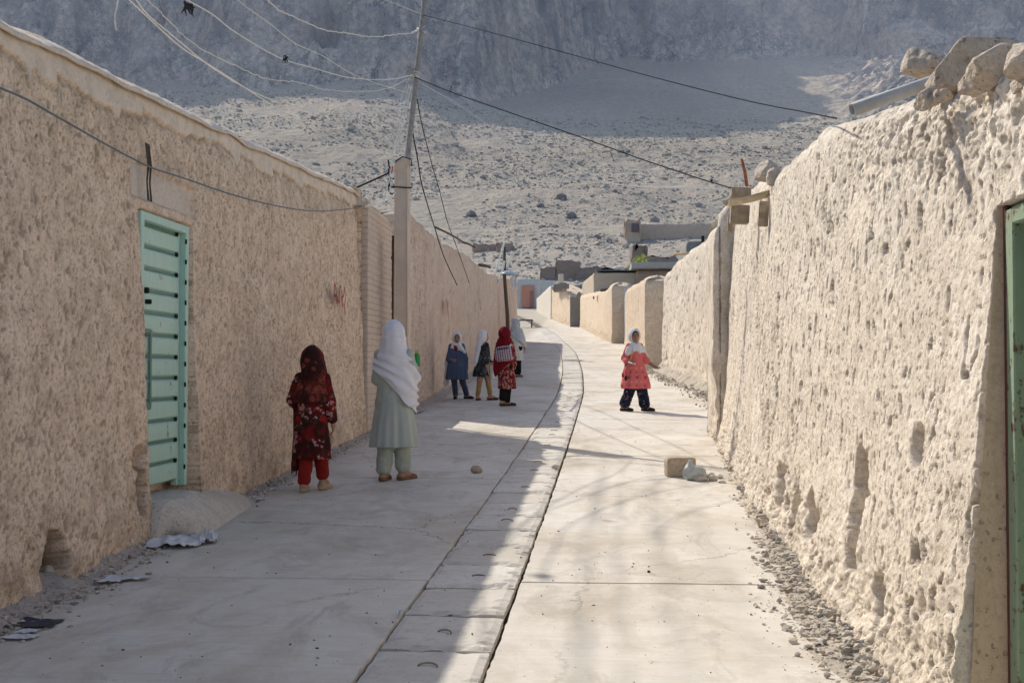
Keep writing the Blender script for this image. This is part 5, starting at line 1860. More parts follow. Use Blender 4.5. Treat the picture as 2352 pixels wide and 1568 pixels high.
# ------------------------------------------------------------------ figures: smooth bodies grown on a voxel field, clothes grown over them
class Vox:
    def __init__(s, lo, hi, h):
        s.h = h
        s.lo = np.array(lo, float)
        s.n = np.ceil((np.array(hi) - s.lo) / h).astype(int) + 1
        s.ax = [s.lo[i] + h * np.arange(s.n[i]) for i in range(3)]
        s.F = np.full(s.n, .12, np.float32)

    def sl(s, lo, hi, m=.07):
        out, pts = [], []
        for i in range(3):
            a = max(0, int((lo[i] - m - s.lo[i]) / s.h)); b = min(s.n[i], int((hi[i] + m - s.lo[i]) / s.h) + 2)
            out.append(slice(a, max(a + 1, b))); pts.append(s.ax[i][out[-1]])
        return tuple(out), np.meshgrid(*pts, indexing='ij', sparse=True)

    def put(s, S, d, k, op='u'):
        f = s.F[S]
        if op == 'cut':
            s.F[S] = np.maximum(f, -d)
            return
        if k > 0:
            h = np.clip(.5 + .5 * (f - d) / k, 0, 1)
            s.F[S] = f * (1 - h) + d * h - k * h * (1 - h)
        else:
            s.F[S] = np.minimum(f, d)

    def cap(s, a, b, ra, rb, k=.02, op='u', flat=1.0):
        a = np.array(a, float); b = np.array(b, float)
        r = max(ra, rb)
        S, (X, Y, Z) = s.sl(np.minimum(a, b) - r, np.maximum(a, b) + r)
        ba = b - a
        px, py, pz = X - a[0], (Y - a[1]) / flat, Z - a[2]
        bb = np.array([ba[0], ba[1] / flat, ba[2]])
        h = np.clip((px * bb[0] + py * bb[1] + pz * bb[2]) / (bb @ bb + 1e-9), 0, 1)
        d = np.sqrt((px - bb[0] * h) ** 2 + (py - bb[1] * h) ** 2 + (pz - bb[2] * h) ** 2) - (ra + (rb - ra) * h)
        s.put(S, d * (min(flat, 1)), k, op)
        return s

    def ell(s, c, r, k=.02, op='u', yaw=0.0, roll=0.0):
        c = np.array(c, float); r = np.array(r, float)
        R = r.max()
        S, (X, Y, Z) = s.sl(c - R, c + R)
        x, y, z = X - c[0], Y - c[1], Z - c[2]
        if yaw:
            x, y = x * math.cos(yaw) + y * math.sin(yaw), -x * math.sin(yaw) + y * math.cos(yaw)
        if roll:
            x, z = x * math.cos(roll) + z * math.sin(roll), -x * math.sin(roll) + z * math.cos(roll)
        k0 = np.sqrt((x / r[0]) ** 2 + (y / r[1]) ** 2 + (z / r[2]) ** 2)
        k1 = np.sqrt((x / r[0] ** 2) ** 2 + (y / r[1] ** 2) ** 2 + (z / r[2] ** 2) ** 2) + 1e-6
        s.put(S, k0 * (k0 - 1) / k1, k, op)
        return s

    def loft(s, rows, k=.02, op='u', folds=None, zmin=None, tilt=(0, 0)):
        """rows: (z, cx, cy, rx, ry)"""
        rows = sorted(rows)
        T = np.array(rows, float)
        X, Y, Z = np.meshgrid(*s.ax, indexing='ij', sparse=True)
        f = [np.interp(Z, T[:, 0], T[:, i]) for i in range(1, 5)]
        x = X - f[0]; y = Y - f[1]
        th = np.arctan2(y, x)
        mul_ = 1.0
        if folds is not None:
            mul_ = 1 + folds(th, Z)
        q = np.sqrt((x / (f[2] * mul_)) ** 2 + (y / (f[3] * mul_)) ** 2)
        d = (q - 1) * np.minimum(f[2], f[3])
        zl = (T[0, 0] if zmin is None else zmin) + tilt[0] * X + tilt[1] * Y
        d = np.maximum(np.maximum(d, Z - T[-1, 0]), zl - Z)
        s.put((slice(None),) * 3, d.astype(np.float32), k, op)
        return s

    def folds(s, amp, fx, fz, seed=0, zlo=None, zhi=None):
        X, Y, Z = np.meshgrid(*s.ax, indexing='ij')
        near = np.abs(s.F) < .05
        n = perlin(X[near] * fx + seed, Y[near] * fx + seed * .7, Z[near] * fz) + .5 * perlin(X[near] * fx * 2.1, Y[near] * fx * 2.1 + seed, Z[near] * fz * 2)
        w_ = 1.0
        if zlo is not None:
            w_ = 1 - sstep(Z[near], zlo, zhi)
        s.F[near] += amp * n * w_
        return s

    def hollow(s, z0, th):
        Z = s.ax[2][None, None, :]
        inner = np.maximum(s.F + th, Z - z0)
        s.F = np.maximum(s.F, -inner)
        return s

    def mesh(s):
        F = s.F
        nx, ny, nz = F.shape
        inside = F < 0
        cnt = np.zeros((nx - 1, ny - 1, nz - 1), np.int8)
        for dx in (0, 1):
            for dy in (0, 1):
                for dz in (0, 1):
                    cnt += inside[dx:nx - 1 + dx, dy:ny - 1 + dy, dz:nz - 1 + dz]
        act = (cnt > 0) & (cnt < 8)
        idx = np.full(act.shape, -1, np.int64)
        ii = np.argwhere(act)
        idx[act] = np.arange(len(ii))
        acc = np.zeros((len(ii), 3)); num = np.zeros(len(ii))
        corners = [(a, b, c) for a in (0, 1) for b in (0, 1) for c in (0, 1)]
        for c0 in corners:
            for ax in range(3):
                if c0[ax] == 0:
                    c1 = list(c0); c1[ax] = 1
                    f0 = F[ii[:, 0] + c0[0], ii[:, 1] + c0[1], ii[:, 2] + c0[2]]
                    f1 = F[ii[:, 0] + c1[0], ii[:, 1] + c1[1], ii[:, 2] + c1[2]]
                    m = (f0 < 0) != (f1 < 0)
                    t = np.where(m, f0 / np.where(np.abs(f0 - f1) < 1e-9, 1, f0 - f1), 0)
                    p = np.repeat(np.array(c0, float)[None], len(ii), 0); p[:, ax] += t
                    acc += p * m[:, None]; num += m
        V = s.lo + (ii + acc / np.maximum(num, 1)[:, None]) * s.h
        Q = []
        for ax in range(3):
            o1, o2 = (ax + 1) % 3, (ax + 2) % 3
            A = inside; sl0 = [slice(None)] * 3; sl1 = [slice(None)] * 3
            sl0[ax] = slice(0, -1); sl1[ax] = slice(1, None)
            ch = A[tuple(sl0)] != A[tuple(sl1)]
            e = np.argwhere(ch)
            e = e[(e[:, o1] > 0) & (e[:, o2] > 0) & (e[:, o1] < F.shape[o1] - 1) & (e[:, o2] < F.shape[o2] - 1)]
            if not len(e):
                continue
            def cell(d1, d2):
                q = e.copy(); q[:, o1] -= d1; q[:, o2] -= d2
                return idx[q[:, 0], q[:, 1], q[:, 2]]
            quad = np.stack([cell(1, 1), cell(0, 1), cell(0, 0), cell(1, 0)], 1)
            flip = ~A[tuple(sl0)][e[:, 0], e[:, 1], e[:, 2]]
            quad[flip] = quad[flip][:, ::-1]
            Q.append(quad)
        Q = np.concatenate(Q)
        Q = Q[(Q >= 0).all(1)]
        return V, Q


_sk = NT('skin', .6, .3)
SKIN = _sk.done(_sk.attr('col')['Color'])
HAIR = plain_mat('dark_hair', (.018, .013, .011), .3, 60, .5)


def unit(v):
    v = np.array(v, float)
    return v / (np.linalg.norm(v) + 1e-9)


def hand(vx, wrist, d, n, s, side, curl=.35):
    """palm, four uneven bent fingers and a thumb; d along the hand, n out of the palm, side +1/-1 puts the thumb"""
    d = unit(d); n = unit(np.array(n) - d * np.dot(n, d)); t = np.cross(d, n) * side
    w_ = np.array(wrist, float)
    vx.cap(w_, w_ + d * .035 * s, .019 * s, .024 * s, .01)
    vx.cap(w_ + d * .03 * s - t * .014 * s, w_ + d * .065 * s - t * .016 * s, .014 * s, .012 * s, .012)
    vx.cap(w_ + d * .03 * s + t * .014 * s, w_ + d * .065 * s + t * .016 * s, .014 * s, .012 * s, .012)
    for i, L in enumerate((.055, .064, .060, .046)):
        b = w_ + d * .068 * s + t * (.027 - .018 * i) * s
        m = b + unit(d + n * curl) * L * .5 * s
        e = m + unit(d + n * curl * 2.6) * L * .55 * s
        vx.cap(b, m, .0085 * s, .0080 * s, .004)
        vx.cap(m, e, .0080 * s, .0070 * s, .004)
    b = w_ + d * .022 * s + t * .024 * s
    m = b + unit(d * .7 + t * .8 + n * .2) * .032 * s
    e = m + unit(d * 1.0 + t * .25 + n * .4) * .028 * s
    vx.cap(b, m, .011 * s, .0095 * s, .008); vx.cap(m, e, .0095 * s, .008 * s, .005)


class Girl:
    def __init__(s, label, loc, H, face, body, armL, armR, legL, legR, hh=.155, skin=(.36, .21, .14), vox=.0075, lean=(0, 0), tilt=0, shw=.090):
        """x points right in the picture, y up the street. armX = (elbow, wrist, hand direction, palm normal); legX = (knee, ankle)"""
        s.root = thing('person', label, 'person', loc)
        s.root['group'] = 'girls walking in the street'
        s.H = H; s.loc = np.array(loc)
        s.face = unit((*face, 0)); s.body = unit((*body, 0))
        s.fs = np.array([s.face[1], -s.face[0], 0])   # wearer's right-hand side of the head
        s.bs = np.array([s.body[1], -s.body[0], 0])
        s.lean = np.array([*lean, 0])
        s.hc = np.array([0, 0, H - hh * H * .5]) + s.lean
        s.hr = np.array([.078, .095, .118]) * (hh * H / .225)
        s.sh = np.array([0, 0, .80 * H]) + s.lean * .8
        s.yaw = math.atan2(-s.face[0], s.face[1])
        s.byaw = math.atan2(-s.body[0], s.body[1])
        s.armL, s.armR, s.legL, s.legR = armL, armR, legL, legR
        s.shL = s.sh + np.array([-1, 0, 0]) * shw * H * max(.55, abs(s.bs[0])) + np.array([0, 1, 0]) * shw * H * s.bs[1] * (-1 if s.bs[0] > 0 else 1) * .9
        s.shR = 2 * s.sh - s.shL
        s.hipL = np.array([0, 0, .5 * H]) + (s.shL - s.sh) * .52; s.hipR = np.array([0, 0, .5 * H]) + (s.shR - s.sh) * .52
        s.vox = vox
        v = Vox((-.45, -.40, -.03), (.45, .40, H + .06), vox)
        v.cap((0, 0, .53 * H), (*(s.lean[:2] * .7), .75 * H), .078 * H, .085 * H, .03, flat=.75 if abs(s.bs[0]) > .5 else 1.0)
        v.cap(s.shL, s.shR, .034 * H, .034 * H, .05)
        v.cap(s.sh, s.hc - np.array([0, 0, .05]), .034 * H, .03 * H, .03)
        f = s.face
        v.ell(s.hc + np.array([0, 0, .012]), s.hr * np.array([1, 1, .88]), .02, yaw=s.yaw)
        v.ell(s.hc + f * .022 - np.array([0, 0, .045]), s.hr * np.array([.74, .74, .62]), .03, yaw=s.yaw)
        v.cap(s.hc + f * (s.hr[1] * .98) + np.array([0, 0, .004]), s.hc + f * (s.hr[1] * 1.12) - np.array([0, 0, .022]), .008, .013, .012)
        v.ell(s.hc + f * (s.hr[1] * .88) - np.array([0, 0, .052]), (.024, .016, .010), .012, yaw=s.yaw)
        for sg in (-1, 1):
            v.ell(s.hc + s.fs * sg * .034 + f * s.hr[1] * .93 + np.array([0, 0, .012]), (.015, .010, .010), .006, op='cut', yaw=s.yaw)
            v.ell(s.hc + s.fs * sg * .033 + f * s.hr[1] * .80 + np.array([0, 0, .010]), (.014, .012, .011), .004, yaw=s.yaw)
            v.ell(s.hc + s.fs * sg * s.hr[0] * .98 - np.array([0, 0, .008]), (.014, .024, .03), .008, yaw=s.yaw)
        k = H / 1.3
        for (el, wr, hd, pn), sh, sg in ((armL, s.shL, -1), (armR, s.shR, 1)):
            v.cap(sh, el, .033 * H, .026 * H, .02); v.cap(el, wr, .026 * H, .018 * H, .012)
            hand(v, wr, hd, pn, k * .92, sg)
        for (kn, an, _), hp in ((legL, s.hipL), (legR, s.hipR)):
            v.cap(hp, kn, .06 * H, .042 * H, .03); v.cap(kn, an, .042 * H, .025 * H, .02)
        s.feet = []
        for (kn, an, _), fd in ((legL, s.footdir(legL)), (legR, s.footdir(legR))):
            an = np.array(an, float)
            toe = an + fd * .13 * k + np.array([0, 0, -(an[2] - .022)])
            heel = an - fd * .035 * k + np.array([0, 0, -(an[2] - .03) * .8])
            v.cap(an, heel, .026 * k, .028 * k, .02); v.cap(an, toe, .028 * k, .022 * k, .02); v.cap(heel, toe, .026 * k, .022 * k, .02)
            s.feet.append((heel, toe, an, fd))
        V, Q = v.mesh()
        o = mesh_obj('body', V, Q, SKIN, s.root, True, local=True)
        rel = V - s.hc
        fx = rel @ s.fs; fy = rel @ s.face; fz = rel[:, 2]
        colr = np.repeat(np.array([skin]), len(V), 0)
        warm = np.clip(np.exp(-((np.abs(fx) - .04) ** 2 + (fz + .02) ** 2) / .0008), 0, 1) * (fy > 0)
        colr = colr * (1 + .10 * warm[:, None] * np.array([1.2, .2, .1]))
        def paint(mask, c):
            colr[mask] = c
        front = fy > .03
        for sg in (-1, 1):
            paint(front & (((fx - sg * .033) / .014) ** 2 + ((fz - .010) / .0075) ** 2 < 1), (.03, .02, .016))
            paint(front & (((fx - sg * .034) / .020) ** 2 + ((fz - .031) / .0055) ** 2 < 1), (.045, .03, .022))
        paint(front & ((fx / .024) ** 2 + ((fz + .052) / .0085) ** 2 < 1), (.30, .10, .085))
        at_ = o.data.color_attributes.new('col', 'FLOAT_COLOR', 'POINT')
        at_.data.foreach_set('color', np.concatenate([colr, np.ones((len(V), 1))], 1).astype(np.float32).ravel())
        s.bodyo = o

    def footdir(s, leg):
        return unit((*leg[2], 0)) if len(leg) > 2 else s.body

    def new(s, lo=(-.5, -.45), hi=(.5, .45), z0=-.02, z1=None, h=None):
        return Vox((*lo, z0), (*hi, (z1 if z1 else s.H + .08)), h or s.vox)

    def emit(s, name, v, mat, parent=None, smooth=True):
        V, Q = v.mesh()
        return mesh_obj(name, V, Q, mat, parent or s.root, smooth, local=True)

    def shoes(s, mat, open_back=True):
        k = s.H / 1.3
        for heel, toe, an, fd in s.feet:
            v = Vox(np.minimum(heel, toe) - .09, np.maximum(heel, toe) + .10, .005)
            dz = np.array([0, 0, .0])
            v.cap(heel - np.array([0, 0, .012]), toe - np.array([0, 0, .008]), .033 * k, .030 * k, .01)
            v.cap(toe - fd * .05 * k + np.array([0, 0, .006]), toe, .036 * k, .031 * k, .01)
            sp = an + fd * .005 + np.array([0, 0, .02])
            v.ell(sp - fd * .01 + np.array([0, 0, .012]), (.034 * k, .05 * k, .05), 0, op='cut', yaw=math.atan2(-fd[0], fd[1]))
            z = v.ax[2][None, None, :]
            fl = min(heel[2], toe[2]) - .034 * k
            v.F = np.maximum(v.F, (max(.003, fl)) - z)
            s.emit('shoe', v, mat)

    def trousers(s, mat, r_hip=.072, r_knee=.062, r_cuff=.052, zcuff=.085, fold=.006):
        H = s.H
        v = s.new(z1=.66 * H)
        v.cap((0, 0, .53 * H), (0, 0, .60 * H), .095 * H, .09 * H, .03, flat=.8)
        for leg, hp in ((s.legL, s.hipL), (s.legR, s.hipR)):
            kn, an = np.array(leg[0], float), np.array(leg[1], float)
            v.cap(hp, kn, r_hip * H / 1.3 + .012, r_knee * H / 1.3, .03)
            cu = kn + (an - kn) * ((kn[2] - zcuff - max(0, an[2] - .07)) / max(.05, kn[2] - an[2])) if kn[2] > zcuff else an
            v.cap(kn, cu, r_knee * H / 1.3, r_cuff * H / 1.3, .02)
        v.folds(fold, 16, 12, 3)
        # cuffs open at the bottom
        Z = v.ax[2][None, None, :]; X = v.ax[0][:, None, None]
        for leg in (s.legL, s.legR):
            pass
        return s.emit('trousers', v, mat)

    def hair(s, k=1.05):
        v = Vox(s.hc - .16, s.hc + .17, .006)
        v.ell(s.hc + np.array([0, 0, .014]) - s.face * .004, s.hr * np.array([1.07, 1.04, .94]) * k / 1.03, .01, yaw=s.yaw)
        c = s.hc + s.face * .085 - np.array([0, 0, .025])
        v.ell(c, (.062, .085, .088), 0, op='cut', yaw=s.yaw)
        return s.emit('hair', v, HAIR)


def cloth(name, base, spots=(), var=.12, weave=.15, scale=9, rough=.9, bump=.004, stripes=None):
    t = NT(name, rough, .12)
    p = t.pos(kind='obj')
    n = t.noise(p, scale, 4, .6)
    c = t.mix(t.ramp(n, [(.3, 0.), (.7, 1.)]), mul(base, 1 - var), mul(base, 1 + var))
    wv = t.noise(p, 130, 2, .6)
    c = t.mix(weave, c, t.mix(wv, mul(base, .6), mul(base, 1.3)))
    for (sc, thr, col, dens, dist) in spots:
        q = t.n('ShaderNodeVectorMath', operation='ADD')
        t.l(p, q.inputs[0])
        nn = t.n('ShaderNodeVectorMath', operation='SCALE')
        t.l(t.noise(p, sc * .9, 3, .6, out='Color'), nn.inputs[0]); nn.inputs['Scale'].default_value = dist / sc
        t.l(nn.outputs[0], q.inputs[1])
        d = t.voro(q.outputs[0], sc); r = t.sep(t.voro(q.outputs[0], sc, 'F1', 'Color'))[0]
        m = t.math('MULTIPLY', t.ramp(d, [(thr * .8, 1.), (thr, 0.)]), t.ramp(r, [(1 - dens - .01, 0.), (1 - dens, 1.)]))
        c = t.mix(m, c, col)
    if stripes:
        ax, fr, col, thr = stripes
        x = t.sep(p)[ax]
        w_ = t.math('SINE', t.math('MULTIPLY', x, fr))
        c = t.mix(t.ramp(w_, [(thr, 0.), (thr + .1, 1.)]), c, col)
    return t.done(c, t.bump(t.math('ADD', n, t.math('MULTIPLY', wv, .3)), bump, .6))


def floral(name, base, dark, petals, leaf, scale=1.0, mottled=.5, dens=.52):
    t = NT(name, .9, .12)
    p = t.pos(kind='obj')
    n = t.noise(p, 5.5 * scale, 5, .65, .6)
    c = t.mix(t.ramp(n, [(mottled - .05, 0.), (mottled + .05, 1.)]), base, dark)
    w_ = t.n('ShaderNodeVectorMath', operation='ADD'); t.l(p, w_.inputs[0])
    sc_ = t.n('ShaderNodeVectorMath', operation='SCALE'); t.l(t.noise(p, 26 * scale, 3, .7, out='Color'), sc_.inputs[0]); sc_.inputs['Scale'].default_value = .05 / scale
    t.l(sc_.outputs[0], w_.inputs[1])
    clump = t.noise(p, 7.5 * scale, 2, .5)
    d = t.voro(w_.outputs[0], 26 * scale); r = t.sep(t.voro(w_.outputs[0], 26 * scale, 'F1', 'Color'))
    inb = t.ramp(clump, [(dens, 0.), (dens + .05, 1.)])
    lf_ = t.math('MULTIPLY', t.ramp(clump, [(dens - .07, 0.), (dens - .03, 1.)]), t.ramp(d, [(.30, 1.), (.45, 0.)]))
    c = t.mix(t.math('MULTIPLY', lf_, .8), c, leaf)
    pc = t.mix(r[1], petals[0], petals[1])
    pc = t.mix(t.ramp(d, [(.10, 1.), (.2, 0.)]), pc, mul(dark, 1.5))
    c = t.mix(t.math('MULTIPLY', inb, t.math('MULTIPLY', t.ramp(d, [(.42, 1.), (.55, 0.)]), t.ramp(r[0], [(.25, 0.), (.3, 1.)]))), c, pc)
    wv = t.noise(p, 140, 2, .6)
    c = t.mix(.15, c, t.mix(wv, mul(base, .5), mul(base, 1.4)))
    return t.done(c, t.bump(t.noise(p, 14, 4, .6), .005, .6))


A = np.array
WSCARF = cloth('white_scarf', (.74, .73, .77), var=.05, scale=6)


def gl(px, py):
    g = ground_at(px, py)
    return (g.x, g.y, g.z)


def pleat(n, amp, z0, z1, seed=0):
    def f(th, Z):
        w_ = (1 - sstep(Z, z0, z1))
        return w_ * amp * (np.sin(n * th + seed + 2 * np.sin(2 * th + seed)) + .5 * np.sin((2 * n + 1) * th + 1.3 * seed))
    return f


def sleeves(v, g, r0, r1, toL=1.0, toR=1.0, k=.03):
    """cloth along both arms; to = 1 reaches the wrist, .5 about the elbow"""
    for (el, wr, _, _), sh, to in ((g.armL, g.shL, toL), (g.armR, g.shR, toR)):
        el = A(el, float); wr = A(wr, float)
        v.cap(sh, el if to >= .5 else sh + (el - sh) * to * 2, r0, (r0 + r1) / 2, k)
        if to > .5:
            v.cap(el, el + (wr - el) * min(1, (to - .5) * 2) * .97, (r0 + r1) / 2, r1, .02)


# ---- small girl in dark red, seen from behind
g = Girl('small girl in dark red floral dress and long maroon headscarf, back turned', gl(716, 1127), 1.265, (.0, 1), (0, 1),
         ((-.185, .0, .82), (-.11, .14, .82), (.6, .8, 0), (0, 0, 1)),
         ((.165, -.01, .80), (.185, .03, .615), (.05, .15, -1), (-1, 0, 0)),
         ((-.05, .03, .36), (-.055, -.08, .060), (-.05, 1)), ((.055, .10, .36), (.085, .07, .115), (.30, 1)))
g.shoes(cloth('beige_shoe', (.40, .31, .20), scale=30))
g.trousers(cloth('red_trousers', (.24, .018, .016), var=.2), r_hip=.078, r_knee=.068, r_cuff=.060, zcuff=.10)
FLOR = [(11, .34, (.012, .010, .009), .62, .5), (13, .22, (.50, .16, .18), .28, .5), (13, .10, (.62, .45, .40), .24, .2), (19, .15, (.07, .085, .04), .3, .5)]
v = g.new(z0=.2)
H = g.H
v.loft([(.29, .0, .0, .165, .125), (.45, .0, 0, .158, .118), (.66, 0, 0, .138, .105), (.80, 0, 0, .125, .10), (.95, 0, 0, .125, .092), (1.02, 0, 0, .105, .075), (1.07, 0, 0, .05, .05)], folds=pleat(5, .06, .3, .9, 1))
sleeves(v, g, .055, .046, 1, .93)
v.folds(.006, 14, 4, 2).hollow(.55, .016)
g.emit('dress', v, floral('dark_floral', (.19, .012, .014), (.020, .012, .011), ((.55, .17, .19), (.66, .48, .44)), (.035, .05, .025), 1.0, .47, .55))
v = g.new(z0=.10)
hc = g.hc
v.ell(hc + A([0, -.008, .016]), (.100, .118, .128), .03)
v.loft([(.775, .01, -.02, .170, .135), (.85, .0, -.015, .178, .14), (.92, .0, -.01, .165, .125), (1.0, .015, -.01, .125, .11), (1.08, .025, -.02, .112, .115), (1.15, .015, -.02, .10, .11)], k=.04, zmin=.79, tilt=(-.06, 0))
v.cap((-.12, .03, .95), (-.18, .02, .80), .06, .05, .06)
v.cap((-.15, .06, .80), (-.165, .05, .22), .036, .030, .03, flat=1.3)
for i in range(4):
    v.cap((-.19 + .018 * i, .05, .24), (-.195 + .02 * i, .05, .14 + .02 * (i % 2)), .010, .005, .006)
v.ell(hc + A([0, .12, -.02]), (.066, .08, .10), 0, op='cut')
v.folds(.010, 15, 3.2, 5)
g.emit('headscarf', v, floral('maroon_scarf', (.115, .022, .018), (.020, .010, .010), ((.30, .075, .05), (.20, .04, .03)), (.06, .02, .015), .8, .50, .50))

# ---- taller girl in white shawl
g = Girl('tall girl wrapped in a white shawl over a pale sage dress, back turned', gl(904, 1104), 1.505, (.08, 1), (.05, 1),
         ((-.165, .02, .97), (-.08, .16, .98), (.9, .4, .1), (0, .3, 1)),
         ((.175, .05, .98), (.15, .20, 1.13), (-.3, .5, .8), (-1, 0, .2)),
         ((-.075, .02, .42), (-.09, -.03, .075), (.1, 1)), ((.065, .07, .42), (.085, .05, .095), (.55, .85)), hh=.15)
g.shoes(cloth('tan_sandal', (.20, .11, .07), scale=30))
g.trousers(cloth('sage_trousers', (.40, .43, .37), var=.08), r_hip=.085, r_knee=.072, r_cuff=.064, zcuff=.115, fold=.008)
SAGE = cloth('sage_dress', (.44, .475, .43), var=.06, scale=4)
v = g.new(z0=.25)
v.loft([(.325, .0, .0, .228, .165), (.5, .0, 0, .205, .15), (.72, 0, 0, .175, .125), (.90, 0, 0, .155, .11), (1.15, 0, 0, .165, .10), (1.22, 0, 0, .12, .075)], folds=pleat(6, .065, .35, .95, .4))
sleeves(v, g, .06, .05, .9, .9)
v.folds(.006, 9, 2, 4).hollow(.6, .016)
g.emit('dress', v, SAGE)
v = g.new(z0=.55, lo=(-.35, -.32), hi=(.35, .35))
hc = g.hc
v.ell(hc + A([0, -.012, .018]), (.108, .125, .135), .03)
v.loft([(.60, .03, -.01, .185, .135), (.80, .02, -.01, .195, .145), (.98, .005, -.005, .198, .145), (1.08, .0, -.005, .195, .14), (1.17, .0, -.01, .175, .138), (1.25, .0, -.02, .135, .13), (1.36, 0, -.015, .113, .128)], k=.05, zmin=.885, tilt=(-1.05, 0))
v.cap((.12, .05, 1.05), (.18, .07, .98), .075, .065, .05)
v.cap((-.12, .02, 1.12), (-.165, .04, .97), .07, .05, .05)
v.cap((.17, .03, .98), (.185, .02, .72), .05, .035, .05)
v.ell(hc + A([0.01, .125, -.02]), (.068, .08, .10), 0, op='cut')
# swags that sweep down to her right
X, Y, Z = np.meshgrid(*v.ax, indexing='ij')
nr = np.abs(v.F) < .05
u = (Z[nr] + .62 * X[nr])
low = 1 - sstep(Z[nr], 1.16, 1.26)
v.F[nr] += low * (.013 * np.sin(u * 58 + 4 * perlin(X[nr] * 5, Y[nr] * 5, Z[nr] * 5)) * (.5 + .9 * np.clip(perlin(X[nr] * 4, Y[nr] * 4 + 3, Z[nr] * 4) + .3, 0, 1))) + (1 - low) * .008 * perlin(X[nr] * 16, Y[nr] * 16, Z[nr] * 3)
g.emit('shawl', v, WSCARF)
white_girl = g
# something green held at her side
bt = MB()
hp = A([.185, .235, 1.165])
bt.tube([hp + A([0, 0, -.07]), hp + A([0, 0, .03]), hp + A([0, 0, .05]), hp + A([0, 0, .06])], [.034, .034, .022, .015], 12)
bt.tube([hp + A([0, 0, .062]), hp + A([0, 0, .082])], [.018, .017], 10, m=1)
o = bt.obj('bottle', None, None, True, mats=[plain_mat('green_plastic', (.03, .26, .08), .1, 20, .35), plain_mat('yellow_cap', (.5, .42, .05), .1)], local=True)
o.location = tuple(A(white_girl.loc))
tag(o, 'small green bottle with yellow cap held by the tall girl in white shawl', 'bottle')

# ---- girl in blue, facing us
g = Girl('girl in a slate blue dress and white headscarf, facing the camera by the wall', gl(1049, 916), 1.30, (.18, -1), (.1, -1),
         ((-.165, -.02, .78), (-.10, -.13, .76), (.8, -.5, -.1), (0, .6, .5)),
         ((.175, .01, .78), (.185, -.02, .56), (.05, -.1, -1), (-1, 0, 0)),
         ((-.045, -.03, .36), (-.02, -.02, .07), (.0, -1)), ((.11, -.01, .37), (.19, .06, .08), (.9, -.45)), vox=.008, hh=.165, shw=.080)
g.shoes(cloth('black_shoe', (.02, .02, .024), scale=30, rough=.5))
g.trousers(cloth('navy_trousers', (.055, .07, .12), var=.15), r_hip=.07, r_knee=.060, r_cuff=.052, zcuff=.09)
v = g.new(z0=.3)
v.loft([(.385, .01, 0, .215, .15), (.55, .01, 0, .205, .145), (.75, 0, 0, .18, .125), (.90, 0, 0, .135, .105), (.99, 0, 0, .118, .09), (1.04, 0, 0, .095, .075), (1.08, 0, 0, .05, .05)], folds=pleat(9, .05, .4, .85, 2))
sleeves(v, g, .056, .046, .95, .9)
v.folds(.006, 11, 3, 4).hollow(.6, .017)
g.emit('dress', v, cloth('slate_blue', (.095, .125, .205), [(4, .5, (.13, .16, .235), .4, .8)], var=.12, scale=5))
v = Vox((-.14, -.22, .92), (.14, .02, 1.07), .007)
v.loft([(.93, .0, -.09, .012, .012), (.99, .0, -.085, .055, .03), (1.05, .0, -.06, .075, .05)], k=.0)
g.emit('neckline', v, cloth('dark_red_yoke', (.20, .03, .035), [(30, .3, (.03, .015, .02), .5, .2)]))
v = g.new(z0=.25)
hc = g.hc
v.ell(hc + A([0, .01, .016]), (.098, .115, .125), .03)
v.loft([(.97, 0, .01, .155, .12), (1.03, 0, .01, .14, .115), (1.09, 0, .01, .105, .10)], k=.05, zmin=.985, tilt=(-.25, .15))
v.cap((.05, -.08, 1.05), (.16, -.06, .92), .04, .03, .04)
v.cap((-.12, .08, 1.02), (-.20, .10, .70), .055, .05, .05, flat=.8)
v.cap((-.20, .10, .70), (-.225, .10, .30), .05, .055, .03, flat=.6)
c = hc + g.face * .115 + A([0, 0, -.012])
v.ell(c, (.068, .09, .100), 0, op='cut', yaw=g.yaw)
v.folds(.006, 13, 4, 8)
g.emit('headscarf', v, WSCARF)
g.hair()

# ---- girl in black patterned dress, in profile
g = Girl('girl in black patterned dress and mustard trousers in profile, white scarf trailing behind', gl(1111, 919), 1.33, (.93, .36), (.85, .5),
         ((-.02, -.07, .80), (.09, -.09, .72), (.9, .0, -.35), (0, .4, 1)),
         ((.07, .13, .82), (.15, .06, .76), (.9, -.2, -.2), (0, 0, 1)),
         ((-.075, -.03, .38), (-.115, -.03, .075), (.15, .95)), ((.08, .03, .38), (.125, .03, .085), (.95, .2)), vox=.008)
g.shoes(cloth('oxblood_shoe', (.085, .03, .028), scale=30, rough=.6))
g.trousers(cloth('mustard_trousers', (.36, .235, .075), var=.12), r_hip=.062, r_knee=.05, r_cuff=.045, zcuff=.12)
v = g.new(z0=.35)
v.loft([(.46, -.05, 0, .165, .15), (.6, -.035, 0, .155, .14), (.78, -.01, 0, .125, .13), (.92, .0, 0, .105, .135), (1.04, 0, 0, .095, .13), (1.09, 0.01, 0, .065, .07)], folds=pleat(5, .05, .45, .9, 1))
sleeves(v, g, .054, .045, .95, .95)
v.folds(.006, 12, 4, 6).hollow(.62, .017)
g.emit('dress', v, floral('black_pattern', (.020, .022, .028), (.045, .05, .055), ((.20, .21, .23), (.12, .14, .12)), (.05, .07, .05), 1.6, .5, .48))
v = g.new(z0=.55)
hc = g.hc
v.ell(hc + A([-.022, -.008, .014]), (.103, .098, .12), .03)
v.cap(hc + A([-.04, 0, -.02]), (-.08, -.05, 1.0), .085, .07, .05)
v.cap((-.08, -.05, 1.0), (-.15, -.08, .76), .07, .045, .04, flat=.9)
v.cap((-.15, -.08, .76), (-.165, -.08, .68), .045, .03, .02)
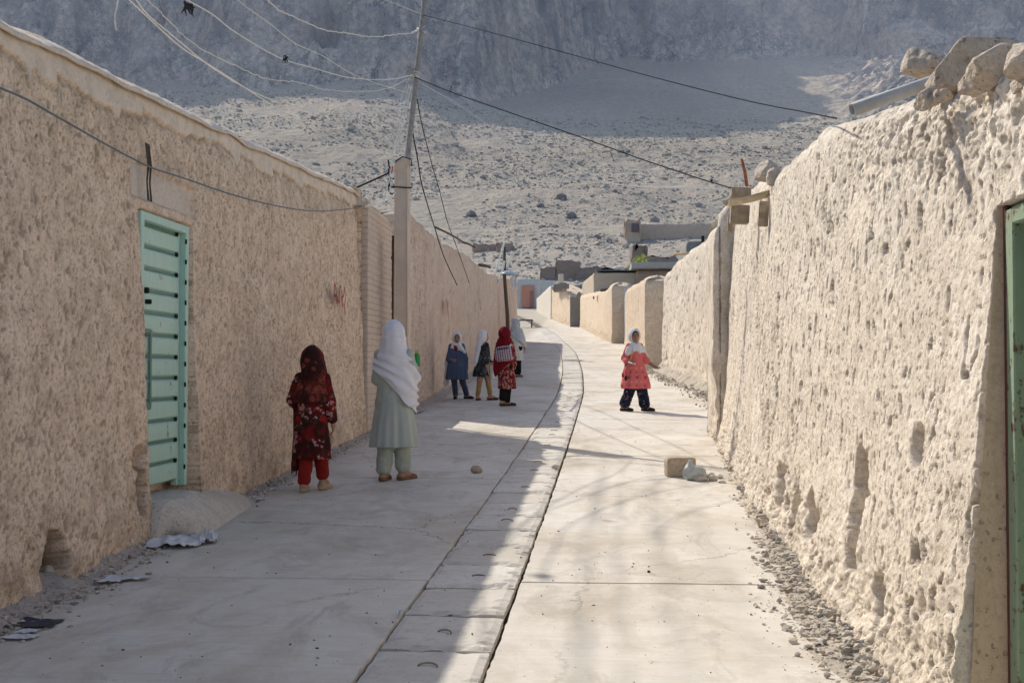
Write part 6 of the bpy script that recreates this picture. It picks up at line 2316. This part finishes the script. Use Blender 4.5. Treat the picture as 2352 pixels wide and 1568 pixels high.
v.ell(hc + g.face * .095 + A([0, 0, -.02]), (.085, .085, .13), 0, op='cut', yaw=g.yaw)
v.folds(.008, 15, 3, 9)
g.emit('headscarf', v, WSCARF)
g.hair(1.03)
BAGW = plain_mat('white_plastic', (.78, .78, .78), .08, 9, .5, .01)
bg_ = MB()
bg_.rock((0, 0, -.17), (.12, .10, .27), 3, sub=3, rough=.18)
bg_.tube([A([-.02, 0, -.07]), A([0, 0, .01]), A([.02, 0, -.07])], [.02, .014, .02], 8)
o = bg_.obj('carrier_bag', BAGW, None, True, local=True)
o.location = tuple(g.loc + A([.195, -.02, .70]))
tag(o, 'white plastic carrier bag hanging from the hand of the girl in black dress', 'bag')
pk = MB().rock((0, 0, 0), (.10, .09, .10), 8, sub=3, rough=.3)
o = pk.obj('paper_parcel', BAGW, None, True, local=True)
o.location = tuple(g.loc + A([.165, .0, .81]))
tag(o, 'crumpled white parcel held above the carrier bag by the girl in black dress', 'parcel')

# ---- girl under a big red veil with a checked backpack
g = Girl('girl under a long dark red veil wearing a checked backpack, back turned', gl(1160, 932), 1.40, (.45, .9), (.45, .9),
         ((-.13, -.03, .88), (-.06, .12, .84), (.6, .6, 0), (0, 0, 1)),
         ((.15, .04, .88), (.16, .14, .74), (.2, .7, -.5), (-1, 0, 0)),
         ((-.02, .0, .40), (-.045, -.08, .11), (.45, .8)), ((.055, .03, .40), (.03, .0, .075), (.95, .25)), vox=.008)
g.shoes(cloth('dark_sandal', (.05, .04, .03), scale=30, rough=.6))
g.trousers(cloth('black_trousers', (.014, .013, .014), var=.2), r_hip=.075, r_knee=.066, r_cuff=.058, zcuff=.10)
v = g.new(z0=.2)
v.loft([(.31, .04, 0, .165, .15), (.5, .03, 0, .16, .14), (.75, .01, 0, .145, .13), (1.0, 0, 0, .14, .12), (1.12, 0, 0, .12, .09)], folds=pleat(6, .05, .3, .8, 3))
sleeves(v, g, .056, .048)
v.folds(.006, 12, 4, 6).hollow(.62, .017)
g.emit('dress', v, floral('red_cream_floral', (.20, .02, .025), (.13, .012, .018), ((.66, .50, .40), (.55, .30, .22)), (.40, .14, .10), 1.2, .5, .46))
v = g.new(z0=.4)
hc = g.hc
v.ell(hc + A([-.01, -.02, .014]), (.112, .118, .13), .03)
v.loft([(.50, -.06, .0, .13, .12), (.66, -.05, -.01, .165, .14), (.82, -.03, -.01, .175, .145), (1.0, -.02, -.01, .172, .14), (1.12, -.01, -.01, .15, .135), (1.22, -.005, -.02, .118, .125)], k=.04, zmin=.70, tilt=(1.0, 0))
v.ell(hc + g.face * .12 + A([0, 0, -.02]), (.068, .08, .10), 0, op='cut', yaw=g.yaw)
v.folds(.010, 13, 3, 11)
g.emit('veil', v, cloth('dark_red_veil', (.165, .008, .014), var=.18, scale=5))
red_girl = g
ck = NT('checked_cloth', .9, .1)
p = ck.pos(kind='obj')
x, y, z = ck.sep(p)
sx = ck.ramp(ck.math('SINE', ck.math('MULTIPLY', x, 150.)), [(.45, 0.), (.55, 1.)]); sz = ck.ramp(ck.math('SINE', ck.math('MULTIPLY', z, 150.)), [(.45, 0.), (.55, 1.)])
cc_ = ck.mix(sx, (.50, .44, .47), (.25, .05, .07)); cc_ = ck.mix(ck.math('MULTIPLY', sz, .7), cc_, (.05, .06, .12))
CHECK = ck.done(cc_)
bpk = Vox((-.24, -.42, .78), (.24, -.05, 1.14), .007)
bpk.loft([(.82, -.02, -.195, .135, .07), (.86, -.02, -.20, .158, .085), (1.0, -.02, -.20, .158, .085), (1.06, -.02, -.195, .135, .07), (1.09, -.02, -.185, .10, .05)], k=0)
bpk.folds(.005, 8, 8, 2)
V, Q = bpk.mesh()
o = mesh_obj('backpack', V, Q, CHECK, None, True, local=True)
o.location = tuple(red_girl.loc)
o.rotation_euler = (0, math.radians(-8), 0)
o.location.x += .14
tag(o, 'red and blue checked backpack slung over the dark red veil', 'backpack')
zp = MB().tube([(-.12, -.255, 1.04), (-.02, -.285, 1.045), (.08, -.255, 1.04)], .012, 6)
zo = zp.obj('zip_flap', WIRED, o, True, local=True)
stp = MB().tube(spline([(.10, -.20, 1.06), (.13, -.10, 1.10), (.15, .0, 1.10), (.15, .06, 1.02), (.13, .03, .90), (.12, -.14, .84)], 5), .014, 6)
stp.obj('strap', plain_mat('white_strap', (.7, .68, .68), .05), o, True, local=True)

# ---- woman in pale clothes beyond them
g = Girl('person in pale grey scarf and off-white dress, furthest along the shaded wall', gl(1184, 866), 1.50, (.15, 1), (.1, 1),
         ((-.16, .0, .95), (-.12, .10, .80), (.1, .5, -.8), (1, 0, 0)),
         ((.20, .0, .97), (.235, .02, .76), (.1, .1, -1), (-1, 0, 0)),
         ((-.06, .02, .42), (-.06, -.02, .075), (.05, 1)), ((.055, .04, .42), (.06, .05, .085), (.6, .8)), vox=.009)
g.shoes(cloth('brown_sandal', (.16, .09, .06), scale=30))
g.trousers(cloth('black_trousers', (.012, .012, .013), var=.2), r_hip=.085, r_knee=.08, r_cuff=.075, zcuff=.12)
v = g.new(z0=.3)
v.loft([(.43, .0, 0, .195, .15), (.62, 0, 0, .185, .14), (.9, 0, 0, .165, .125), (1.1, 0, 0, .165, .11), (1.22, 0, 0, .12, .08)], folds=pleat(6, .05, .4, .9, 1))
sleeves(v, g, .062, .055, .9, .85)
v.folds(.006, 12, 4, 6).hollow(.72, .02)
g.emit('dress', v, cloth('offwhite_dress', (.60, .56, .52), [(14, .25, (.50, .44, .40), .3, .6)], var=.08))
v = g.new(z0=.6)
hc = g.hc
v.ell(hc + A([0, -.012, .018]), (.108, .125, .135), .03)
v.loft([(.78, .05, -.03, .14, .12), (.95, .04, -.02, .18, .14), (1.10, .01, -.01, .195, .14), (1.2, .0, -.01, .16, .13), (1.32, 0, -.015, .115, .128)], k=.05, zmin=1.00, tilt=(-.7, 0))
v.ell(hc + A([0.01, .13, -.02]), (.068, .08, .10), 0, op='cut')
v.folds(.010, 13, 4, 13)
g.emit('shawl', v, cloth('grey_scarf', (.47, .49, .53), [(7, .4, (.36, .38, .41), .4, .7)], var=.1, scale=6))

# ---- girl in coral, in the sun
g = Girl('girl in a coral pink dress and white headscarf, standing in the sun', gl(1458, 944), 1.385, (.22, -1), (.35, -1),
         ((-.175, -.03, .90), (-.12, -.17, .80), (.85, -.45, .05), (.2, .1, 1)),
         ((.18, .03, .87), (.31, -.02, .77), (.85, -.1, -.45), (-.2, -.5, .8)),
         ((-.075, -.01, .38), (-.185, -.02, .085), (.93, -.38)), ((.115, -.02, .385), (.175, .03, .075), (.97, -.22)), vox=.0075, skin=(.30, .165, .105), hh=.168, shw=.072)
g.shoes(cloth('black_sandal', (.03, .022, .02), scale=30, rough=.55))
NAVYF = floral('navy_floral', (.014, .018, .045), (.010, .011, .022), ((.40, .10, .12), (.32, .24, .26)), (.05, .09, .12), 1.5, .5, .54)
g.trousers(NAVYF, r_hip=.082, r_knee=.084, r_cuff=.088, zcuff=.125, fold=.009)
v = g.new(z0=.3)
v.loft([(.385, .01, 0, .245, .19), (.44, .01, 0, .250, .195), (.60, .01, 0, .215, .165), (.78, 0, 0, .165, .13), (.88, 0, 0, .128, .105), (1.0, 0, 0, .122, .10), (1.07, 0, 0, .10, .085), (1.12, 0, 0, .05, .05)], folds=pleat(6, .06, .4, .9, 2))
sleeves(v, g, .052, .054, .82, .62)
v.folds(.007, 10, 3, 4).hollow(.68, .017)
t = NT('coral_print', .9, .1)
p = t.pos(kind='obj')
x, y, z = t.sep(p)
n = t.noise(p, 7, 4, .6)
c = t.mix(n, (.60, .115, .125), (.69, .185, .18))
# printed bands of small motifs
ang = t.math('MULTIPLY', x, 1.0)
for (zc, th_, colr, fq) in ((.66, .020, (.42, .06, .06), 62.), (.575, .030, (.20, .05, .045), 44.), (.50, .018, (.72, .34, .22), 80.), (.435, .026, (.40, .09, .07), 50.), (.73, .016, (.74, .36, .26), 70.)):
    dz = t.math('DIVIDE', t.math('SUBTRACT', z, zc), th_)
    sx = t.math('SINE', t.math('MULTIPLY', x, fq))
    m = t.math('SUBTRACT', sx, t.math('MULTIPLY', t.math('MULTIPLY', dz, dz), 1.2))
    c = t.mix(t.math('MULTIPLY', t.ramp(m, [(.1, 0.), (.3, 1.)]), .75), c, colr)
fine = t.voro(p, 38)
c = t.mix(t.math('MULTIPLY', t.ramp(fine, [(.15, 1.), (.3, 0.)]), .35), c, (.78, .40, .33))
g.emit('dress', v, t.done(c, t.bump(n, .004, .5)))
v = g.new(z0=.80)
hc = g.hc
v.ell(hc + A([-.004, .014, .012]), (.106, .118, .134), .03)
v.loft([(.90, -.005, .0, .165, .135), (1.02, -.005, .0, .155, .13), (1.09, 0, .0, .135, .12), (1.16, 0, .005, .10, .11)], k=.05, zmin=.985, tilt=(.10, .15))
v.cap((-.10, -.06, 1.05), (-.13, -.09, .98), .05, .035, .04)
v.cap((.13, .02, 1.05), (.20, .06, .93), .05, .03, .04)
v.ell((0.02, -.16, .97), (.075, .09, .07), 0, op='cut')
c = hc + g.face * .112 + A([0, 0, -.015])
v.ell(c, (.076, .095, .112), 0, op='cut', yaw=g.yaw)
v.folds(.006, 13, 4, 8)
g.emit('headscarf', v, cloth('white_scarf_sun', (.66, .655, .68), var=.05, scale=6))
g.hair()
st_ = MB().tube(spline([A([-.03, -.125, 1.03]), A([-.06, -.165, .93]), A([-.085, -.18, .85])], 5), .009, 6)
st_.obj('yellow_cord', plain_mat('yellow_cord', (.55, .36, .05), .1), g.root, True, local=True)
pp = MB()
pp.bbox((0, 0, 0), (.13, .09, .012), .004, rot=Matrix.Rotation(.25, 3, 'Y') @ Matrix.Rotation(.2, 3, 'X'))
o = pp.obj('folded_paper', plain_mat('paper', (.70, .67, .62), .05), None, local=True)
o.location = tuple(g.loc + A([-.055, -.215, .815]))
tag(o, 'small folded paper resting on the open hand of the girl in coral', 'paper')
pd = MB()
pd.tube([A([0, 0, 0]), A([-.03, 0, -.12])], .006, 5)
pd.rock(A([-.035, 0, -.16]), (.05, .04, .10), 2, sub=2, rough=.1)
pd.tube([A([.02, 0, 0]), A([.015, -.01, -.16])], .005, 5, m=1)
pd.rock(A([.015, -.01, -.21]), (.055, .045, .10), 5, sub=2, rough=.1, m=1)
pd.tube([A([-.01, 0, 0]), A([.03, 0, .01])], .014, 6)
o = pd.obj('tassel_cord', None, None, True, mats=[plain_mat('tassel_red', (.45, .03, .04), .1), plain_mat('tassel_dark', (.03, .02, .03), .1)], local=True)
o.location = tuple(g.loc + A([-.17, -.175, .775]))
tag(o, 'red and black tassels dangling from the forearm of the girl in coral', 'tassel')
# ------------------------------------------------------------------ concrete ramp in front of the green door
def build_ramp():
    tl, tr_ = at(350, 1112, 7.66), at(436, 1080, 8.62)
    nu, nv = 30, 26
    V = []
    base = [ground_at(372, 1226), ground_at(470, 1228), ground_at(560, 1178), ground_at(592, 1150), ground_at(545, 1108), ground_at(470, 1082)]
    edge = spline(base, 8)
    E = [edge[int(round(k * (len(edge) - 1) / (nu - 1)))] for k in range(nu)]
    for j in range(nv):
        t = j / (nv - 1)
        for i in range(nu):
            u = i / (nu - 1)
            uu = max(0, min(1, (u - .05) / .9))
            top = Vector((WX - .30, 7.62 + 1.03 * uu, door_sill - .01))
            if True:
                lip = Vector((WX + .06, 7.60 + 1.07 * uu, door_sill - .035))
            e = E[i]
            h0 = lip.z - float(G(lip.y))
            side = float(sstep(1 - abs(2 * u - 1), 0.0, .38))
            if t < .15:
                p = top.lerp(lip, t / .15)
                p.z = float(G(p.y)) - .03 + (p.z - float(G(p.y)) + .03) * side
            else:
                s = (t - .15) / .85
                p = lip.lerp(Vector((e.x, e.y, 0)), s)
                p.z = float(G(p.y)) - .03 + (h0 + .03) * (1 - s) ** 1.05 * side + .025 * math.sin(math.pi * s) * side
            p.z += .014 * float(fbm(p.x * 5, p.y * 5, 3.0, 4))
            p.z += .008 * float(fbm(p.x * 3, p.y * 3, 0.0, 3))
            V.append(p)
    F = [(j * nu + i, (j + 1) * nu + i, (j + 1) * nu + i + 1, j * nu + i + 1) for j in range(nv - 1) for i in range(nu - 1)]
    o = mesh_obj('door_ramp', V, F, mud_mat('ramp_cement', (.57, .51, .44), (.42, .36, .30), (.65, .59, .52), .05, .006, cav=False), None, True, loc=(WX + .4, 8.2, float(G(8.2))))
    tag(o, 'humped grey cement ramp leading up to the green steel door', 'ramp')


build_ramp()


# ------------------------------------------------------------------ gravel and crumbled mud along the walls
def gravel(name, label, count, place, smin, smax, cols, seed):
    r = np.random.default_rng(seed)
    v1, f1 = ico(1)
    f1 = np.array(f1)
    X, Y, off = place(r, count)
    Z = G(Y) + off
    N = len(X)
    s = smin + (smax - smin) * r.random(N) ** 3.2
    B = np.repeat(v1[None], N, 0) * (1 + .28 * r.normal(size=(N, len(v1), 1)))
    B = B * (s[:, None, None] * np.stack([r.uniform(.7, 1.3, N), r.uniform(.7, 1.3, N), r.uniform(.45, .9, N)], -1)[:, None, :])
    B = B + np.stack([X, Y, Z + s * .2], -1)[:, None, :]
    F = (f1[None] + (np.arange(N) * len(v1))[:, None, None]).reshape(-1, 3)
    t = NT(name + '_stone', .95, .1)
    rnd = t.n('ShaderNodeNewGeometry').outputs['Random Per Island']
    st = [(i / (len(cols) - 1), c) for i, c in enumerate(cols)]
    o = mesh_obj(name, B.reshape(-1, 3), F, t.done(t.ramp(rnd, st)))
    o['kind'] = 'stuff'
    o['label'] = label
    return o


def east_place(r, n):
    y = 4.3 + 11.0 * r.random(n) ** 1.25
    w_ = np.interp(y, [4, 5.2, 6.2, 8, 10, 14.5], [.22, .48, .46, .24, .20, .16]) * (.8 + .35 * perlin(y * 1.7, 0 * y, 0 * y))
    d = np.abs(r.normal(size=n)) * .45
    x = ER(y) + .08 - w_ * d
    return x, y, .09 * np.exp(-((ER(y) - x) / .12) ** 2 * .5) * (x < ER(y) + .05)


GC = [(.20, .19, .18), (.36, .33, .30), (.46, .42, .37), (.55, .49, .41), (.62, .57, .50)]
gravel('gravel', 'grey gravel and mud crumbs spilled along the foot of the sunlit wall', 11000, east_place, .003, .022, GC, 5)


def west_place(r, n):
    y = 5.2 + 11 * r.random(n) ** 1.5
    d = np.abs(r.normal(size=n))
    x = WX + .02 + .13 * d * np.interp(y, [5, 6.5, 8, 12, 16], [1.3, 1.2, .6, .8, .6])
    return x, y, .03 * np.exp(-d * 2)


gravel('gravel', 'pale rubble and dirt crumbs along the foot of the long shaded wall', 2400, west_place, .004, .020, [(.20, .18, .16), (.42, .36, .30), (.52, .45, .38), (.60, .54, .47)], 6)


def mid_place(r, n):
    y = 14.5 + 18 * r.random(n)
    x = np.interp(y, [14.5, 24, 31.5], [2.6, 2.5, 1.86]) - .22 * np.abs(r.normal(size=n))
    return x, y, .06 * r.random(n)


gravel('gravel', 'gravel bank at the foot of the set-back sunlit wall behind the buttress', 1500, mid_place, .010, .045, GC, 7)


def road_place(r, n):
    y = 4.4 + 12 * r.random(n) ** 1.6
    x = r.uniform(-2.6, 1.2, n)
    return x, y, np.zeros(n)


gravel('grit', 'tiny stones and straw bits scattered over the concrete street', 800, road_place, .002, .008, [(.10, .08, .07), (.25, .21, .17), (.45, .40, .34)], 8)


# earth banked against the foot of the walls
def bank(name, label, yr, xf, wf, hf, mat, sign):
    y = np.arange(yr[0], yr[1], .035)
    u = np.linspace(0, 1, 16)
    YY, UU = np.meshgrid(y, u, indexing='ij')
    W_ = wf(YY) * (1 + .5 * fbm(YY * 2.2, 0 * YY, 0 * YY + 3, 3))
    XX = xf(YY) + sign * W_ * UU
    ZZ = G(YY) - .012 + (hf(YY) * (1 - UU) ** 1.7) * (1 + .5 * fbm(XX * 5, YY * 5, 0 * XX, 3)) + .02 * fbm(XX * 13, YY * 13, 0 * XX, 3) * (1 - UU * .6) + .004 * perlin(XX * 60, YY * 60, 0 * XX)
    n, m = YY.shape
    i, j = np.meshgrid(np.arange(n - 1), np.arange(m - 1), indexing='ij')
    a = (i * m + j).ravel()
    F = np.stack([a, a + 1, a + m + 1, a + m], 1)
    if sign > 0:
        F = F[:, ::-1]
    F = F[:, ::-1] if sign < 0 else F[:, ::-1]
    o = mesh_obj(name, np.stack([XX, YY, ZZ], -1).reshape(-1, 3), F, mat, smooth=True)
    o['kind'] = 'stuff'
    o['label'] = label


DIRT_E = mud_mat('dry_dirt', (.52, .46, .385), (.36, .31, .26), (.60, .54, .46), .15, .012, stretch=1., cav=False)
DIRT_W = mud_mat('shade_dirt', (.46, .39, .33), (.32, .27, .23), (.54, .47, .41), .12, .012, stretch=1., cav=False)
bank('dirt', 'dry earth banked against the foot of the sunlit wall', (3.9, 14.6), lambda y: ER(y) + .16, lambda y: np.interp(y, [4, 5, 6.3, 8, 14], [.36, .50, .48, .34, .30]), lambda y: np.interp(y, [4, 5, 6.3, 8, 14], [.16, .14, .15, .16, .14]), DIRT_E, -1)
bank('dirt', 'earth banked against the foot of the long shaded wall', (4.6, 17.2), lambda y: WX - .10 + 0 * y, lambda y: np.interp(y, [4, 6, 7.3, 9.2, 12, 17], [.42, .40, .30, .25, .30, .26]), lambda y: np.interp(y, [4, 6, 7.3, 9, 17], [.10, .10, .10, .10, .12]), DIRT_W, 1)
bank('dirt', 'earth banked against the second shaded house', (19.4, 49), lambda y: WX - .10 + 0 * y, lambda y: .34 + 0 * y, lambda y: .13 + 0 * y, DIRT_W, 1)
bank('dirt', 'earth banked against the set-back sunlit wall', (15.5, 31.6), lambda y: np.interp(y, [15.5, 20, 24, 28, 31.6], [3.4, 3.1, 2.74, 2.40, 2.10]), lambda y: .55 + 0 * y, lambda y: .28 + 0 * y, DIRT_E, -1)


def place(o, px, py, dz=0.0, rz=0.0):
    p = ground_at(px, py)
    o.location = (p.x, p.y, p.z + dz)
    o.rotation_euler = (0, 0, rz)
    return o


def scale_at(px, py):
    return FPX / ground_at(px, py).y


# ------------------------------------------------------------------ stones and rubbish
STONE_B = mud_mat('brown_stone', (.46, .36, .27), (.34, .26, .19), (.52, .43, .33), .1, .006, cav=False)
STONE_P = mud_mat('pale_stone', (.58, .53, .46), (.46, .41, .35), (.64, .59, .52), .1, .006, cav=False)


def boxy(size, seed, sub=4, rough=.06, p_=5.0):
    """rough-edged block with flat sides"""
    v, f = ico(sub)
    q = v / (np.sum(np.abs(v) ** p_, axis=1) ** (1 / p_))[:, None]
    q = q * np.array(size) / 2
    m = max(size)
    n = fbm(q[:, 0] / m * 4 + seed, q[:, 1] / m * 4, q[:, 2] / m * 4 + seed * .7, 4)
    q = q * (1 + rough * n * 2)[:, None]
    return q, f


def stone(name, label, px, py, wpx, hpx, mat, seed, kind='rock', cat='stone', rz=0.3, sub=3, dk=.8, rough=.22, group=None):
    sc = scale_at(px, py)
    W_, H_ = wpx / sc, hpx / sc
    if kind == 'box':
        q, f = boxy((W_, W_ * dk, H_), seed, 4, .035, 11.)
        o = mesh_obj(name, q, f, mat, None, True, local=True)
    else:
        o = MB().rock((0, 0, 0), (W_ * 1.1, W_ * dk, H_ * 1.15), seed, sub=sub, rough=rough).obj(name, mat, None, sub > 3, local=True)
    place(o, px, py, H_ * .42, rz)
    return tag(o, label, cat, group)


stone('stone', 'fist-sized brown stone lying alone on the shaded concrete', 1095, 1085, 27, 18, STONE_B, 4, sub=3, rough=.12)
stone('broken_block', 'square brown broken block on the sunlit concrete near the pitted wall', 1562, 1092, 66, 46, STONE_B, 2, 'box', 'block', .15, dk=.6)
for i, (px, py, w_, h_, lab) in enumerate(((1610, 1104, 34, 12, 'flat pale stone just past the grey jug'), (1638, 1104, 24, 14, 'squarish pale stone at the near end of the little stone heap'), (1630, 1095, 28, 12, 'pale stone at the back of the little stone heap'), (1655, 1098, 18, 10, 'small pale stone closest to the wall in the little heap'), (1658, 1108, 26, 7, 'flat sliver of stone beside the squarish pale stone'))):
    stone('stone', lab, px, py, w_, h_, STONE_P, 12 + i, rz=.4 * i, group='stones by the broken block')
stone('stone', 'brown stone lying on the gravel near the lower right', 1981, 1466, 34, 20, STONE_B, 21)
stone('stone', 'flat brown stone just in front of the one near the lower right', 1987, 1490, 32, 10, STONE_B, 22)
stone('stone', 'large pale rock jutting from the burrow at the wall foot', 1972, 1352, 62, 44, STONE_P, 25, sub=4)
stone('stone', 'pale pointed stone leaning at the wall foot above the clay pipe', 1835, 1225, 58, 62, STONE_P, 26, sub=4, dk=.7)
stone('stone', 'rounded brown stone at the wall foot before the pointed one', 1752, 1212, 30, 36, STONE_B, 27, sub=4)
stone('stone', 'pale upright stone slab standing in the wall gash', 1955, 1300, 30, 70, STONE_P, 28, sub=4, dk=.6)
stone('stone', 'small pale lump on the drain covers at the sunlit gap', 1277, 1076, 18, 11, STONE_P, 29)
stone('stone', 'black pebble alone on the sunlit concrete', 1490, 1314, 8, 5, WIRED, 30)
stone('stone', 'grey boulder blocking the drain hole in the shaded wall', 112, 1340, 46, 48, STONE_P, 32, sub=4)

# crushed grey jug
jg = Vox((-.2, -.2, -.02), (.2, .2, .3), .006)
jg.cap((0, 0, .10), (.10, .0, .09), .09, .10, .03)
jg.cap((-.02, 0, .15), (.0, 0, .24), .05, .025, .04)
jg.ell((-.11, -.02, .10), (.05, .06, .07), .01, op='cut')
jg.folds(.012, 12, 12, 3)
V, Q = jg.mesh()
o = mesh_obj('crushed_jug', V * .78, Q, plain_mat('grey_plastic', (.42, .45, .46), .1, 12, .5), None, True, local=True)
place(o, 1586, 1102, -.01, .3)
tag(o, 'crushed grey plastic jug leaning on the broken block', 'jug')

# clay pipe
p0 = ground_at(1812, 1272); p0 = Vector((p0.x, p0.y, p0.z + .06))
cl = pipe_obj('clay_pipe', p0 + Vector((.34, .10, .05)), p0, .052, .010, plain_mat('clay_pipe', (.20, .155, .115), .2, 14), None)
tag(cl, 'short brown clay pipe poking out of the sunlit wall foot', 'pipe')


# papers and plastic
def sheet(name, label, px, py, wpx, dpx, mat, seed, curl=.03, rz=0.0, cat='paper', n=14, group='litter on the street'):
    sc = scale_at(px, py)
    g_ = ground_at(px, py); g2 = ground_at(px, py - dpx)
    W_ = wpx / sc; D_ = max(.03, g2.y - g_.y)
    r = random.Random(seed)
    V, F = [], []
    for j in range(n):
        for i in range(n):
            u, w_ = i / (n - 1) - .5, j / (n - 1) - .5
            e = 1 + .22 * float(perlin(u * 3 + seed, w_ * 3, 0.0))
            z = curl * (.5 + float(fbm(u * 3 + seed, w_ * 3, seed * .3, 3))) + curl * .6 * (u * u + w_ * w_)
            if n > 16:
                z += curl * .9 * (abs(float(perlin(u * 4 + seed, w_ * 3, 1.0))) + .5 * abs(float(perlin(u * 8, w_ * 6 + seed, 2.0)))) - curl * .9 * (u * u + w_ * w_) * 2
            V.append((u * W_ * e, w_ * D_ * e, max(.004, z)))
    for j in range(n - 1):
        for i in range(n - 1):
            F.append((j * n + i, j * n + i + 1, (j + 1) * n + i + 1, (j + 1) * n + i))
    o = mesh_obj(name, V, F, mat, None, True, local=True)
    p = ground_at(px, py - dpx / 2)
    o.location = (p.x, p.y, p.z + .004)
    o.rotation_euler = (0, 0, rz)
    return tag(o, label, cat, group)


PAPER = plain_mat('litter_paper', (.66, .66, .68), .08, 9, .7)
NAVY = plain_mat('litter_dark', (.045, .05, .075), .2, 9, .6)
sheet('paper', 'folded white paper lying near the drain hole of the shaded wall', 262, 1344, 54, 16, PAPER, 3, .02)
sheet('paper', 'long white paper strip beside the folded paper', 312, 1335, 62, 8, PAPER, 5, .02, .1)
sheet('dark_folder', 'flat black plastic sheet lying at the lower left wall foot', 84, 1446, 106, 24, NAVY, 7, .012, -.05, 'plastic sheet')
sheet('paper', 'grey white paper in front of the black plastic sheet', 46, 1474, 76, 14, PAPER, 9, .014)
sheet('paper', 'small white paper half under the black plastic sheet', 66, 1458, 48, 12, PAPER, 10, .01)
sheet('paper', 'white scrap on the concrete just right of the ramp', 598, 1150, 18, 5, PAPER, 12, .01)
sheet('paper', 'tiny white scrap between the ramp and the small girl', 626, 1127, 14, 4, PAPER, 13, .01)
sheet('paper', 'white scrap behind the tall girl near the wall foot', 962, 950, 18, 10, PAPER, 14, .02)
sheet('paper', 'white scrap between the feet of the girl in blue', 1060, 905, 8, 5, PAPER, 15, .02)
sheet('paper', 'pale leaf-like scrap stuck in the drain joint at the lower middle', 916, 1418, 10, 10, PAPER, 16, .02)
sheet('paper', 'small white scrap on the gravel beside the clay pipe', 1772, 1262, 20, 8, PAPER, 17, .02)
# crumpled white plastic bag: a flattened, creased skin
sheet('plastic_bag', 'crumpled white plastic bag lying below the ramp', 418, 1262, 128, 34, plain_mat('crumpled_plastic', (.66, .65, .66), .06, 9, .5), 21, .038, .06, 'plastic bag', 30)
sheet('plastic_bag', 'smaller white plastic twist at the street end of the crumpled bag', 478, 1252, 44, 22, plain_mat('crumpled_plastic', (.66, .65, .66), .06, 9, .5), 24, .055, .3, 'plastic bag', 20)
bc = MB().tube([(-.05, 0, .03), (.05, .01, .03)], .026, 10)
o = bc.obj('bottle_cap_piece', plain_mat('blue_plastic', (.08, .16, .32), .1, 9, .4), None, True, local=True)
place(o, 1860, 1258, .04, .4)
tag(o, 'small blue plastic scrap behind the clay pipe', 'plastic scrap', 'litter on the street')
# low dark bench-like ledge by the shaded wall in the distance
lg_ = MB()
p = ground_at(1207, 752)
lg_.bbox((0, 0, .42), (.85, .5, .07), .01)
lg_.bbox((.36, 0, .20), (.07, .4, .40), .01); lg_.bbox((-.36, 0, .20), (.07, .4, .40), .01)
o = lg_.obj('low_bench', plain_mat('dark_bench', (.10, .10, .11), .2), None, local=True)
o.location = p
tag(o, 'low dark bench standing past the end of the shaded wall', 'bench')
